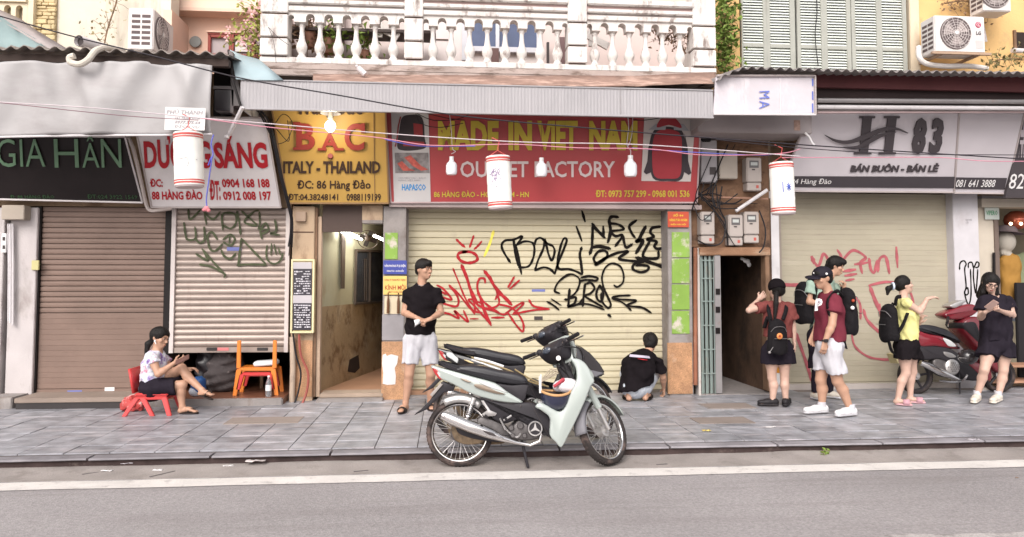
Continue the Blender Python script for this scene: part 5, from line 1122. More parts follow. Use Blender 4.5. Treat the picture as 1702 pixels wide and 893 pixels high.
def build_hand(S, w, d, pn, side, curl=.5, s=1.0, spread=1.0, thumb=True):
    """w wrist, d direction of the hand, pn palm normal (out of the palm), side=+1/-1 where the thumb is (d x pn)"""
    w = V3(w); d = V3(d).normalized(); pn = V3(pn); pn = (pn-d*pn.dot(d)).normalized(); sd = d.cross(pn).normalized()*side
    kn = w+d*.085*s
    S.cap(w, w+d*.03*s, .022*s, .024*s, .012, pn, .75); 
    for o_ in (-.026, -.008, .010, .026): S.cap(w+d*.02*s+sd*o_*.6*s, kn+sd*o_*s, .014*s, .0125*s, .010)
    for i, (o_, L) in enumerate(((.029,.066),(.010,.076),(-.010,.070),(-.028,.055))):
        b = kn+sd*o_*s; a1 = curl*(.75+.12*i); d1 = (d*cos(a1)+pn*sin(a1)+sd*(.05*(1.5-i))*spread).normalized(); m_ = b+d1*L*.5*s
        a2 = a1+curl*1.1; d2 = (d*cos(a2)+pn*sin(a2)).normalized(); e = m_+d2*L*.48*s
        S.cap(b-d*.012*s, m_, .0092*s, .0082*s, .003); S.cap(m_, e, .0082*s, .007*s, .003)
    if thumb:
        b = w+d*.022*s+sd*.022*s; m_ = b+(d*.62+sd*.62+pn*.35).normalized()*.042*s; e = m_+(d*.85+sd*.2+pn*.45).normalized()*.034*s
        S.cap(b, m_, .0125*s, .0105*s, .008); S.cap(m_, e, .0102*s, .008*s, .003)
def head_sdf(S, c, f, u, s=1.0):
    r, f, u = frame3(f, u); M = (r, f, u); g = lambda x, y, z: c+(r*x+f*y+u*z)*s
    S.ell(g(0,-.012,.022), (.076*s,.095*s,.090*s), M, .02); S.ell(g(0,.030,-.045), (.055*s,.060*s,.068*s), M, .03)
    S.ell(g(0,.058,-.088), (.024*s,.022*s,.020*s), M, .025)                      # chin
    S.cap(g(0,.080,.012), g(0,.104,-.022), .008*s, .012*s, .010); S.ell(g(0,.094,-.026), (.017*s,.012*s,.009*s), M, .008)  # nose
    for q in (-1, 1):
        S.ell(g(.048*q,.058,-.015), (.022*s,.018*s,.02*s), M, .02)               # cheek
        S.ell(g(.030*q,.082,.012), (.016*s,.010*s,.010*s), M, .008, sub=True)    # eye socket
        S.cap(g(.014*q,.084,.028), g(.045*q,.074,.030), .008*s, .007*s, .012)    # brow
        S.ell(g(.078*q,-.012,-.008), (.010*s,.020*s,.030*s), M, .006)            # ear
    S.ell(g(0,.086,-.058), (.024*s,.010*s,.006*s), M, .005); S.ell(g(0,.082,-.070), (.020*s,.011*s,.007*s), M, .005)       # lips
    return g, M
SKIN = mat('warm_skin', (.46,.265,.18), .5, var=.05, vs=10, spec=.4); SKINL = mat('pale_skin', (.54,.355,.28), .5, var=.05, vs=10, spec=.4)
HAIR = mat('black_hair', (.007,.005,.0045), .55, var=.5, vs=30, bump=.8, bs=120, spec=.3); LIP = mat('lip_red', (.42,.14,.12), .5, var=0); EYE = mat('eye_dark', (.02,.014,.012), .2, var=0); EYW = mat('eye_white', (.42,.32,.28), .3, var=0)
def face_parts(root, c, f, u, s=1.0, closed=False):
    r, f, u = frame3(f, u); M3 = Matrix((r, f, u)).transposed(); g = lambda x, y, z: c+(r*x+f*y+u*z)*s
    for q in (-1, 1):
        if not closed: MB().ball(g(.030*q,.080,.011), (.0125*s,.008*s,.007*s), 10, M3, 6).build('eye', EYW, root); MB().ball(g(.030*q,.0855,.011), (.0065*s,.004*s,.0065*s), 8, M3, 6).build('pupil', EYE, root)
        MB().tube([g(.014*q,.094,.031), g(.030*q,.092,.037), g(.048*q,.080,.033)], [.0018*s,.0022*s,.0012*s], 5).build('eyebrow', mat('soft_brow',(.07,.045,.035),.8), root)
    MB().ball(g(0,.0945,-.0600), (.021*s,.0045*s,.0042*s), 10, M3, 5).ball(g(0,.0920,-.0680), (.018*s,.0045*s,.0046*s), 10, M3, 5).build('lips', LIP, root)
def bounds(J, m=.2):
    ps = [V3(p) for p in J.values() if isinstance(p, (Vector, tuple))]
    return [min(p[i] for p in ps)-m for i in range(3)], [max(p[i] for p in ps)+m for i in range(3)]
def make_body(root, J, tf, hf, hu=(0,0,1), skin=SKIN, s=1.0, hands=None, bw=1.0, foot=True, h=.0068):
    """J: neck chest pelvis shL elL wrL hpL knL anL toL (and R) as world points; L/R = figure's own left/right"""
    lo, hi = bounds(J); S = SDF(lo, hi, h); tf = V3(tf); g, M = head_sdf(S, J['head'], hf, hu, s)
    S.cap(J['neck'], J['head']+V3((0,0,-.02))-V3(hf).normalized()*.015, .054*s, .050*s, .03)
    ch, pe, nk = J['chest'], J['pelvis'], J['neck']; wa = ch.lerp(pe, .55)
    S.cap(nk.lerp(ch,.48), ch, .095*s*bw, .135*s*bw, .05, tf, .72); S.cap(ch, wa, .135*s*bw, .120*s*bw, .05, tf, .74); S.cap(wa, pe, .120*s*bw, .145*s*bw, .05, tf, .78)
    for L in 'LR':
        sh, el, wr, hp, kn, an, to = (J[k+L] for k in ('sh','el','wr','hp','kn','an','to'))
        S.cap(nk.lerp(sh,.25)+V3((0,0,-.022)), sh+V3((0,0,-.022)), .036*s, .038*s, .04)
        mid = sh.lerp(el,.35); S.cap(sh+V3((0,0,-.022)), mid, .040*s*bw, .043*s*bw, .02); S.cap(mid, el, .046*s*bw, .037*s*bw, .02)
        m2 = el.lerp(wr,.3); S.cap(el, m2, .037*s*bw, .038*s*bw, .015); S.cap(m2, wr, .038*s*bw, .024*s, .015)
        S.cap(hp, hp.lerp(kn,.45), .085*s*bw, .073*s*bw, .04); S.cap(hp.lerp(kn,.45), kn, .073*s*bw, .053*s*bw, .03)
        bk = (an-kn).normalized(); cf = V3(to)-V3(an); cf = -(cf-bk*cf.dot(bk)).normalized()*.018
        S.cap(kn, kn.lerp(an,.32)+cf, .050*s*bw, .054*s*bw, .02); S.cap(kn.lerp(an,.32)+cf, an, .053*s*bw, .031*s, .02)
        if foot:
            hl = an+(an-to).normalized()*V3((1,1,0)).length*.012; hl.z = to.z+.006
            S.cap(an, hl, .033*s, .030*s, .02); S.cap(hl, an.lerp(to,.55)+V3((0,0,-.0)), .032*s, .034*s, .02, (0,0,1), .8); S.cap(an.lerp(to,.5), to, .036*s, .030*s, .02, (0,0,1), .55)
            td = (to-an); td.z = 0; td.normalize(); sd_ = V3((td.y,-td.x,0))
            for i, o_ in enumerate((-.024,-.010,.003,.015,.026)): S.cap(to+sd_*o_*s, to+sd_*o_*s+td*(.030-abs(i-1.2)*.004), .010*s, .008*s, .004)
    for hd in (hands or []): build_hand(S, *hd[:4], **(hd[4] if len(hd) > 4 else {}))
    o = S.mesh('body', skin, root); face_parts(root, J['head'], hf, hu, s); return o
def make_shirt(root, J, tf, m, hem, s=1.0, bw=1.0, sl=.5, seed=1, ext=.020, name='shirt', label=None, hemn=(0,0,-1), neck=.055, flare=1.0, sleevew=1.25, foldsamp=.006, h=.0085):
    lo, hi = bounds({k: v for k, v in J.items() if k[:2] in ('ne','ch','pe','sh','el','hp')}, .24); S = SDF(lo, hi, h)
    ch, pe, nk = J['chest'], J['pelvis'], J['neck']; wa = ch.lerp(pe, .55); tf = V3(tf)
    S.cap(nk.lerp(ch,.38), ch, .105*s*bw+ext*.5, .140*s*bw+ext, .06, tf, .75); S.cap(ch, wa, .140*s*bw+ext, .132*s*bw+ext*flare, .05, tf, .78); S.cap(wa, pe+(pe-wa)*.55, .132*s*bw+ext*flare, .150*s*bw+ext*flare, .05, tf, .82)
    for L in 'LR':
        sh, el = J['sh'+L], J['el'+L]; e = sh.lerp(el, sl)
        S.cap(nk.lerp(sh,.2)+V3((0,0,-.010)), sh+V3((0,0,-.012)), .044*s, .056*s*bw, .05); S.cap(sh+V3((0,0,-.010)), e, .060*s*bw, .050*s*bw*sleevew, .035, flat=True)
    hp_ = V3(hem); S.cut(hp_, hemn)
    S.folds(foldsamp*2.3, seed, .6, .85); S.cap(nk+(J['head']-nk)*.05, nk+(J['head']-nk)*.9, neck*s+.003, neck*s+.01, .006, sub=True)
    return S.mesh(name, m, root, label)
def make_shorts(root, J, tf, m, k1=.55, s=1.0, bw=1.0, seed=2, ext=.022, flare=1.25, name='shorts', skirt=False, waist=None, foldsamp=.006, h=.0085, label=None, fl=None):
    lo, hi = bounds({k: v for k, v in J.items() if k[:2] in ('pe','hp','kn','ch')}, .22); S = SDF(lo, hi, h); pe = J['pelvis']; tf = V3(tf)
    wa = J['chest'].lerp(pe, .60); S.cap(wa, pe, .122*s*bw+ext*.5, .150*s*bw+ext, .05, tf, .80)
    for L in 'LR':
        hp, kn = J['hp'+L], J['kn'+L]; e = hp.lerp(kn, k1)
        S.cap(hp, e, .090*s*bw+ext, .074*s*bw*flare+ext*.4, .018 if not skirt else .12, flat=True)
    if skirt:
        e = J['hpL'].lerp(J['knL'],k1).lerp(J['hpR'].lerp(J['knR'],k1), .5); S.cap(pe, e, .155*s*bw+ext, .165*s*bw+ext, .06, tf, .8, flat=True)
    if waist is not None: S.cut(waist, (0,0,1))
    S.folds(foldsamp*2.2, seed, .4, .85); return S.mesh(name, m, root, label)
def make_hair(root, c, f, u, style='short', s=1.0, seed=4, tail=None, m=HAIR):
    r, f, u = frame3(f, u); M = (r, f, u); g = lambda x, y, z: c+(r*x+f*y+u*z)*s
    lo = [c[i]-.55 for i in range(3)]; hi = [c[i]+.22 for i in range(3)]; lo[0] = c[0]-.3; lo[1] = c[1]-.25; hi[0] = c[0]+.3; hi[1] = c[1]+.25
    if style not in ('long',) and tail is None: lo[2] = c[2]-.2
    S = SDF(lo, hi, .0062)
    S.ell(g(0,-.018,.034), (.086*s,.106*s,.096*s), M, .01)
    if style in ('short','bowl'):
        S.ell(g(0,-.050,-.022), (.074*s,.064*s,.060*s), M, .02); S.ell(g(0,.045,.075), (.066*s,.052*s,.040*s), M, .03)
        S.ell(g(0,.105,-.040), (.080*s,.075*s,.082*s), M, .012, sub=True)
        for q in (-1,1): S.ell(g(.088*q,.022,-.040), (.040*s,.045*s,.05*s), M, .01, sub=True)
    elif style == 'pony':
        S.ell(g(0,-.045,-.010), (.078*s,.068*s,.065*s), M, .02); S.ell(g(0,.110,-.020), (.068*s,.070*s,.085*s), M, .015, sub=True)
        for q in (-1,1): S.ell(g(.085*q,.025,-.040), (.03*s,.045*s,.05*s), M, .01, sub=True)
    elif style == 'long':
        S.ell(g(0,.115,-.028), (.050*s,.075*s,.085*s), M, .012, sub=True)
        S.cap(g(0,-.055,.0), g(0,-.075,-.22), .080*s, .085*s, .04, f, .6)
        for q in (-1,1): S.cap(g(.066*q,.010,.03), g(.078*q,.045,-.12), .030*s, .028*s, .03); S.cap(g(.078*q,.045,-.12), g(.098*q,.055,-.30), .030*s, .018*s, .03)
    if tail:
        for a, b, ra, rb in tail: S.cap(a, b, ra, rb, .012)
    rg_ = random.Random(seed)
    if style in ('short','bowl'):
        for k in range(90):
            a = rg_.uniform(0, 6.28); e = rg_.uniform(-.15, 1.35) if cos(a) < .35 else rg_.uniform(.42, 1.3); dd = lambda e_, a_, q: g(sin(a_)*cos(e_)*.082*q, cos(a_)*cos(e_)*.100*q-.016, sin(e_)*.094*q+.030)
            S.cap(dd(e,a,.97), dd(e-rg_.uniform(.25,.5), a+rg_.uniform(-.3,.3), 1.06), .010*s, .003, .006)
    S.folds(.0028, seed, .25, 3.2); return S.mesh('hair', m, root)
def shoe(root, an, to, m, sole_m, s=1.0, high=.07, name='shoe', socks=None, L_=None):
    an = V3(an); to = V3(to); td = to-an; td.z = 0; td.normalize(); h0 = an-td*.035; gz = to.z-.022
    lo = [min(h0[i],to[i])-.12 for i in range(3)]; hi = [max(an[i],to[i])+.14 for i in range(3)]
    S = SDF(lo, hi, .006); b = V3((h0.x,h0.y,gz+.045)); t_ = to+td*.02; t_.z = gz+.040
    S.cap(b, b.lerp(t_,.55), .040*s, .042*s, .02, (0,0,1), 1.0); S.cap(b.lerp(t_,.5), t_, .043*s, .038*s, .02, (0,0,1), .75); S.cap(b+td*.01, V3((an.x,an.y,gz+high)), .038*s, .040*s, .02, flat=True)
    S.cut((0,0,gz+.012),(0,0,-1)); o = S.mesh(name, m, root)
    S2 = SDF(lo, hi, .006); S2.cap(V3((b.x,b.y,gz+.012)), V3((t_.x,t_.y,gz+.012)), .043*s, .041*s, .01, (0,0,1), .5); S2.cut((0,0,gz+.001),(0,0,-1)); S2.cut((0,0,gz+.024),(0,0,1)); S2.mesh('sole', sole_m, o)
    if socks: MB().tube([V3((an.x,an.y,gz+high-.01)), V3((an.x,an.y,gz+high+.045))], [.044*s,.042*s], 14).build('sock', socks, root)
    return o
def slipper(root, an, to, m, strap_m, s=1.0, thong=False):
    td = to-an; td.z = 0; td.normalize(); sd_ = V3((td.y,-td.x,0)); gz = to.z-.030; h0 = V3((an.x,an.y,0))-td*.035; t_ = V3((to.x,to.y,0))+td*.045
    ol = []
    for k in range(20):
        a = 2*pi*k/20; ex = cos(a); c_ = h0.lerp(t_, .5+.5*ex); wd = (.045 if ex > 0 else .036)*s
        ol.append(c_+sd_*sin(a)*wd+V3((0,0,gz)))
    o = MB().prism(ol, (0,0,.020)).build('slipper', m, root, bevel=.004)
    mid = h0.lerp(t_, .66); tz = to.z+.018
    for q in ((-.0,),) if not thong else ((-1,),(1,)):
        if thong: pts = [t_-td*.045+V3((0,0,tz)), mid.lerp(h0,.1)+sd_*.02*q[0]+V3((0,0,tz+.012)), mid.lerp(h0,.25)+sd_*.043*q[0]+V3((0,0,gz+.02))]; MB().tube(smoothpts(pts,4), .006, 6).build('strap', strap_m, o)
        else:
            rows = [[mid+td*w_+sd_*.048*cos(a)+V3((0,0,gz+.012+(tz+.012-gz)*sin(a)**.7)) for a in [pi*k/10 for k in range(11)]] for w_ in (-.035,.035)]
            ob = MB().grid(rows).build('strap', strap_m, o, smooth=60); ob.modifiers.new('t','SOLIDIFY').thickness = .006
    return o
def backpack(label, c, f, u, m, w=.28, hgt=.44, d=.16, straps=None, bits=None, seed=3, off=0):
    """c centre, f = outward direction (away from the wearer's back)"""
    r, f, u = frame3(f, u); root = empty('backpack', c-u*hgt/2, label, 'backpack'); M = (r, f, u); g = lambda x, y, z: c+r*x+f*y+u*z
    lo = [c[i]-.36 for i in range(3)]; hi = [c[i]+.36 for i in range(3)]; S = SDF(lo, hi, .0085)
    S.cap(g(0,0,-hgt/2+d*.5), g(0,0,hgt/2-d*.55), w/2, w/2*.86, .02, f, d/w); S.cut(g(0,-d*.42,0), -f); S.cut(g(0,0,-hgt/2+.01), -u)
    S.cap(g(0,d*.35,-hgt*.30), g(0,d*.35,-hgt*.02), w*.36, w*.33, .02, f, .32); S.folds(.004, seed, 1); S.mesh('bag', m, root)
    MB().tube(smoothpts([g(-.03,-d*.3,hgt/2-.03), g(0,-d*.3,hgt/2+.03), g(.03,-d*.3,hgt/2-.03)],5), .008, 6).build('grab_loop', m, root)
    MB().tube(smoothpts([g(-w*.38,d*.30,hgt*.18), g(-w*.2,d*.49,hgt*.33), g(w*.2,d*.49,hgt*.33), g(w*.38,d*.30,hgt*.18)],5), .004, 4).build('zip', mat('zip_grey',(.16,.15,.15),.4), root)
    MB().tube([g(-w*.3,d*.66,-hgt*.02), g(w*.3,d*.66,-hgt*.02)], .004, 4).build('zip', mat('zip_grey',(.16,.15,.15),.4), root)
    for pts in (straps or []):
        sm = smoothpts(pts, 6); rows = []
        for i, p in enumerate(sm):
            t = (sm[min(i+1,len(sm)-1)]-sm[max(i-1,0)]).normalized(); nn = t.cross(V3(f)).normalized() if abs(t.dot(f)) < .95 else r
            rows.append([p-nn*.022, p+nn*.022])
        ob = MB().grid(rows).build('strap', m, root, smooth=60); ob.modifiers.new('t','SOLIDIFY').thickness = .012
    return root
CL = {}
def cloth(n, col, **k): return mat(n, col, .9, var=.10, vs=6, bump=.3, bs=160, spec=.08, **k)
blackc = cloth('black_cotton', (.011,.0085,.010)); whitec = cloth('white_cotton', (.52,.51,.54)); maroonc = cloth('maroon_cotton', (.16,.03,.045)); brownredc = cloth('brick_red_cotton', (.19,.055,.05))
yellowc = cloth('pale_yellow_cotton', (.68,.64,.27)); nylon = mat('black_nylon', (.008,.0065,.008), .8, var=.15, vs=20, bump=.5, bs=140); jeansc = cloth('pale_blue_denim', (.46,.49,.54), stain=[((.62,.63,.65),.6,8,(1,1,1),.52)])
greyc = cloth('charcoal_cotton', (.020,.016,.023)); greenc = cloth('sage_green_cotton', (.30,.40,.33)); rubber = mat('dark_rubber', (.03,.022,.02), .6); whitesh = mat('white_shoe', (.70,.69,.70), .5, var=.05); creamsh = mat('cream_shoe', (.64,.58,.50), .6, var=.08); soleg = mat('sole_grey', (.45,.44,.46), .5)
def K(Y0):
    return lambda px, py, dy=0.0: P(px, py, Y0+dy)

# ---------------------------------------------------------------- 1 young man in black T-shirt and white shorts
j = K(8.60); R1 = empty('person', G(693,684), 'young man in black T-shirt and white shorts standing beside the cream shutter, looking right', 'person')
J = dict(head=j(705,448,-.02), neck=j(701,475), chest=j(701,505,.0), pelvis=j(698,560), shR=j(679,487), shL=j(726,487), elR=j(672,520,-.02), elL=j(733,520,-.02), wrR=j(692,528,-.22), wrL=j(716,530,-.22),
    hpR=j(686,565), hpL=j(711,565), knR=j(680,622,-.02), knL=j(716,622,.03), anR=j(674,670,.02), anL=j(715,668,.16), toR=j(666,680,-.16), toL=j(718,677,-.02))
J['toR'].z = .032; J['toL'].z = .032
make_body(R1, J, (.05,-1,0), (.72,-.62,-.05), hands=[(J['wrR'], (.75,-.25,-.35), (.2,.3,-1), 1, dict(curl=.9)), (J['wrL'], (-.75,-.25,-.25), (-.2,.3,-1), -1, dict(curl=.9))])
make_shirt(R1, J, (.05,-1,0), blackc, j(700,556), sl=.55, ext=.028, sleevew=1.5, seed=5, name='t_shirt'); make_shorts(R1, J, (.05,-1,0), whitec, k1=.70, flare=1.14, waist=j(700,552), seed=6, ext=.016, foldsamp=.008)
make_hair(R1, J['head'], (.72,-.62,-.05), (0,0,1), 'bowl'); slipper(R1, J['anR'], J['toR'], rubber, rubber); slipper(R1, J['anL'], J['toL'], rubber, rubber)
MB().tube([V3(J['neck'])+V3((.062*cos(t),.055*sin(t)-.012,.022-.02*sin(-t) if sin(t)<0 else .022)) for t in [2*pi*k/20 for k in range(21)]], .003, 4).build('necklace', steel, R1)
mk = MB(); mk.grid([[j(688,532,-.30),j(697,531,-.31)],[j(690,540,-.32),j(699,537,-.30)],[j(689,544,-.30),j(693,541,-.31)]]); o = mk.build('face_mask', white_pl, smooth=60); o.modifiers.new('t','SOLIDIFY').thickness=.004; tag(o, 'crumpled white slip held between the hands of the young man in black', 'paper')

# ---------------------------------------------------------------- 2 squatting man seen from behind
j = K(9.05); R2 = empty('person', G(1058,668), 'man in black T-shirt and pale jeans squatting before the cream shutter, seen from behind', 'person')
J = dict(head=j(1081,570,.24), neck=j(1077,588,.15), chest=j(1064,608,.05), pelvis=j(1056,641,.04), shR=j(1095,602,.14), shL=j(1045,600,.08), elR=j(1102,627,.18), elL=j(1040,626,.25), wrR=j(1103,645,.32), wrL=j(1050,640,.40),
    hpR=j(1069,643,.05), hpL=j(1045,643,.05), knR=j(1087,618,.42), knL=j(1042,620,.44), anR=j(1073,660,.0), anL=j(1045,660,.0), toR=j(1080,664,.17), toL=j(1040,664,.17))
for k_ in ('toR','toL'): J[k_].z = .034
for k_ in ('anR','anL'): J[k_].z = .10
tf = V3((.25,1,-.25)); make_body(R2, J, tf, (.35,.93,-.25), (.1,.2,1), s=.98, bw=1.05, hands=[(J['wrR'], (.1,.3,-1), (-1,0,0), 1, dict(curl=.7))])
make_shirt(R2, J, tf, blackc, j(1052,648,-.05), s=.97, bw=1.05, sl=.6, ext=.034, sleevew=1.4, flare=1.35, hemn=(.30,-.0,-1), seed=8, name='t_shirt', foldsamp=.007)
make_shorts(R2, J, tf, jeansc, k1=.99, s=.94, flare=1.15, ext=.020, bw=1.03, name='jeans', seed=9); 
for L in 'LR':
    S = SDF([min(J['kn'+L][i],J['an'+L][i])-.14 for i in range(3)], [max(J['kn'+L][i],J['an'+L][i])+.14 for i in range(3)], .009); S.cap(J['kn'+L], J['kn'+L].lerp(J['an'+L],.85), .075, .060, .02, flat=True); S.folds(.006, 3); S.mesh('jeans', jeansc, R2)
make_hair(R2, J['head'], (.35,.93,-.25), (.1,.2,1), 'short', s=1.03); slipper(R2, J['anR'], J['toR'], rubber, rubber); slipper(R2, J['anL'], J['toL'], rubber, rubber)
# print on the back of the T-shirt
for (q, m_, d_) in (([(1047,589),(1079,592),(1081,596),(1046,593)], mat('lilac_print',(.50,.45,.55),.6), .16), ([(1060,595.5),(1077,598),(1076,599.5),(1060,597)], redpr, .163)):
    rows = [[], []]
    for i in range(9):
        t = i/8; a = V3(q[0]+(0,)).lerp(V3(q[1]+(0,)), t); b = V3(q[3]+(0,)).lerp(V3(q[2]+(0,)), t); dd = -d_+.035 + .07*((t-.5)*2)**2
        rows[0].append(j(a.x,a.y,dd)); rows[1].append(j(b.x,b.y,dd-.01))
    MB().grid(rows).build('shirt_print', m_, R2, smooth=60)

# ---------------------------------------------------------------- 3 seated woman on a red stool chair
j = K(8.72); R3 = empty('person', G(285,686), 'woman in flowered white blouse and black skirt seated on the small red chair', 'person')
J = dict(head=j(266,562,0), neck=j(261,585,.0), chest=j(257,607), pelvis=j(253,642), shR=j(252,594,-.15), shL=j(268,594,.15), elR=j(263,622,-.20), elL=j(287,618,.16), wrR=j(289,604,-.12), wrL=j(312,614,.10),
    hpR=j(258,645,-.09), hpL=j(258,642,.09), knR=j(303,640,-.08), knL=j(302,612,.02), anR=j(303,676,-.08), anL=j(336,649,-.05), toR=j(324,684,-.10), toL=j(351,656,-.08))
J['toR'].z = .032
make_body(R3, J, (1,-.15,0), (.93,-.3,-.28), (.3,0,1), skin=SKIN, s=.95, hands=[(J['wrR'], (1,.1,.35), (0,.8,.6), 1, dict(curl=.8)), (J['wrL'], (1,-.2,.1), (0,-.3,-1), -1, dict(curl=.6))])
bl_ = mat('flowered_blouse', (.64,.66,.72), .8, var=.04, stain=[((.16,.07,.34),.95,11,(1,1,1),.50),((.50,.08,.16),.9,15,(1,1,1),.55),((.08,.12,.10),.8,19,(1,1,1),.60)], bump=.2, bs=200)
make_shirt(R3, J, (1,-.15,0), bl_, j(250,646), s=.93, sl=.42, ext=.022, sleevew=1.55, seed=12, hemn=(.1,0,-1), name='blouse', neck=.062)
S = SDF([V3(j(262,598))[i]-.25 for i in range(3)], [V3(j(262,598))[i]+.25 for i in range(3)], .008)
make_shorts(R3, J, (1,-.15,0), greyc, k1=.80, s=.95, flare=1.5, ext=.024, name='skirt', seed=13, skirt=False, waist=j(250,628))
make_hair(R3, J['head'], (.93,-.3,-.28), (.3,0,1), 'pony', tail=[(j(254,565,0), j(246,572,0), .03,.034),(j(246,572,0), j(243,588,.0), .034,.018)])
slipper(R3, J['anR'], J['toR'], rubber, rubber, .95, True)
# raised foot's slipper follows the foot
td = (J['toL']-J['anL']).normalized(); upn = V3((-td.z,0,td.x)); sd_ = V3((0,1,0)); h0 = J['anL']-td*.04-upn*.052; t0 = J['toL']+td*.05-upn*.036
MB().prism([h0.lerp(t0,.5+.5*cos(2*pi*k/16))+sd_*.042*sin(2*pi*k/16) for k in range(16)], -upn*.014).build('slipper', rubber, R3, bevel=.003)
for q in (-1,1): MB().tube(smoothpts([J['toL']+upn*.02, J['toL'].lerp(J['anL'],.35)+sd_*.02*q+upn*.032, J['toL'].lerp(J['anL'],.5)+sd_*.042*q-upn*.03],4), .006, 6).build('strap', rubber, R3)
MB().ball(j(257.5,567,-.085), (.010,.008,.016)).tube([j(257.5,567,-.09), j(259,572,-.09)], .005, 5).build('earbud', white_pl, R3)
ph = MB().obox(j(303,598,-.17), (.080,.038,.006), Matrix.Rotation(-.45,3,'Y')@Matrix.Rotation(.7,3,'X')).build('phone', mat('brown_phone_case',(.12,.06,.05),.4), bevel=.004); tag(ph, 'dark phone held up by the seated woman in the flowered blouse', 'phone')

# ---------------------------------------------------------------- 4 woman in brick red top, from behind
j = K(8.54); R4 = empty('person', G(1290,679), 'woman in brick red top seen from behind, one arm raised beside the dark passage', 'person')
J = dict(head=j(1290,482,.02), neck=j(1291,506), chest=j(1292,530), pelvis=j(1292,580), shL=j(1273,508), shR=j(1311,510), elL=j(1245,516,-.02), elR=j(1318,541,.0), wrL=j(1261,498,.12), wrR=j(1320,568,-.03),
    hpL=j(1282,585), hpR=j(1303,585), knL=j(1283,628,.02), knR=j(1304,628,.02), anL=j(1284,668), anR=j(1306,667), toL=j(1267,677,.02), toR=j(1310,674,.14))
for k_ in ('toR','toL'): J[k_].z = .034
bk = V3((-.05,1,0)); make_body(R4, J, bk, (-.25,.95,.08), skin=SKINL, s=.93, hands=[(J['wrL'], (.8,.1,.65), (0,1,-.2), 1, dict(curl=.5)), (J['wrR'], (.05,.1,-1), (-1,0,0), -1, dict(curl=.5))])
make_shirt(R4, J, bk, brownredc, j(1290,560), s=.93, sl=.62, ext=.034, sleevew=1.75, seed=15, name='top'); make_shorts(R4, J, bk, greyc, k1=.42, s=.93, flare=1.7, ext=.032, seed=16, waist=j(1290,566))
cp_ = MB(); make_hair(R4, J['head'], (-.25,.95,.08), (0,0,1), 'pony', tail=[(j(1290,488,-.10), j(1290,505,-.13), .030,.030),(j(1290,505,-.13), j(1287,538,-.13), .030,.012)])
S = SDF([J['head'][i]-.2 for i in range(3)], [J['head'][i]+.2 for i in range(3)], .007); S.ell(J['head']+V3((0,-.018,.04)), (.098,.118,.10)); S.cut(J['head']+V3((0,0,-.005)), (0,-.3,-1)); S.mesh('cap', blackc, R4)
shoe(R4, J['anL'], J['toL'], mat('black_shoe',(.02,.018,.02),.5), mat('black_shoe',(.02,.018,.02),.5), .95, .06); shoe(R4, J['anR'], J['toR'], mat('black_shoe',(.02,.018,.02),.5), mat('black_shoe',(.02,.018,.02),.5), .95, .06)
B4 = backpack('small black backpack with a round orange charm on the woman in brick red', j(1292,561,-.20), V3((0,-1,0)), V3((0,0,1)), nylon, .25, .37, .14,
    straps=[[j(1281,532,-.16), j(1277,515,-.12), j(1277,508,-.02), j(1279,512,.10)],[j(1301,532,-.16), j(1306,516,-.12), j(1306,508,-.02), j(1304,512,.10)],[j(1283,540,-.17), j(1276,528,-.13), j(1270,545,-.08)]], seed=4)
MB().lathe(j(1296,559,-.31), (0,-1,0), [(.001,.012),(.020,.012),(.034,.004),(.036,0)], 16).build('charm', mat('orange_charm',(.65,.25,.08),.5), B4); MB().lathe(j(1296,559,-.325), (0,-1,0), [(.001,.003),(.014,.003),(.014,0)], 12).build('charm_centre', mat('dark_red_print', (.35,.06,.03)), B4)
MB().ball(j(1279,586,-.28), .016).tube([j(1279,586,-.28), j(1285,577,-.28)], .004, 4).build('charm', steel, B4)

# ---------------------------------------------------------------- 5 man in cap, maroon T-shirt, walking left
j = K(7.95); R5 = empty('person', G(1385,690), 'man in dark cap, maroon T-shirt and white shorts striding left in white trainers', 'person')
J = dict(head=j(1367,463,.0), neck=j(1378,489), chest=j(1379,518), pelvis=j(1379,572), shL=j(1387,497,-.15), shR=j(1370,496,.16), elL=j(1383,540,-.19), elR=j(1362,535,.2), wrL=j(1371,568,-.19), wrR=j(1352,555,.15),
    hpL=j(1382,578,-.09), hpR=j(1373,578,.09), knL=j(1392,634,-.08), knR=j(1364,632,.08), anL=j(1414,682,-.08), anR=j(1366,678,.10), toL=j(1396,693,-.14), toR=j(1344,686,.06))
J['toL'].z = .034; J['toR'].z = .034
tf = V3((-1,-.12,0)); hf = V3((-.97,-.12,-.20)); make_body(R5, J, tf, hf, (-.2,0,1), s=1.0, bw=1.08, hands=[(J['wrL'], (-.15,0,-1), (-.1,1,0), 1, dict(curl=.45)), (J['wrR'], (-.3,0,-1), (-.1,-1,0), -1, dict(curl=.5))])
ms = make_shirt(R5, J, tf, maroonc, j(1379,566), bw=1.08, sl=.50, ext=.026, sleevew=1.4, seed=21, name='t_shirt'); make_shorts(R5, J, tf, whitec, k1=.74, bw=1.04, flare=1.25, ext=.020, seed=22, waist=j(1379,560), foldsamp=.009)
make_hair(R5, J['head'], hf, (-.2,0,1), 'short', s=.97)
r_, f_, u_ = frame3(hf, (-.2,0,1)); S = SDF([J['head'][i]-.25 for i in range(3)], [J['head'][i]+.25 for i in range(3)], .007); M = (r_,f_,u_); hc = J['head']
S.ell(hc-f_*.010+u_*.040, (.094,.114,.098), M); S.cut(hc+u_*.024, -u_); S.mesh('cap', mat('navy_cap_cloth',(.014,.011,.018),.7,bump=.3), R5)
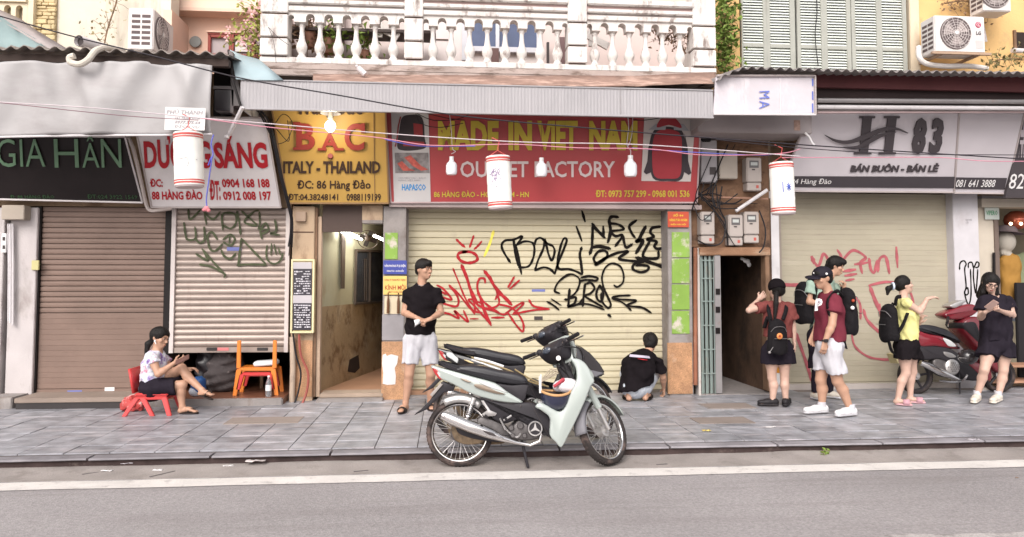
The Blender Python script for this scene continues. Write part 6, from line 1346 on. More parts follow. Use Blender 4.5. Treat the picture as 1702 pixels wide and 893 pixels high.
S = SDF([J['head'][i]-.28 for i in range(3)], [J['head'][i]+.28 for i in range(3)], .006); S.ell(hc+f_*.112+u_*.032, (.080,.088,.022), M); S.cut(hc+f_*.06, -f_); S.ell(hc+f_*.10+u_*.012, (.07,.09,.022), M, .004, sub=True); S.mesh('cap_peak', mat('navy_cap_cloth',(.014,.011,.018),.7,bump=.3), R5)
MB().lathe(hc-r_*.0+V3((0,-.092,.052)), (0,-1,.2), [(.001,.006),(.012,.005),(.013,0)], 12).build('cap_badge', whitep, R5); MB().ball(hc+f_*.088+u_*.078, (.012,.016,.012)).build('cap_badge', whitep, R5)
# white letter P on the chest: front of the shirt wraps toward the camera
q0 = [j(1354,517,-.175), j(1367,516,-.205), j(1367,496,-.195), j(1356,497,-.165)]
text('shirt_letter', 'P', q0, whitep, R5, bold=.06, th=.012, out=-.004, res=2)
text('shirt_letter', 'P', [q0[0]+(q0[1]-q0[0])*.22+V3((0,-.006,.025)), q0[1]+(q0[0]-q0[1])*.26+V3((0,-.006,.025)), q0[2]+(q0[3]-q0[2])*.26+V3((0,-.006,-.02)), q0[3]+(q0[2]-q0[3])*.22+V3((0,-.006,-.02))], mat('grey_letter',(.35,.33,.36),.7), R5, bold=.01, th=.008, out=.006, res=1)
shoe(R5, J['anL'], J['toL'], whitesh, soleg, 1.1, .075, socks=whitec); shoe(R5, J['anR'], J['toR'], whitesh, soleg, 1.1, .075, socks=whitec)
wt = MB().tube([J['wrL']+V3((.031*cos(t),.031*sin(t),.012)) for t in [2*pi*k/16 for k in range(17)]], .010, 6).obox(J['wrL']+V3((-.004,-.034,.012)), (.020,.007,.018)).build('wristwatch', mat('black_watch',(.02,.018,.02),.3), bevel=0); tag(wt, 'black wristwatch on the wrist of the man in the cap', 'watch')
B5 = backpack('large black backpack worn by the man in the maroon T-shirt and cap', j(1408,519,-.02), V3((1,-.15,0)), V3((-.12,0,1)), nylon, .31, .50, .19,
    straps=[[j(1400,492,-.10), j(1392,484,-.13), j(1380,489,-.15), j(1374,505,-.17), j(1380,530,-.17), j(1397,545,-.12)],[j(1400,556,-.10), j(1403,570,-.13), j(1406,580,-.13)]], seed=7)
MB().ball(j(1417,512,-.18), .022).build('charm', whitep, B5); MB().ball(j(1418,500,-.17), .018).build('charm', mat('dark_red_print', (.35,.06,.03)), B5)

# ---------------------------------------------------------------- 6 man behind him, sage green shirt
j = K(8.98); R6 = empty('person', G(1368,664), 'dark-haired man in sage green shirt half hidden behind the man in the cap', 'person')
J = dict(head=j(1389,443,.0), neck=j(1377,465), chest=j(1368,492), pelvis=j(1366,552), shR=j(1350,472,-.06), shL=j(1386,476,.12), elR=j(1345,502,-.10), elL=j(1400,503,.12), wrR=j(1368,506,-.20), wrL=j(1403,482,.0),
    hpR=j(1358,558,-.04), hpL=j(1376,558,.05), knR=j(1358,612,-.04), knL=j(1378,612,.05), anR=j(1355,655,-.02), anL=j(1378,655,.08), toR=j(1366,662,-.14), toL=j(1392,660,.0))
for k_ in ('toR','toL'): J[k_].z = .034
tf = V3((.85,-.5,0)); make_body(R6, J, tf, (.85,-.45,-.30), (.25,0,1), s=.97, hands=[(J['wrL'], (.05,0,1), (-1,0,0), -1, dict(curl=.9)), (J['wrR'], (1,0,.0), (0,.5,-.8), 1)])
make_shirt(R6, J, tf, greenc, j(1366,556), s=.97, sl=.55, ext=.028, sleevew=1.45, seed=31); S = make_shorts(R6, J, tf, greyc, k1=1.0, s=.97, flare=1.2, seed=32, name='trousers')
for L in 'LR': MB().tube([J['kn'+L], J['kn'+L].lerp(J['an'+L],.5), J['kn'+L].lerp(J['an'+L],.93)], [.062,.060,.048], 14).build('trouser_leg', greyc, R6)
make_hair(R6, J['head'], (.85,-.45,-.30), (.25,0,1), 'short', s=1.05); shoe(R6, J['anL'], J['toL'], creamsh, soleg, 1.0, .07); shoe(R6, J['anR'], J['toR'], creamsh, soleg, 1.0, .07)
backpack('black backpack on the back of the man in sage green', j(1336,505,.02), V3((-1,-.35,0)), V3((.12,0,1)), nylon, .30, .50, .17, straps=[[j(1340,472,-.02), j(1348,464,-.09), j(1356,474,-.15), j(1352,500,-.14)]], seed=9)

# ---------------------------------------------------------------- 7 girl in yellow
j = K(8.56); R7 = empty('person', G(1508,672), 'ponytailed woman in pale yellow top and black shorts gesturing with one hand, facing right', 'person')
J = dict(head=j(1503,474,0), neck=j(1502,497), chest=j(1506,522), pelvis=j(1506,574), shR=j(1506,503,-.13), shL=j(1507,502,.14), elR=j(1529,518,-.18), elL=j(1522,530,.16), wrR=j(1541,497,-.20), wrL=j(1528,538,.02),
    hpR=j(1503,580,-.08), hpL=j(1511,580,.08), knR=j(1506,620,-.08), knL=j(1517,618,.08), anR=j(1492,665,-.06), anL=j(1513,662,.08), toR=j(1510,671,-.12), toL=j(1532,669,.02))
for k_ in ('toR','toL'): J[k_].z = .036
tf = V3((1,-.12,0)); hf = V3((.97,-.2,.12)); make_body(R7, J, tf, hf, (-.1,0,1), skin=SKINL, s=.92, hands=[(J['wrR'], (.9,.0,.25), (.2,0,-1), 1, dict(curl=.45)), (J['wrL'], (.1,-.3,.9), (1,0,0), -1, dict(curl=.8))])
make_shirt(R7, J, tf, yellowc, j(1506,564), s=.92, sl=.30, ext=.022, sleevew=1.35, seed=41, name='top'); make_shorts(R7, J, tf, blackc, k1=.42, s=.94, flare=1.8, ext=.030, seed=42, waist=j(1506,553))
make_hair(R7, J['head'], hf, (-.1,0,1), 'pony', s=.96, tail=[(j(1488,474,0), j(1477,480,0), .030,.034),(j(1477,480,0), j(1475,489,.0), .034,.016)])
MB().tube([j(1484,476,0)+V3((.010*cos(t)-.0,.042*cos(t),.040*sin(t))) for t in [2*pi*k/14 for k in range(15)]], .013, 6).build('scrunchie', mat('pale_blue_cloth',(.55,.62,.72),.8), R7)
pinks = mat('pink_slipper', (.62,.38,.40), .6); slipper(R7, J['anR'], J['toR'], pinks, mat('pink_strap',(.50,.28,.32),.6)); slipper(R7, J['anL'], J['toL'], pinks, mat('pink_strap',(.50,.28,.32),.6))
backpack('black backpack hanging low on the back of the woman in yellow', j(1478,538,-.02), V3((-1,-.1,0)), V3((-.10,0,1)), nylon, .28, .44, .18,
    straps=[[j(1487,508,-.08), j(1490,495,-.12), j(1498,493,-.16)],[j(1508,520,-.17), j(1500,540,-.17), j(1490,556,-.13)],[j(1476,566,-.08), j(1482,585,-.08), j(1490,592,-.06)]], seed=11)

# ---------------------------------------------------------------- 8 woman with glasses looking at her phone
j = K(8.65); R8 = empty('person', G(1642,670), 'long-haired woman in glasses, black T-shirt and skirt-shorts looking down at her phone', 'person')
J = dict(head=j(1646,470,-.04), neck=j(1653,494), chest=j(1654,522), pelvis=j(1656,570), shR=j(1634,500), shL=j(1675,500), elR=j(1630,528,-.04), elL=j(1683,524,-.06), wrR=j(1637,519,-.25), wrL=j(1664,517,-.25),
    hpR=j(1645,578), hpL=j(1668,578), knR=j(1636,615,-.05), knL=j(1668,615,-.03), anR=j(1624,658,.02), anL=j(1659,660,-.02), toR=j(1619,668,-.15), toL=j(1651,668,-.18))
for k_ in ('toR','toL'): J[k_].z = .036
tf = V3((-.08,-1,0)); hf = V3((-.25,-.85,-.50)); make_body(R8, J, tf, hf, (-.05,-.5,1), skin=SKINL, s=.95, bw=1.04, hands=[(J['wrR'], (.6,-.3,.35), (.2,.3,.9), -1, dict(curl=1.0)), (J['wrL'], (-.85,-.25,.22), (0,.3,.9), 1, dict(curl=1.0))])
make_shirt(R8, J, tf, greyc, j(1655,566), s=.95, bw=1.06, sl=.60, ext=.032, sleevew=1.65, seed=51, name='t_shirt', foldsamp=.008); make_shorts(R8, J, tf, greyc, k1=.42, s=.97, bw=1.04, flare=1.6, ext=.026, seed=52, waist=j(1655,548), foldsamp=.009, name='skirt_shorts')
make_hair(R8, J['head'], hf, (-.05,-.5,1), 'long', s=.97); shoe(R8, J['anL'], J['toL'], creamsh, creamsh, 1.0, .075, socks=whitec); shoe(R8, J['anR'], J['toR'], creamsh, creamsh, 1.0, .075, socks=whitec)
r_, f_, u_ = frame3(hf, (-.05,-.5,1)); gl_ = MB()
for q in (-1,1): gl_.tube([J['head']+r_*(.031*q+.024*cos(t))+f_*.098+u_*(.010+.019*sin(t)) for t in [2*pi*k/12 for k in range(13)]], .0028, 4); gl_.tube([J['head']+r_*.055*q+f_*.098+u_*.014, J['head']+r_*.078*q-f_*.01+u_*.012], .0026, 4)
gl_.tube([J['head']-r_*.008+f_*.100+u_*.014, J['head']+r_*.008+f_*.100+u_*.014], .0028, 4); gl_.build('glasses', mat('black_glasses',(.015,.012,.012),.3), R8)
ph = MB().obox(j(1648,507,-.35), (.038,.010,.070), Matrix.Rotation(.5,3,'Y')@Matrix.Rotation(.75,3,'X')).build('phone', mat('pink_beige_phone',(.45,.30,.26),.3), bevel=.004); tag(ph, 'pinkish phone held in both hands by the long-haired woman in glasses', 'phone')
# left edge: foot of someone sitting out of frame
of = G(10,652); sh0 = shoe(None, V3((of.x-.10,9.35,.20)), V3((of.x+.10,9.33,.165)), mat('dark_navy_shoe',(.02,.018,.03),.5), mat('black_shoe',(.02,.018,.02),.5), 1.0, .06); tag(sh0, 'single dark shoe resting on the concrete step at the left edge', 'shoe')
# ================================================================ motorcycles
tyre_m = mat('tyre_rubber', (.035,.029,.028), .85, var=.15, bump=.3, bs=90, stain=[((.17,.12,.105),.7,7,(1,1,1),.50)]); chrome = mat('chrome', (.70,.68,.67), .18, metal=1, var=.05); alu = mat('brushed_aluminium', (.55,.53,.52), .4, metal=.8, var=.1)
dkpl = mat('dark_grey_plastic', (.030,.027,.031), .45, var=.1); seatm = mat('black_vinyl_seat', (.018,.017,.021), .42, var=.1, bump=.1, bs=80); engm = mat('engine_grey', (.12,.11,.11), .45, metal=.5, var=.25, vs=20); rustm = mat('greasy_rusty_metal', (.17,.12,.075), .7, metal=.3, var=.4, vs=25, bump=.5)
tlred = mat('red_lens', (.45,.03,.03), .15, var=0, coat=.6); tlwh = mat('clear_lens', (.66,.60,.60), .1, var=0, coat=.6); orl = mat('orange_lens', (.7,.2,.03), .2, var=0)
def wheel(root, c, R_, Mx=None, w=.042, nm='wheel', brake=True, spokes=18, xf=None, cast=False):
    """wheel in the xz plane round c; xf maps the finished points (steering)"""
    c = V3(c); xf = xf or (lambda p: p); T = lambda mb: (setattr(mb, 'v', [tuple(xf(V3(p))) for p in mb.v]), mb)[1]
    wr = empty(nm, xf(c)); wr.parent = root; wr.location = V3(xf(c)) - wloc(root)
    prof = [(R_-.048, -w*.62), (R_-.030, -w), (R_-.012, -w*.85), (R_-.002, -w*.45), (R_, 0), (R_-.002, w*.45), (R_-.012, w*.85), (R_-.030, w), (R_-.048, w*.62)]
    T(MB().lathe(c, (0,1,0), prof, 48)).build('tyre', tyre_m, wr)
    tr = MB()
    for k in range(56):
        a = 2*pi*k/56
        for q in (-1, 1): tr.obox(c+V3(((R_-.004)*cos(a), q*w*.42, (R_-.004)*sin(a))), (.006,.009,.004), Matrix.Rotation(-a+pi/2,3,'Y')@Matrix.Rotation(q*.5,3,'Z'))
    T(tr).build('tread', tyre_m, wr, smooth=0, kind='stuff')
    ri = R_-.050; T(MB().lathe(c, (0,1,0), [(ri+.006,-w*.66),(ri-.004,-w*.62),(ri-.012,-w*.3),(ri-.014,0),(ri-.012,w*.3),(ri-.004,w*.62),(ri+.006,w*.66)], 48)).build('rim', chrome if not cast else dkpl, wr)
    sp = MB()
    if not cast:
        for k in range(spokes*2):
            a = 2*pi*k/(spokes*2); q = 1 if k%2 else -1; b = a+(.45 if (k//2)%2 else -.45)
            sp.tube([c+V3((.034*cos(b),q*.030,.034*sin(b))), c+V3(((ri-.010)*cos(a),0,(ri-.010)*sin(a)))], .0018, 4, caps=False)
        T(sp).build('spokes', alu, wr, smooth=0, kind='stuff')
    else:
        for k in range(5):
            a = 2*pi*k/5; sp.tube([c+V3((.03*cos(a),0,.03*sin(a))), c+V3((ri*cos(a+.15),0,ri*sin(a+.15)))], [.022,.014], 6)
        T(sp).build('spokes', dkpl, wr)
    T(MB().lathe(c, (0,1,0), [(.001,-.055),(.022,-.055),(.026,-.036),(.050,-.032),(.052,.032),(.026,.036),(.001,.05)] if brake else [(.001,-.04),(.03,-.04),(.035,.04),(.001,.04)], 20)).build('hub', alu, wr)
    return wr
def prism_xz(pts, y0, y1, name, m, root, wf=None, bevel=.012, seg=3, n=5, closed=True, sm=True, xf=None, **k):
    P3 = [V3((p[0], 0, p[1])) for p in pts]; P3 = smoothpts(P3, n, True) if sm else P3
    wf = wf or (lambda x, z: 1.0)
    a = [V3((p.x, y0*wf(p.x, p.z), p.z)) for p in P3]; b = [V3((p.x, y1*wf(p.x, p.z), p.z)) for p in P3]; N = len(a)
    mb = MB(); cen = sum(a, V3((0,0,0)))/N; e = bevel
    def inset(ring, d, dy):
        out = []
        for i in range(N):
            t = (ring[(i+1)%N]-ring[i-1]); nn = V3((-t.z,0,t.x)); nn = nn.normalized() if nn.length > 1e-6 else V3((0,0,0))
            out.append(ring[i]+nn*d*sg+V3((0,dy,0)))
        return out
    ar = sum(P3[i].x*P3[(i+1)%N].z-P3[(i+1)%N].x*P3[i].z for i in range(N)); sg = 1 if ar > 0 else -1
    rows = [inset(a, e, 0), inset(a, e*.3, e*.3), inset(a, 0, e)] + [inset(b, 0, -e), inset(b, e*.3, -e*.3), inset(b, e, 0)]
    if xf: rows = [[xf(p) for p in r] for r in rows]
    mb.grid(rows, True); mb.f += [tuple(range(N))[::-1], tuple(range(5*N, 6*N))]
    return mb.build(name, m, root, smooth=50, **k)
def underbone(loc, yaw, pal, label, steer=46, lean=4, hero=True, helmet=True):
    root = empty('motorcycle', (0,0,0), label, 'motorcycle', 'underbone motorcycles parked at the kerb')
    sc = lambda cx, cy: ((680+cx/3.19-764)/196, (777-(520+cy/3.19))/196)
    S_ = lambda *a: [sc(a[i], a[i+1]) for i in range(0, len(a), 2)]
    body, body2, accent = pal
    rk = radians(26.5); ax = V3((-sin(rk),0,cos(rk))); A0 = V3((.835,0,1.0)); RM = Matrix.Rotation(radians(steer), 3, ax)
    st = lambda p: A0 + RM @ (V3(p)-A0)
    def TB(mb, name, m, par=root, **k): mb.v = [tuple(st(p)) for p in mb.v]; return mb.build(name, m, par, **k)
    # wheels
    wheel(root, (0,0,.285), .285, w=.044); wheel(root, (1.245,0,.285), .285, w=.040, xf=st)
    # rear brake/sprocket side, chain case, swing arm
    MB().lathe((0,-.03,.285), (0,-1,0), [(.001,.03),(.060,.03),(.075,.02),(.08,0)], 24).build('brake_plate', engm, root)
    MB().lathe((0,-.055,.285), (0,-1,0), [(.001,.02),(.020,.02),(.022,0)], 8).build('axle_nut', chrome, root)
    prism_xz(S_(200,590,260,585,330,640,420,690,500,690,505,705,420,712,300,700,230,680,205,640), .05, .09, 'chain_case', rustm, root, bevel=.006)
    prism_xz(S_(250,612,300,600,420,640,560,660,560,690,400,680,280,650), -.085, -.06, 'swing_arm', dkpl, root, bevel=.006)
    prism_xz(S_(235,600,380,640,390,690,300,700,240,670), -.075,-.045, 'brake_linkage', rustm, root, bevel=.01)
    # shock absorber
    p0, p1 = V3((*sc(308,565),0)), V3((*sc(345,455),0)); p0 = V3((p0.x,-.10,p0.y)); p1 = V3((p1.x,-.10,p1.y))
    MB().tube([p0, p1], .014, 10).build('shock_absorber', chrome, root)
    hx = []; d_ = (p1-p0).normalized(); u_ = d_.orthogonal().normalized(); w_ = d_.cross(u_)
    for k in range(85): t = k/84; hx.append(p0.lerp(p1,.08+.62*t)+(u_*cos(2*pi*7*t)+w_*sin(2*pi*7*t))*.024)
    MB().tube(hx, .006, 5).build('shock_spring', chrome, root); MB().tube([p0.lerp(p1,.70), p1], .024, 12).build('shock_cap', alu, root)
    # rear mudguard, hugger, number plate
    prism_xz(S_(175,372,240,400,236,418,180,432,130,480,90,520,28,548,60,520,110,470,140,420), -.055, .055, 'rear_mudguard', dkpl, root, bevel=.005, sm=False)
    prism_xz(S_(110,440,165,380,178,388,122,452), -.075, .075, 'number_plate', mat('plate_edge',(.32,.29,.27),.5), root, bevel=.003, sm=False)
    arc = lambda R_, a0, a1, cx=0, cz=.285, n=12: [V3((cx+R_*cos(radians(a0+(a1-a0)*k/n)),0,cz+R_*sin(radians(a0+(a1-a0)*k/n)))) for k in range(n+1)]
    def fender(cx, R_, a0, a1, w, m, name, xf=None, par=root, drop=.6):
        rows = []
        for p in arc(R_, a0, a1, cx):
            rd = (p-V3((cx,0,.285))).normalized(); rows.append([p-rd*w*drop*.8+V3((0,-w,0)), p-rd*w*.15+V3((0,-w*.93,0)), p+rd*.004+V3((0,-w*.5,0)), p+rd*.010, p+rd*.004+V3((0,w*.5,0)), p-rd*w*.15+V3((0,w*.93,0)), p-rd*w*drop*.8+V3((0,w,0))])
        mb = MB().grid(rows)
        if xf: mb.v = [tuple(xf(p)) for p in mb.v]
        o = mb.build(name, m, par, smooth=60); s_ = o.modifiers.new('t','SOLIDIFY'); s_.thickness = .006; s_.offset = 0; return o
    fender(0, .315, 52, 118, .068, alu, 'wheel_hugger', drop=1.1)
    # exhaust
    e = [sc(178,540), sc(230,562), sc(330,600), sc(430,637), sc(490,660), sc(560,685), sc(640,700), sc(690,680), sc(700,640)]
    MB().tube([V3((a,-.165 if i < 5 else -.13,b)) for i,(a,b) in enumerate(e)], [.036,.050,.052,.044,.028,.016,.014,.014,.014], 16).build('exhaust_silencer', chrome, root)
    MB().lathe(V3((e[0][0]-.004,-.165,e[0][1]+.002)), (-1,0,.3), [(.001,.012),(.014,.012),(.03,.006),(.038,0)], 16).build('exhaust_tip', engm, root)
    prism_xz(S_(200,528,300,570,400,610,470,640,500,660,440,655,330,618,220,575,192,550), -.222, -.205, 'heat_shield', mat('polished_shield',(.78,.76,.75),.22,metal=.9,var=.04), root, bevel=.006, label='polished silver heat shield')
    prism_xz(S_(392,615,440,628,462,645,420,636), -.228, -.220, 'heat_shield_slot', darkpr, root, bevel=.002)
    # engine
    prism_xz(S_(560,590,600,570,700,575,720,620,700,665,620,680,545,670,530,630), -.11, .11, 'engine_block', engm, root, bevel=.02)
    c_ = sc(665,613); MB().lathe((c_[0],-.11,c_[1]), (0,-1,0), [(.066,0),(.066,.03),(.058,.042),(.001,.044)], 28).build('clutch_cover', dkpl, root)
    MB().tube([V3((c_[0]+.056*cos(t),-.158,c_[1]+.056*sin(t))) for t in [2*pi*k/28 for k in range(29)]], .0065, 6).build('cover_ring', alu, root)
    stb = MB()
    for k in range(3):
        a = pi/2+2*pi*k/3; stb.prism([V3((c_[0]+.054*cos(a),-.160,c_[1]+.054*sin(a))), V3((c_[0]+.013*cos(a+1.05),-.160,c_[1]+.013*sin(a+1.05))), V3((c_[0],-.160,c_[1])), V3((c_[0]+.013*cos(a-1.05),-.160,c_[1]+.013*sin(a-1.05)))], (0,.006,0))
    stb.build('cover_emblem', alu, root, smooth=0, label='three-pointed star emblem')
    for (a, b, r_) in ((540,610,.024),(588,600,.030),(548,650,.02),(610,650,.022)): q = sc(a,b); MB().lathe((q[0],-.10,q[1]),(0,-1,0),[(r_,0),(r_,.035),(r_*.7,.045),(.001,.045)],14).build('casing_boss', engm, root)
    for i in range(6): q = sc(715,590+i*12); WB('cooling_fin', engm, q[0]-.02, q[0]+.05, -.06,.06, q[1]-.002, q[1]+.002, root, smooth=0)
    MB().tube(smoothpts([V3((*[v for v in (sc(*p)[0],-.12,sc(*p)[1])],)) for p in ((500,600),(530,635),(570,660),(590,640))],5), .008, 6).build('pipework', alu, root)
    # footpegs, bracket, stand, kick
    prism_xz(S_(380,470,395,468,430,520,465,535,455,550,400,552,385,540,415,520), -.13, -.11, 'peg_bracket', alu, root, bevel=.004, sm=False)
    for (a,b) in ((405,548),(505,560),(705,640)): q = sc(a,b); MB().tube([V3((q[0],-.12,q[1])), V3((q[0]+.01,-.21,q[1]))], .012, 8).build('foot_peg', blackrub, root)
    MB().tube([V3((sc(480,560)[0],-.15,sc(480,560)[1])), V3((sc(510,620)[0],-.13,sc(510,620)[1]))], .008, 6).tube([V3((sc(500,568)[0],-.19,sc(500,568)[1])), V3((sc(540,545)[0],-.17,sc(540,545)[1]))], .009, 6).build('kick_starter', alu, root)
    for y in (-.10,.10): MB().tube([V3((sc(600,690)[0],y*.7,sc(600,690)[1])), V3((sc(628,780)[0],y,.006))], .012, 8).build('centre_stand', dkpl, root)
    MB().tube([V3((sc(628,780)[0],-.1,.012)), V3((sc(628,780)[0],.1,.012))], .012, 8).build('centre_stand', dkpl, root)
    # body
    tw = lambda x, z: .50+.5*min(1, max(0, (x+.27)/.40))
    prism_xz(S_(112,290,165,299,250,322,330,345,455,380,520,425,602,478,560,484,480,476,380,452,300,420,230,385,185,366,150,345), -.115, .115, 'tail_cover', body, root, wf=tw, bevel=.014, n=4)
    prism_xz(S_(120,302,160,314,188,340,180,362,150,352), -.085, .085, 'tail_light', tlred, root, wf=lambda x,z: .8, bevel=.01); prism_xz(S_(145,322,172,332,180,348,160,346), -.089,.089, 'indicator', tlwh, root, wf=lambda x,z:.8, bevel=.006)
    prism_xz(S_(350,385,400,392,460,420,510,437,470,436,400,418,350,398), -.1205, -.110, 'side_graphic', accent, root, wf=tw, bevel=.002); prism_xz(S_(270,354,300,360,330,375,300,372), -.118, -.108, 'side_graphic', accent, root, wf=tw, bevel=.002)
    prism_xz(S_(370,368,440,384,520,430,470,415,400,390), -.1185, -.110, 'side_graphic', mat('silver_graphic',(.55,.55,.55),.3), root, wf=tw, bevel=.002)
    sw_ = lambda x, z: .55+.45*min(1, max(0, (x+.25)/.35))
    prism_xz(S_(150,268,210,287,280,288,330,287,400,296,480,315,560,328,610,345,632,372,625,388,560,391,480,380,400,362,320,338,240,318,180,298), -.108, .108, 'seat', seatm, root, wf=sw_, bevel=.028, seg=3, n=4)
    prism_xz(S_(150,266,200,280,300,318,296,328,230,312,180,292), -.10, .10, 'grab_rail', dkpl, root, wf=lambda x,z:.9, bevel=.006)
    prism_xz(S_(455,382,540,392,628,390,625,430,605,475,560,455,510,420), -.105, .105, 'under_seat_cover', dkpl, root, bevel=.01)
    prism_xz(S_(385,455,470,478,560,486,640,482,700,510,740,560,752,640,745,668,700,600,640,565,560,575,500,590,440,560,400,500), -.12, .12, 'side_cover', dkpl, root, bevel=.014)
    prism_xz(S_(385,560,500,600,560,680,500,690,400,650,360,600), -.07, .07, 'frame_plate', engm, root, bevel=.008)
    # leg shield: two wings and the nose between
    wing = S_(862,256,905,256,945,290,968,345,978,372,955,400,935,450,905,515,870,585,835,648,800,706,770,680,738,640,742,560,700,520,665,500,690,478,740,500,790,525,822,500,845,440,872,390,886,350,882,300)
    for y0, y1 in ((-.205,-.160),(.160,.205)): prism_xz(wing, y0, y1, 'leg_shield', body, root, bevel=.014, n=3, wf=lambda x,z: .62+.38*min(1,max(0,(.95-z)/.30)))
    prism_xz(S_(905,262,945,292,985,345,965,400,930,440,880,520,850,520,890,420,900,340), -.15, .15, 'front_nose', body, root, bevel=.03, n=3, wf=lambda x,z: .8)
    prism_xz(S_(690,478,790,520,822,505,800,600,790,690,745,640,742,560,700,520), -.155, .155, 'inner_shield', body2, root, bevel=.012)
    prism_xz(S_(790,290,830,300,870,330,884,380,860,400,820,360), -.10, .10, 'steering_cover', dkpl, root, bevel=.02)
    # steered group
    for y in (-.072,.072):
        TB(MB().tube([V3((1.245,y,.285)), V3((1.13,y,.52)), V3((1.02,y,.74))], [.017,.019,.021], 12), 'fork_leg', alu)
        TB(MB().tube([V3((1.165,y,.47)), V3((1.05,y,.68))], [.030,.034], 10), 'fork_cover', body)
    fender(1.245, .312, 28, 128, .062, body, 'front_mudguard', xf=st); fender(1.245, .306, 128, 188, .060, mat('grey_plastic',(.17,.165,.18),.5), 'mudguard_flap', xf=st)
    TB(MB().tube([V3((1.0,0,.60)), V3((.84,0,.99))], .035, 12), 'steering_stem', dkpl)
    cow = [(.705,.945),(.74,1.0),(.80,1.045),(.87,1.06),(.925,1.03),(.945,.97),(.92,.90),(.86,.870),(.78,.885)]
    prism_xz(cow, -.112, .112, 'handlebar_cowl', dkpl, root, bevel=.03, xf=st)
    prism_xz([(.855,1.075),(.90,1.072),(.945,1.04),(.968,.97),(.945,.885),(.88,.85),(.885,.93),(.88,1.01)], -.125, .125, 'headlight_cowl', body, root, bevel=.028, xf=st)
    TB(MB().ball((.955,0,.965), (.03,.085,.06)), 'headlight', tlwh); TB(MB().ball((.70,0,.955), (.02,.05,.03)), 'meter', glass_d)
    for q in (-1,1):
        TB(MB().tube([V3((.79,q*.10,.99)), V3((.775,q*.21,1.0))], .012, 8), 'handlebar', chrome); TB(MB().tube([V3((.775,q*.20,1.0)), V3((.755,q*.335,1.0))], .0175, 10), 'grip', blackrub)
        TB(MB().tube([V3((.815,q*.17,.995)), V3((.84,q*.22,1.0)), V3((.825,q*.33,.995))], .006, 6), 'brake_lever', chrome)
        TB(MB().ball((.79,q*.165,1.0), (.030,.035,.028)), 'switch_housing', dkpl)
    for pts in ([(.80,-.10,.97),(.90,-.20,.93),(.99,-.13,.84),(1.0,-.05,.72)],[(.80,.12,.97),(.93,.16,.95),(1.02,.10,.82),(1.03,.03,.66)],[(.78,-.16,.99),(.72,-.14,.90),(.80,-.08,.80),(.88,-.05,.70)]):
        TB(MB().tube(smoothpts([V3(p) for p in pts],5), .0055, 5), 'control_cable', blackrub)
    for (a,b,c2,d) in ((640,480,745,668),(385,458,560,490)): MB().tube([V3((sc(a,b)[0],-.123,sc(a,b)[1])), V3((sc(c2,d)[0],-.123,sc(c2,d)[1]))], .0025, 4).build('panel_gap', darkpr, root)
    for (a,b) in ((700,530),(770,665),(440,470),(590,500),(820,560)): q = sc(a,b); MB().lathe((q[0],-.165 if a in (770,820) else -.121,q[1]), (0,-1,0), [(.001,.004),(.007,.003),(.009,0)], 8).build('screw', darkpr, root)
    if hero:
        q = sc(793,250); MB().lathe((q[0],-.13,q[1]), (-.2,-1,.1), [(.001,.012),(.020,.012),(.024,0)], 14).build('ignition_cap', alu, root)
    # front basket frame and lock bar
    if hero: MB().tube([V3((sc(692,345)[0],-.16,sc(692,345)[1])), V3((sc(694,430)[0],-.16,sc(694,430)[1]))], .011, 8).build('lever', whitep, root)
    root.rotation_euler = (radians(-lean), 0, yaw); root.location = loc
    return root
b0, b1 = G(764,777,-.088), G(1007,777,-.088); byaw = atan2(b1.y-b0.y, b1.x-b0.x)*.6
mint = mat('pale_mint_paint', (.37,.41,.385), .28, var=.03, coat=.6); whpl = mat('white_gloss_panel', (.62,.63,.63), .3, var=.03, coat=.4); bronze = mat('bronze_graphic', (.22,.17,.13), .35, metal=.3)
BK = underbone(V3((b0.x, b0.y+.02, -.086)), byaw, (mint, whpl, bronze), 'pale mint and black underbone motorcycle parked in the gutter in front of the cream shutter')
gb = mat('gloss_black_paint', (.025,.022,.024), .25, var=.05, coat=.6); gold = mat('gold_stripe', (.50,.38,.20), .35, metal=.5)
k0 = G(790,733,0); BK2 = underbone(V3((k0.x-.11, k0.y+.08, .002)), byaw+.02, (gb, dkpl, gold), 'black motorcycle with gold and silver stripes standing right behind the mint one', steer=44, hero=False, lean=3)
# extra stripes on the black one
def loc2w(root, p): return Matrix.Translation(root.location) @ root.rotation_euler.to_matrix().to_4x4() @ V3(p)
def attach(o, root):     # world-built piece becomes a part
    bpy.context.view_layer.update(); o.parent = root; o.matrix_parent_inverse = root.matrix_world.inverted(); return o
scx = lambda cx, cy, dy=0: P(680+cx/3.19, 520+cy/3.19, 7.0+dy)
bpy.context.view_layer.update()
for pts, m_, w_ in (([(330,236),(400,262),(470,285),(540,310),(600,345),(660,372),(740,392)], gold, .008), ([(345,240),(420,258),(500,285)], whitep, .012), ([(560,300),(640,350),(720,385)], gold, .008), ([(330,248),(420,280),(520,318),(560,330)], whitep, .006)):
    attach(MB().tube(smoothpts([scx(a,b,-.16) for a,b in pts],5), w_, 6).build('side_stripe', m_, None), BK2)
for pts, m_, a_, b_ in (([(205,180),(260,190),(350,205),(345,222),(300,215),(240,200)], dkpl, -.08, .08), ([(197,205),(225,205),(262,240),(255,262),(225,240),(200,225)], whpl, -.11, .06)):
    P3 = [V3((p.x,0,p.z)) for p in [scx(a,b) for a,b in pts]]
    mb = MB().prism([V3((p.x,7.0+a_,p.z)) for p in P3], (0,b_-a_,0)); attach(mb.build('tail_piece', m_, None, bevel=.006), BK2)
fc = MB(); q = [scx(*p) for p in ((905,175),(960,215),(1010,270),(1040,320),(1030,335),(985,345),(930,300),(895,260))]
fc.prism([V3((p.x,6.98,p.z)) for p in q], (0,.30,0)); attach(fc.build('front_cowl', gb, None, bevel=.03, seg=3), BK2)
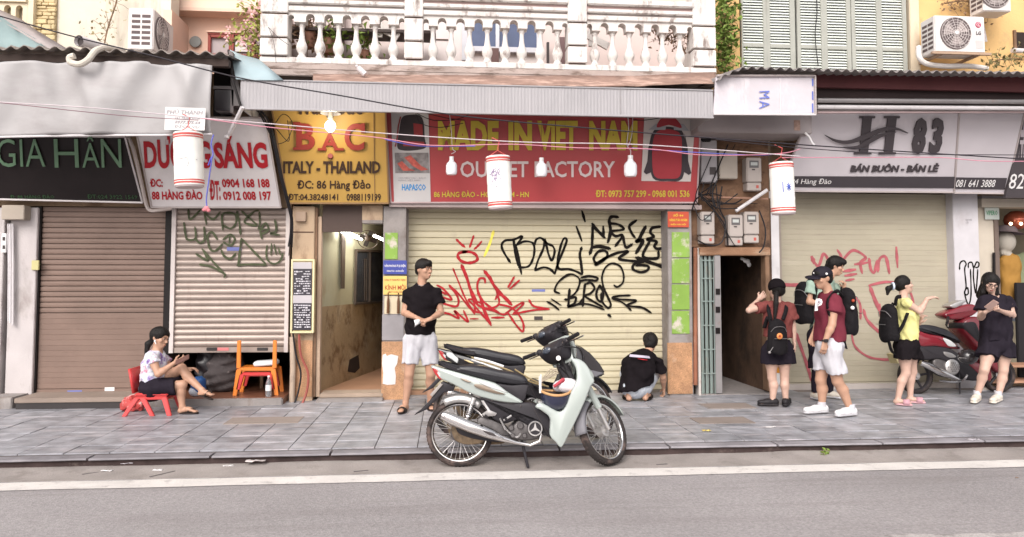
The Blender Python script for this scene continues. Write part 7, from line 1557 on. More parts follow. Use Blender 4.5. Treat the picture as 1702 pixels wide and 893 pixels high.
attach(MB().prism([V3((p.x,6.965,p.z)) for p in [scx(*p) for p in ((950,300),(1030,318),(985,340),(960,335))]], (0,.05,0)).build('cowl_panel', mat('grey_plastic',(.17,.165,.18),.5), None, bevel=.008), BK2)
# helmet hooked on the mint bike, bags on its step-through
hc_ = P(680+778/3.19, 520+452/3.19, b0.y-.10)
he = empty('helmet', hc_+V3((0,0,-.12)), 'dark navy open helmet with a tan rim hanging upside down on the mint motorcycle', 'helmet')
MB().lathe(hc_+V3((0,0,.05)), (0,0,-1), [(.128,0),(.130,.03),(.122,.08),(.095,.125),(.05,.150),(.001,.158)], 24).build('shell', mat('navy_gloss',(.025,.028,.055),.25,coat=.5), he)
MB().tube([hc_+V3((.129*cos(t),.129*sin(t),.052+.012*cos(t*2))) for t in [2*pi*k/24 for k in range(25)]], .011, 8).build('rim', mat('tan_rim',(.52,.30,.14),.6), he); MB().lathe(hc_+V3((0,0,.048)), (0,0,-1), [(.122,0),(.11,.05),(.001,.09)], 20).build('lining', mat('dark_lining',(.05,.04,.04),.9), he)
MB().tube(smoothpts([hc_+V3((-.128,-.02,.05)), hc_+V3((-.135,-.04,.13)), hc_+V3((-.13,-.02,.20))],5), .008, 6).build('chin_strap', whitep, he)
wb = MB(); wb.ball(hc_+V3((.10,.02,.10)), (.10,.08,.065), 14).ball(hc_+V3((.04,.05,.09)), (.06,.06,.05), 12)
o = wb.build('plastic_bag', mat('white_bag', (.68,.64,.66), .5, bump=1.0, bs=25), smooth=60); tag(o, 'crumpled white plastic bag lying on the dark helmet', 'bag')
o = MB().tube(smoothpts([hc_+V3((-.02,-.03,.10)), hc_+V3((.02,-.04,.13)), hc_+V3((.06,-.03,.16)), hc_+V3((.05,-.02,.12))],5), .014, 8).build('red_pouch', mat('red_cloth', (.42,.06,.08), .7)); tag(o, 'crumpled red pouch tucked between helmet and leg shield', 'pouch')
bsk = empty('wire_basket', scx(720,350), None); 
bm_ = MB()
for k in range(5): bm_.tube([scx(690+k*6,375-k*4,-.12), scx(745+k*16,300+k*3,-.12), scx(790+k*10,300+k*14,-.1)], .006, 5)
bpy.data.objects.remove(bsk); o = bm_.build('luggage_cords', mat('beige_cord', (.50,.42,.32), .7), smooth=60); tag(o, 'beige luggage cords stretched behind the mint motorcycle steering column', 'cords')
# ---------------------------------------------------------------- maroon scooter at the right
def scooter():
    root = empty('scooter', (0,0,0), 'maroon scooter parked against the white pillar behind the two women at the right', 'scooter')
    sc = lambda cx, cy: ((1440+cx/3.31-1523)/118, (660.5-(430+cy/3.31))/118)
    S_ = lambda *a: [sc(a[i], a[i+1]) for i in range(0, len(a), 2)]
    mr = mat('maroon_gloss_paint', (.20,.018,.028), .22, var=.05, coat=.7)
    wheel(root, (.0,0,.235), .235, w=.05, cast=True); wheel(root, (1.18,0,.235), .235, w=.045, cast=True)
    prism_xz(S_(272,418,330,410,400,425,450,445,495,482,500,505,470,498,420,478,350,460,285,445), -.14,.14,'seat', seatm, root, bevel=.03)
    prism_xz(S_(262,440,330,458,400,470,460,500,495,535,440,532,360,520,280,520,250,480), -.15,.15,'tail_cover', mr, root, bevel=.03)
    prism_xz(S_(400,478,440,492,468,520,430,520,410,500), -.158,-.14,'side_graphic', mat('silver_graphic',(.55,.55,.55),.3), root, bevel=.004)
    prism_xz(S_(240,462,262,452,272,500,250,505), -.10,.10,'tail_light', tlred, root, bevel=.01)
    prism_xz(S_(165,560,215,548,225,590,180,608), -.02,.16,'number_plate', mat('yellowed_plate',(.52,.45,.25),.5), root, bevel=.004, sm=False)
    prism_xz(S_(255,505,290,515,360,520,440,532,500,570,580,640,600,690,520,690,450,620,380,585,300,590,250,570), -.14,.14,'side_cover', dkpl, root, bevel=.02)
    prism_xz(S_(400,548,440,555,465,575,430,578,405,565), -.155,-.13,'side_trim', alu, root, bevel=.006)
    prism_xz(S_(508,585,560,600,620,618,650,640,655,690,620,690,560,640), -.15,.15,'floor_panel', mr, root, bevel=.015)
    prism_xz(S_(350,590,420,580,470,610,480,660,420,680,360,650), -.12,.0,'engine_block', engm, root, bevel=.02)
    c = sc(442,625); MB().lathe((c[0],-.12,c[1]),(0,-1,0),[(.095,0),(.10,.03),(.08,.045),(.001,.05)],20).build('fan_cover', alu, root)
    for k in range(-3,4):
        for q in range(-2,3):
            if (k*k+q*q*1.6) < 10: MB().lathe((c[0]+k*.024+(q%2)*.012,-.168,c[1]+q*.026),(0,-1,0),[(.008,.004),(.001,.004)],6).build('cover_hole', darkpr, root, smooth=0)
    MB().tube([V3((a,-.17,b)) for a,b in S_(262,600,300,615,360,645,415,668,470,690)], [.03,.045,.045,.035,.015], 14).build('exhaust_silencer', chrome, root); MB().tube(smoothpts([V3((a,-.20,b)) for a,b in S_(350,690,430,700,480,690,505,665)],5), .012, 8).build('guard_rail', chrome, root)
    prism_xz(S_(505,410,540,395,580,400,600,450,610,520,580,500,540,460), -.175,.175,'inner_shield', dkpl, root, bevel=.02)
    prism_xz(S_(515,400,560,372,625,380,640,440,660,520,690,590,720,640,700,660,650,620,610,560,560,500,520,440), -.17,.17,'leg_shield', mr, root, bevel=.03)
    prism_xz(S_(430,355,500,325,570,305,610,312,620,340,590,365,520,385,460,382), -.11,.11,'handlebar_cowl', mr, root, bevel=.03); prism_xz(S_(470,312,540,285,560,292,500,325), -.09,.09,'windscreen', alu, root, bevel=.01)
    for q, (a, b), (a2, b2) in ((-1,(450,372),(385,400)),(1,(560,330),(625,300))): p, r_ = sc(a,b), sc(a2,b2); MB().tube([V3((p[0],q*.1,p[1])), V3((r_[0],q*.30,r_[1]))], .018, 8).build('grip', blackrub, root)
    MB().tube([V3((sc(440,385)[0],-.14,sc(440,385)[1])), V3((sc(400,420)[0],-.26,sc(400,420)[1]))], .006, 5).build('brake_lever', chrome, root)
    prism_xz(S_(640,560,690,520,750,550,775,600,740,590,700,590,670,600), -.07,.07,'front_mudguard', mr, root, bevel=.015)
    for y in (-.07,.07): MB().tube([V3((1.18,y,.235)), V3((1.0,y,.62))], .018, 8).build('fork_leg', alu, root)
    MB().tube([V3((.55,-.1,.25)), V3((.50,-.16,.01))], .012, 6).build('stand', dkpl, root)
    q_ = P(1523,660,9.32); root.location = (q_.x, 9.32, .0); root.rotation_euler = (radians(-3),0,.02); return root
SCO = scooter()
hm = empty('helmet', P(1608,600,9.0), 'black open-face helmet hanging from the maroon scooter between the two women', 'helmet')
c = P(1609,593,9.0); MB().ball(c, (.125,.11,.10), 18, None, 10).build('shell', mat('gloss_black_paint', (.025,.022,.024), .25), hm); MB().tube([c+V3((.122*cos(t),-.10*sin(t)-.0,-.01)) for t in [pi*k/12 for k in range(13)]], .006, 5).build('rim', alu, hm)
# ================================================================ furniture and small things
red_pl = mat('coral_red_plastic', (.55,.04,.04), .38, var=.05, rnd=0); or_pl = mat('orange_plastic', (.68,.20,.025), .4, var=.06)
# red stool chair under the seated woman
rc = empty('stool_chair', G(262,686), 'low coral red plastic chair under the seated woman', 'chair')
j = K(8.72); s_ = j(262,650); sx, sz = s_.x, s_.z
MB().box(sx-.19, sx+.17, 8.55, 8.90, sz-.035, sz).build('seat', red_pl, rc, bevel=.014)
MB().box(sx-.18, sx+.16, 8.56, 8.89, sz-.075, sz-.037).build('apron', red_pl, rc, bevel=.01)
for a, b in ((-.15,-.25),(-.02,.10),(.14,.19)): pass
for yy, dy in ((8.57,-.03),(8.88,.03)):
    for x0_, x1_ in ((-.16,-.28),(-.10,.02),(.13,.20)):
        if x0_ == -.10 and yy > 8.8: continue
        t_ = V3((sx+x0_,yy,sz-.05)); b_ = V3((sx+x1_,yy+dy,.0)); w_ = .030
        MB().add([t_+V3((-w_,-.018,0)),t_+V3((w_,-.018,0)),t_+V3((w_,.018,0)),t_+V3((-w_,.018,0)),b_+V3((-w_*.8,-.018,0)),b_+V3((w_*.8,-.018,0)),b_+V3((w_*.8,.018,0)),b_+V3((-w_*.8,.018,0))],[(0,1,2,3),(7,6,5,4),(0,4,5,1),(1,5,6,2),(2,6,7,3),(3,7,4,0)]).build('leg', red_pl, rc, bevel=.006)
mb = MB().grid([[V3((sx-.19-.02*cos(k/8*pi-pi/2)*0-.05*t, 8.56+.33*k/8, sz+.0+.27*t)) for k in range(9)] for t in (0,.5,1)]); o = mb.build('backrest', red_pl, rc, smooth=60); o.modifiers.new('t','SOLIDIFY').thickness = .022
# shopping bag behind the chair
rr = random.Random(4); bg_ = MB(); c = G(214,686)+V3((0,.1,.0))
S = SDF([c.x-.25,c.y-.2,-.02],[c.x+.25,c.y+.2,.32], .01); S.cap(c+V3((-.05,0,.07)), c+V3((.06,0,.07)), .075, .07, .03); S.ell(c+V3((0,0,.15)), (.09,.06,.03), None, .03); S.folds(.016, 3, 1, 1.6); S.cut((0,0,.001),(0,0,-1))
o = S.mesh('shopping_bag', mat('red_white_bag', (.42,.06,.055), .5, bump=.8, bs=30, stain=[((.62,.50,.48),.9,12,(1,1,1),.55)]), None); tag(o, 'crumpled red and white bag on the pavement behind the red plastic chair', 'bag')
# orange stool chairs, stacked
def orange_chair(z, m, label, dx=0):
    j = K(9.50); x0_, x1_ = PX(397,620,9.5)+dx, PX(464,620,9.5)-dx; zs = PZ(430,609,9.5)+z; o = empty('plastic_stool', ((x0_+x1_)/2, 9.5, .085), label, 'stool', 'stacked plastic stools'); zb_ = .085 if z == 0 else .16
    MB().box(x0_+.03, x1_-.03, 9.36, 9.68, zs-.045, zs).build('seat', m, o, bevel=.012)
    for xx, q in ((x0_,1),(x1_,-1)):
        for yy in (9.36, 9.66):
            t_ = V3((xx+.04*q,yy,zs-.02)); b_ = V3((xx-.005*q,yy,zb_)); w_ = .030
            MB().add([t_+V3((-w_,-.016,0)),t_+V3((w_,-.016,0)),t_+V3((w_,.016,0)),t_+V3((-w_,.016,0)),b_+V3((-w_*.8,-.016,0)),b_+V3((w_*.8,-.016,0)),b_+V3((w_*.8,.016,0)),b_+V3((-w_*.8,.016,0))],[(0,1,2,3),(7,6,5,4),(0,4,5,1),(1,5,6,2),(2,6,7,3),(3,7,4,0)]).build('leg', m, o, bevel=.005)
        if z == 0:
            t2 = V3((xx+.03*q,9.38,zs-.01)); MB().add([t2+V3((-.025,-.016,0)),t2+V3((.025,-.016,0)),t2+V3((.025,.016,0)),t2+V3((-.025,.016,0)),t2+V3((-.022,-.016,.34)),t2+V3((.022,-.016,.34)),t2+V3((.022,.016,.34)),t2+V3((-.022,.016,.34))],[(3,2,1,0),(4,5,6,7),(0,4,5,1),(1,5,6,2),(2,6,7,3),(3,7,4,0)]).build('back_post', m, o, bevel=.005)
    return o
orange_chair(0, or_pl, 'orange plastic chair standing in the half-open shop under the ribbed shutter'); orange_chair(-.06, red_pl, 'red plastic stool nested beneath the orange chair in the half-open shop', .035)
pk = MB().obox(P(443,603,9.5), (.14,.09,.028), Matrix.Rotation(-.06,3,'Y')).build('packet', mat('white_blue_packet',(.66,.68,.70),.4,stain=[((.12,.2,.5),.8,16,(1,1,1),.58)]), bevel=.012); tag(pk, 'white packet with blue print lying on the orange chair', 'packet')
bt = empty('water_bottle', P(446,664,9.3), 'clear plastic water bottle with white label on the shop floor edge below the orange chair', 'bottle'); c = P(446,664,9.28); c.z = .085
MB().lathe(c, (0,0,1), [(.001,0),(.033,0),(.035,.01),(.035,.15),(.030,.18),(.013,.215),(.013,.235),(.001,.236)], 16).build('bottle_body', mat('clear_plastic',(.75,.78,.82),.08,trans=.85,var=0), bt); MB().lathe(c+V3((0,0,.07)), (0,0,1), [(.0362,0),(.0362,.07)], 16).build('bottle_label', whitep, bt); MB().lathe(c+V3((0,0,.236)), (0,0,1), [(.015,-.004),(.015,.016),(.001,.017)], 12).build('bottle_cap', whitep, bt)
# clothes bags and heap inside the half-open shop
for px, py, r, m_, lab in ((372,640,(.26,.2,.30), mat('dark_patterned_cloth',(.06,.05,.05),.8,bump=1,bs=25,stain=[((.30,.25,.24),.7,9,(1,1,1),.57)]), 'dark patterned heap of goods inside the half-open shop'), (345,650,(.14,.15,.34), mat('black_bin_bag',(.012,.010,.012),.35,bump=.8,bs=20), 'tall black bag inside the half-open shop beside the patterned heap'), (330,655,(.09,.09,.12), mat('blue_plastic_bag',(.02,.08,.24),.35,bump=.8,bs=25), 'blue plastic bag behind the knees of the seated woman'), (325,664,(.07,.08,.05), mat('grey_white_bag',(.35,.36,.40),.5,bump=.8,bs=25), 'small grey bag on the floor below the blue plastic bag')):
    c = P(px,py,9.8 if px > 335 else 9.42); S = SDF([c.x-.5,c.y-.4,.05],[c.x+.5,c.y+.4,.8], .014); S.ell((c.x,c.y,.09+r[2]*.8), r, None, .02); S.folds(.03, int(px), 1, .55); S.cut((0,0,.087),(0,0,-1))
    tag(S.mesh('bag' if 'bag' in lab else 'goods_heap', m_, None), lab, 'bag' if 'bag' in lab else 'goods')
BX('shelf_leg', wood, (432,615,437,655), 10.0, .04, HA, smooth=0)
# ---------------------------------------------------------------- lanterns
lan_m = mat('lantern_cloth', (.86,.85,.80), .7, var=.03, trans=0); lred = mat('lantern_red_band', (.55,.10,.09), .6, var=.1)
def lantern(px, Y, tilt, label, art, sag=0):
    x0,x1,z0,z1 = rect(*px, Y); c = V3(((x0+x1)/2, Y, z0)); R_ = (x1-x0)/2*.93; H = z1-z0
    root = empty('paper_lantern', (c.x, Y, z1), label, 'lantern', 'cylindrical cloth lanterns hanging over the pavement')
    def b(mb, n_, m_, **k):
        o = mb.build(n_, m_, None, **k); o.parent = root; o.location = V3(o.location)-V3(root.location); return o
    prof = [(R_*(1+.012*sin(i*1.9)), H*i/14) for i in range(15)]
    b(MB().lathe(c, (0,0,1), prof, 32), 'cloth_body', lan_m, smooth=60)
    b(MB().lathe(c, (0,0,1), [(R_*1.01,.0),(R_*.93,-.018),(.001,-.02)], 32), 'base', mat('lantern_base',(.60,.50,.50),.7))
    b(MB().lathe(c+V3((0,0,H)), (0,0,1), [(R_*1.0,0),(R_*.98,.008),(R_*.6,.010),(.001,.006)], 32), 'top', lan_m)
    for a, h in ((.025,.018),(.075,.014),(.905,.012),(.945,.02)): b(MB().lathe(c+V3((0,0,H*a)), (0,0,1), [(R_*1.018,0),(R_*1.022,h*.5),(R_*1.018,h)], 32), 'red_band', lred)
    g = lambda u, v: V3((c.x+R_*1.02*sin(u), Y-R_*1.02*cos(u), z0+H*v))
    for kind, pts, w, m_ in art(): b(MB().tube([g(*p) for p in pts], w, 4), kind, m_, smooth=0)
    top = V3((c.x, Y, z1)); b(MB().tube([top+V3((-R_*.9,0,0)), top+V3((0,0,.07)), top+V3((R_*.9,0,0))], .004, 5), 'hanger', lred); b(MB().tube([top+V3((0,0,.07)), top+V3((.02,0,.16)), top+V3((-.05,.02,.20))], .005, 5), 'hook_cord', lred)
    root.rotation_euler = (0, tilt, 0); return root
purp = mat('purple_print', (.30,.22,.38), .6, var=0); bluel = mat('indigo_print', (.08,.12,.42), .6, var=0)
def art1():
    r = random.Random(2); out = []
    for k in range(26):
        u, v = r.uniform(-.75,-.05), r.uniform(.48,.74); a = r.uniform(0,6.3); out.append(('print', [(u,v),(u+.12*cos(a),v+.05*sin(a)),(u+.2*cos(a+.6),v+.08*sin(a+.6))], .003, purp))
    out += [('print', [(-.85,.44),(.0,.46)], .003, purp), ('print', [(-.4,.40),(-.2,.40)], .004, purp)]; return out
def art2():
    out = [('print', [(-.38,.40),(-.38,.60)], .006, bluel)]
    for k in range(8):
        a = k*pi/4; out.append(('print', [(.10+.10*cos(a),.50+.035*sin(a)),(.10+.24*cos(a),.50+.085*sin(a))], .005, bluel))
    out += [('print', [(.10+.07*cos(t),.50+.025*sin(t)) for t in [k*pi/5 for k in range(11)]], .008, bluel), ('print', [(-.7,.34),(.8,.34)], .0035, mat('grey_print',(.3,.28,.3),.6)), ('print', [(-.6,.315),(.7,.315)], .003, mat('grey_print',(.3,.28,.3),.6))]; return out
def art3(): return [('print', [(-.6,.49),(-.2,.485),(.1,.50),(.9,.47)], .003, mat('grey_print',(.3,.28,.3),.6)), ('print', [(.2,.50),(.3,.40),(.2,.33)], .002, mat('grey_print',(.3,.28,.3),.6))]
lantern((286,223,337,309), 7.35, -.05, 'plain cylindrical lantern with red bands hanging in front of the white sign', art3)
lantern((806,262,849,345), 7.1, -.05, 'cylindrical lantern with a purple print hanging in front of the red sign', art1)
lantern((1279,272,1319,354), 7.35, -.03, 'cylindrical lantern with an indigo sun emblem hanging beside the electricity meters', art2)
# ---------------------------------------------------------------- bulbs
def bulb(px, y0, y1, Y, label, lit=False):
    c0 = P(px, y1, Y); h = PZ(px,y0,Y)-c0.z; r_ = h*.30
    o = empty('light_bulb', c0, label, 'light bulb', None if lit else 'unlit white bulbs hanging in front of the red sign')
    MB().lathe(c0, (0,0,1), [(.001,0),(r_*.8,.002),(r_*.97,h*.10),(r_,h*.2),(r_,h*.5),(r_*.85,h*.62),(r_*.45,h*.74),(r_*.42,h*.80)], 20).build('globe', mat('opal_plastic',(.80,.80,.84),.25,var=0), o)
    MB().lathe(c0+V3((0,0,h*.80)), (0,0,1), [(r_*.4,0),(r_*.42,h*.18),(.001,h*.2)], 12).build('socket', white_pl, o); return o
bulb(750.5,260,291,8.95,'unlit white bulb hanging by the letter M, leftmost over the red sign'); bulb(900,262,294,8.95,'unlit white bulb hanging in the middle of the red sign right of the lantern'); bulb(1048,258,294,8.95,'unlit white bulb hanging on white wires near the end of the red sign')
# lit bulb
c0 = P(549,210,8.85); o = empty('light_bulb', c0, 'lit glowing bulb hanging before the yellow sign', 'light bulb')
MB().ball(c0, (.062,.062,.070), 18, None, 12).build('globe', mat('glowing_bulb', (1,.93,.80), emis=12), o); MB().lathe(c0+V3((0,0,.085)), (0,0,1), [(.035,0),(.03,.09),(.001,.09)], 12).build('socket', mat('grey_socket',(.35,.32,.30),.5), o); MB().lathe(c0+V3((0,0,.15)), (0,0,1), [(.02,.09),(.10,.05),(.12,0)], 20).build('shade', mat('grey_enamel_shade',(.30,.28,.27),.5), o)
bl = bpy.data.lights.new('bulb_light','POINT'); bl.energy = 9; bl.shadow_soft_size = .09; bl.color = (1,.86,.62); ob = bpy.data.objects.new('bulb_light', bl); COL.objects.link(ob); ob.location = c0+V3((0,-.0,-.0)); ob.location.y -= .13; ob.location.z -= .05
# ---------------------------------------------------------------- wires
def wire(name, pts, r, m, label, cat='cable', n=8, group=None):
    o = MB().tube(smoothpts([P(*p) for p in pts], n), r*.78, 5).build(name, m, smooth=60); return tag(o, label, cat, group)
bw = mat('black_wire', (.03,.025,.03), .5, var=0); ww = mat('pale_grey_wire', (.55,.48,.50), .5, var=0); pw_ = mat('pink_wire', (.60,.25,.32), .5, var=0); bl_w = mat('blue_wire', (.12,.13,.50), .5, var=0)
wire('power_cable', [(-60,8,6.2),(0,27,6.2),(130,63,6.2),(250,92,6.2),(400,130,6.2),(560,158,6.2),(760,192,6.2),(1000,215,6.3),(1280,237,6.4),(1500,252,6.5),(1760,268,6.5)], .0075, bw, 'long black cable sagging across the whole street front from top left')
wire('telephone_wire', [(-60,166,7.0),(0,170,7.0),(160,180,7.0),(330,196,7.0),(450,206,7.0),(640,222,7.1),(860,236,7.1),(1050,240,7.1),(1200,250,7.2),(1330,260,7.3)], .0065, ww, 'pale wire running in front of the tarpaulin and the yellow and red signs')
wire('telephone_wire', [(330,196,7.0),(450,212,7.0),(620,228,7.1),(720,242,7.1),(850,240,7.1),(960,246,7.1),(1080,248,7.1),(1170,258,7.2),(1290,256,7.3),(1330,248,7.35)], .006, pw_, 'pink wire strung between the lanterns before the red sign')
wire('telephone_wire', [(640,232,7.15),(700,243,7.12),(790,243,7.1)], .006, bl_w, 'short blue wire segment crossing the left end of the red sign'); wire('telephone_wire', [(1050,246,7.15),(1130,252,7.15),(1250,258,7.3),(1290,256,7.33)], .0055, bl_w, 'blue wire segment running from the red sign toward the meters')
wire('telephone_wire', [(1190,232,7.3),(1330,246,7.3),(1500,256,7.4),(1760,258,7.5)], .006, bw, 'thin dark wire crossing the white sign below the numerals'); wire('telephone_wire', [(1300,262,7.3),(1420,262,7.4),(1560,262,7.4),(1640,268,7.4),(1760,268,7.5)], .006, pw_, 'pink wire crossing the white sign above its small lettering')
wire('telephone_wire', [(-60,168,7.05),(0,171,7.05),(200,192,7.05),(330,200,7.05)], .005, mat('mauve_wire',(.25,.15,.17),.6), 'dark mauve wire drooping across the tarpaulin')
ht = lambda n_, pts, r, m_, l: wire(n_, pts, r, m_, l, 'wire')
ht('bulb_wire', [(747,188,8.9),(750,215,8.9),(752,246,8.93),(757,252,8.93),(750,256,8.95)], .006, ww, 'twisted pale flex holding the leftmost unlit bulb'); ht('bulb_wire', [(901,190,8.95),(900,230,8.95),(900,262,8.95)], .003, mat('maroon_wire',(.20,.05,.06),.6), 'thin dark flex holding the middle unlit bulb')
ht('bulb_wire', [(1043,190,8.9),(1045,212,8.9),(1042,240,8.9),(1048,250,8.92),(1048,258,8.95)], .007, ww, 'thick pale flex holding the rightmost unlit bulb'); ht('bulb_wire', [(1052,190,8.92),(1050,225,8.9),(1044,243,8.9)], .006, ww, 'second pale flex beside the rightmost unlit bulb')
ht('blue_ribbon', [(355,224,8.2),(351,240,8.2),(354,258,8.2),(346,275,8.2),(352,262,8.18),(347,300,8.2),(343,330,8.2),(344,345,8.2)], .009, bl_w, 'blue ribbon hanging from the corner of the tarpaulin over the white sign')
o = MB().ball(P(343,347,8.2), (.03,.02,.03)).ball(P(347,350,8.2), (.02,.02,.02)).ball(P(339,349,8.2), (.02,.02,.018)).build('ribbon_knot', mat('pink_knot',(.65,.22,.25),.6)); tag(o, 'pink knot at the end of the blue ribbon', 'ribbon')
cbd = empty('cable_bundle', P(470,330,9.2), 'bundle of black cables running down the gap between the white and yellow signs', 'cables')
rr = random.Random(8)
for k in range(6):
    a = rr.uniform(-5,5); MB().tube(smoothpts([P(432+a*1.5,182,8.8),P(446+a,205+rr.uniform(-8,8),8.85),P(458+a*.8,240,8.9),P(470+a*.6,300,9.05),P(482+a*.6,345,9.2),P(486+a*.5,372,9.3),P(484+a,400+rr.uniform(0,25),9.35)],5), rr.uniform(.005,.010), 5).build('cable', blackrub, cbd)
for pts in ([(452,215),(470,190),(486,205),(478,232),(462,240)], [(440,190),(460,215),(480,235),(478,200)], [(690,186),(700,205),(730,212),(770,205)], [(688,186),(720,200),(760,198),(780,190)], [(700,186),(740,196),(772,200)]):
    MB().tube(smoothpts([P(a,b,8.95) for a,b in pts],6), .005, 5).build('cable', blackrub, cbd)
for pts in ([(1000,188),(1040,192),(1070,196),(1092,190)],[(1020,188),(1060,200),(1100,196)]): MB().tube(smoothpts([P(a,b,8.98) for a,b in pts],6), .005, 5).build('cable', blackrub, cbd)
wire('downpipe', [(212,226,9.0),(222,250,9.0),(234,300,9.1),(243,340,9.2),(250,350,9.2),(262,350,9.2),(285,347,9.3)], .028, mat('dirty_grey_pipe',(.36,.31,.29),.6,var=.15), 'grey pipe bending down between the black and white signs', 'pipe')
wire('wire_end', [(446,45,8.9),(455,70,8.9),(459,105,8.9)], .004, bw, 'thin black stay wire on the leftmost balcony pier', 'wire'); wire('wire_end', [(446,45,8.9),(462,62,8.9),(480,75,8.9)], .004, bw, 'short black wire bent across the leftmost balcony pier', 'wire')
# ---------------------------------------------------------------- plants (upper floor)
def plant(name, label, pts, n, size, leaf_m, Y, spread, stem_m=None, flowers=None, seed=1, cat='plant'):
    r = random.Random(seed); root = empty(name, P(*pts[0], Y), label, cat); pp = smoothpts([P(a,b,Y) for a,b in pts], 8)
    st_ = MB().tube(pp, .010, 5)
    mb = MB(); fl = MB()
    for i in range(n):
        b = pp[int(r.random()*(len(pp)-1))]; d = V3((r.gauss(0,spread),r.gauss(-.05,spread*.6),r.gauss(0,spread)))
        c = b+d
        if r.random() < .35: st_.tube([b, b.lerp(c,.5)+V3((0,0,.02)), c], .003, 3)
        u = V3((r.gauss(0,1),r.gauss(0,1),r.gauss(-.4,.8))).normalized(); w = u.cross(V3((r.gauss(0,1),r.gauss(0,1),r.gauss(0,1)))).normalized(); s = size*r.uniform(.6,1.3); nn = u.cross(w)*s*.15
        mb.add([c, c+u*s*.5+w*s*.28+nn, c+u*s, c+u*s*.5-w*s*.28+nn], [(0,1,2,3)])
        if flowers and r.random() < .14:
            for k in range(3): a = k*2.1; fl.add([c, c+(V3((cos(a),-.3,sin(a))))*s*.7, c+(V3((cos(a+1),-.4,sin(a+1))))*s*.8], [(0,1,2)])
    st_.build('stem', stem_m or wood, root); mb.build('leaves', leaf_m, root, smooth=0, kind='stuff')
    if flowers and fl.v: fl.build('flowers', flowers, root, smooth=0, kind='stuff')
    return root
lf = mat('leaf_green', (.17,.24,.05), .6, var=.4, vs=9); lfy = mat('leaf_yellow_green', (.34,.36,.09), .6, var=.35, vs=9); dry = mat('dry_vine', (.26,.17,.11), .8, var=.3, vs=9)
plant('bougainvillea', 'flowering bougainvillea with pale pink blossoms beside the leftmost balcony pier', [(432,100),(424,70),(428,40),(420,10)], 260, .075, lfy, 9.4, .10, flowers=mat('pink_petals',(.72,.42,.42),.7), seed=2)
plant('bougainvillea', 'drooping leafy bougainvillea branch in front of the red-framed window', [(432,58),(412,60),(395,66),(385,72)], 70, .065, lfy, 9.5, .08, flowers=mat('pink_petals',(.72,.42,.42),.7), seed=12)
plant('wall_vine', 'green leafy vine climbing the yellow wall right of the balcony', [(1203,112),(1204,80),(1200,50),(1207,20),(1203,-20)], 420, .10, lf, 9.55, .095, seed=3)
plant('wall_vine', 'sparse dry vine growing on the cream wall beside the tarpaulin', [(172,85),(176,60),(183,35),(193,5),(197,-20)], 110, .05, mat('dry_leaf',(.36,.30,.17),.8,var=.3), 9.8, .10, stem_m=dry, seed=4)
plant('wall_vine', 'brown dry creeper on the yellow wall above the air conditioner', [(1570,6),(1600,2),(1625,8),(1650,20)], 160, .05, dry, 9.72, .09, stem_m=dry, seed=5)
plant('wall_vine', 'withered tufts growing at the foot of the yellow wall behind the corrugated roof', [(1640,108),(1660,100),(1685,98),(1700,100)], 120, .06, mat('olive_leaf',(.22,.20,.09),.8,var=.3), 9.6, .08, stem_m=dry, seed=6)
plant('wall_vine', 'dry brown creeper hanging behind the rightmost balusters', [(1085,40),(1100,70),(1120,55),(1140,90)], 160, .06, dry, 9.3, .10, stem_m=dry, seed=7)
for px, py, lab, sd in ((548,60,'potted shrub on the terrace behind the second and third balusters',8),(605,80,'small potted plant below the white crooked board on the terrace',9),(512,50,'reddish withered pot plant behind the first baluster',10)):
    rt_ = plant('potted_plant', lab, [(px,py+22),(px,py),(px+2,py-16)], 120, .10, lf if sd != 10 else dry, 9.8, .10, seed=sd)
    c = P(px,py+30,9.8); MB().lathe(c, (0,0,1), [(.001,0),(.08,0),(.10,.18),(.11,.19),(.09,.20),(.001,.19)], 14).build('pot', mat('terracotta_pot',(.38,.20,.14),.8), rt_)
plant('weed', 'small tuft of grass growing in the crack by the kerb', [(1366,757),(1366,750)], 26, .05, lf, 6.55, .03, seed=13)
# ---------------------------------------------------------------- litter
def litter(px, py, z, s, m, lab, n='paper_scrap', cat='litter', asp=1.0):
    s *= .62; c = G(px, py, z); r = random.Random(int(px)); mb = MB(); k = 6
    rows = [[c+V3(((i/k-.5)*s*asp*2, (q/3-.5)*s, .004+r.uniform(0,.25)*s)) for i in range(k+1)] for q in range(4)]
    o = mb.grid(rows).build(n, m, smooth=60); o.modifiers.new('t','SOLIDIFY').thickness = .002; return tag(o, lab, cat)
litter(178,784,-.086,.07,white_pl,'white paper scrap in the gutter near the left'); litter(608,738,-.0,.05,white_pl,'tiny white scrap on the kerb edge left of the mint motorcycle') if False else None
litter(213,771,-.06,.10,mat('clear_film',(.50,.47,.50),.3),'crumpled translucent plastic film caught on the kerb at the left',asp=.8,n='plastic_film'); litter(425,768,-.05,.10,mat('torn_concrete',(.58,.52,.50),.8),'broken pale concrete crumbs on the kerb at the left',asp=1.3,n='rubble',cat='rubble')
litter(380,776,-.086,.06,whitep,'thin white stick lying in the gutter below the concrete crumbs',asp=1.2); litter(1174,717,.0,.07,mat('yellow_wrapper',(.65,.50,.15),.4),'yellow and white wrapper lying on the pavement right of the mint motorcycle',asp=1.0,n='wrapper')
litter(1618,733,-.01,.10,mat('clear_film',(.50,.47,.50),.3),'translucent plastic scrap on the kerb at the right',asp=1.0,n='plastic_film'); litter(262,783,-.086,.05,white_pl,'small white paper bit in the gutter next to the crack',asp=1.2); litter(1216,757,-.086,.03,dry,'curled dead leaf in the gutter right of the front wheel',asp=1.2,n='dead_leaf')
litter(1280,711,.0,.06,whitep,'white paper flakes on the pavement in front of the man in the cap',asp=1.6); litter(1690,795+0,-.088,.02,dry,'tiny dead leaf on the road at the right',n='dead_leaf')
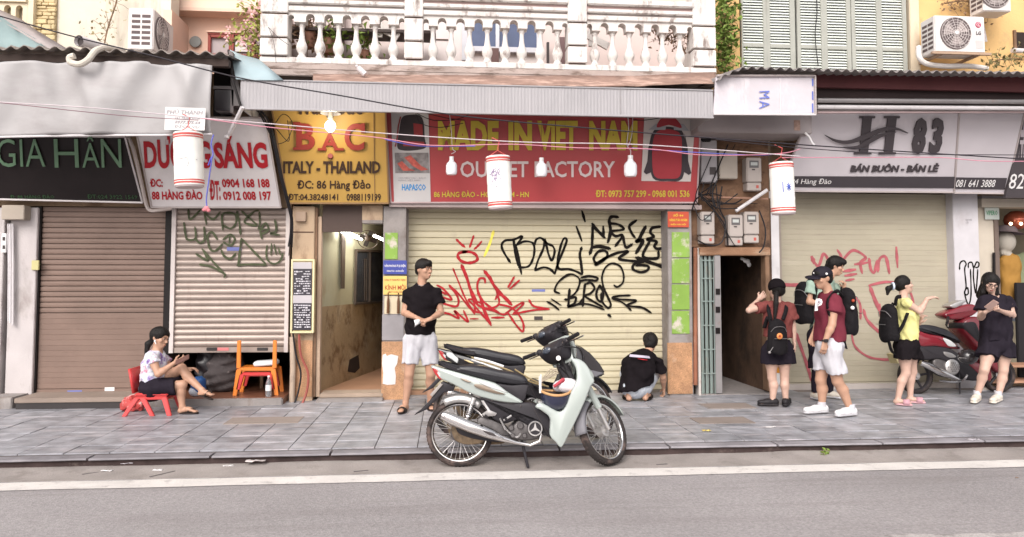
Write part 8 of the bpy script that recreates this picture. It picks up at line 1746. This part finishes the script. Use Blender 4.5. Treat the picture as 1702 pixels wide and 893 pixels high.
# ---------------------------------------------------------------- shop at the right edge
x0s = PX(1632,500,9.95)
WB('shop_floor', mat('shop_floor_wood',(.32,.22,.15),.6), x0s, X1, 9.9, 13, .0, .05, HC, smooth=0); WB('shop_back_wall', mat('shop_back', (.26,.23,.17), .8, var=.3, vs=2), x0s-.3, X1, 12, 12.1, 0, 2.8, HC, smooth=0)
WB('shop_ceiling', mat('shop_back', (.26,.23,.17), .8), x0s-.3, X1, 10.2, 12, 2.75, 2.85, HC, smooth=0); WB('shop_side', mat('shop_back', (.26,.23,.17), .8), X1-.1, X1, 10.2, 12, 0, 2.75, HC, smooth=0); WB('shop_side', concrete, x0s-.12, x0s-.02, 10.1, 12, 0, 2.75, HC, smooth=0)
BX('shop_header', mat('cream_header', (.52,.46,.38), .6), (1632,331,1800,345), 9.8, .2, HC, smooth=0); BX('shop_header', steel, (1632,326,1800,330), 9.78, .1, HC, smooth=0)
BX('shop_jamb', mat('cream_header', (.52,.46,.38), .6), (1630,345,1661,640), 9.90, .06, HC, smooth=0); BX('shop_jamb', mat('brown_jamb',(.16,.12,.10),.5), (1657,362,1664,640), 9.88, .08, HC, smooth=0)
plate_sign((1637,345,1661,365), 9.86, mat('pale_green_plate', (.50,.54,.50), .5), 'pale plate with green lettering at the top of the right shop entrance', [('VIPERO', (1639,350,1658,358))], mat('green_print', (.08,.28,.14), .5, var=0))
MB().tube([P(1652,420,9.86), P(1652,470,9.86)], .02, 6).build('cable_clip', dark_frame, HC)
lm = MB().lathe(P(1690,382,10.2), (0,0,1), [(.001,0),(.08,.01),(.15,.07),(.17,.14),(.15,.21),(.08,.27),(.001,.28)], 20).build('pendant_lamp', mat('copper_glass', (.45,.12,.07), .15, metal=.4)); tag(lm, 'round copper-red pendant lamp in the shop entrance at the right edge', 'lamp')
for px in (1680,1697): tag(MB().ball(P(px,372,9.98), .022).build('lamp_glow', mat('warm_glow', (1,.75,.45), emis=6)), 'glowing warm spot on the copper pendant lamp, %s one' % ('left' if px < 1690 else 'right'), 'light')
mq = empty('mannequin', P(1680,560,10.25), 'shop mannequin in mustard dress behind the woman with the phone', 'mannequin')
Yq = 10.25; c = P(1678,440,Yq)
S = SDF([c.x-.5,Yq-.35,1.0],[c.x+.5,Yq+.35,2.2], .012); S.cap(P(1678,440,Yq), P(1680,500,Yq), .17, .13, .05, (0,-1,0), .7); S.cap(P(1680,500,Yq), P(1682,600,Yq), .13, .26, .05, (0,-1,0), .8); S.folds(.01, 2, .5); S.mesh('dress', mat('mustard_cloth', (.36,.19,.045), .8), mq)
S = SDF([c.x-.35,Yq-.3,1.5],[c.x+.4,Yq+.3,2.4], .01); S.ell(P(1672,402,Yq), (.13,.12,.16), None, .02); S.cap(P(1675,425,Yq), P(1677,440,Yq), .06,.06,.03); S.cap(P(1668,420,Yq), P(1692,430,Yq), .05, .03, .03); S.mesh('head', mat('mannequin_cream', (.46,.42,.36), .6), mq)
MB().lathe(P(1672,388,Yq), (.1,0,1), [(.24,0),(.15,.03),(.13,.10),(.001,.13)], 20).build('hat', mat('mauve_grey_felt', (.20,.17,.19), .9), mq)
for k, (px, py, w_, h_, c_) in enumerate(((1670,470,.16,.5,(.22,.24,.27)),(1700,430,.14,.45,(.30,.34,.20)),(1712,480,.2,.6,(.34,.26,.22)),(1666,540,.14,.4,(.20,.13,.10)))):
    q_ = P(px,py,10.7+.1*k); S = SDF([q_.x-.4,q_.y-.2,q_.z-h_-.1],[q_.x+.4,q_.y+.2,q_.z+.2], .014); S.cap(q_, q_-V3((0,0,h_)), w_*.8, w_, .02, (0,1,0), .3); S.folds(.02, k, .2); tag(S.mesh('hanging_garment', mat('garment_%s' % 'abcd'[k], c_, .85), None), ['slate grey','olive green','dusty brown','dark brown'][k]+' garment hanging inside the right-hand shop behind the mannequin', 'clothes')
tag(MB().box(PX(1686,520,10.05), PX(1702,520,10.05)+.5, 10.0, 10.05, .1, PZ(1690,470,10.0)).build('hanging_garment', mat('black_garment', (.02,.018,.02), .8), bevel=.01), 'black garments hanging in the shop at the right edge', 'clothes')
for k, (py_, lab) in enumerate(((606,'upper'),(632,'lower'))):
    o = WB('shoe_shelf', mat('rusty_shelf', (.36,.20,.13), .6, var=.2), PX(1642,py_,9.7), PX(1800,py_,9.7), 9.62, 9.95, PZ(1680,py_+4,9.7), PZ(1680,py_,9.7), smooth=0, bevel=.004); tag(o, lab+' low brown shoe shelf outside the shop at the right edge', 'shelf')
sh_ = shoe(None, P(1628,636,9.42), P(1640,648,9.42), creamsh, soleg, .9, .06); tag(sh_, 'pair-less cream shoe on the ground behind the woman with the phone', 'shoe')
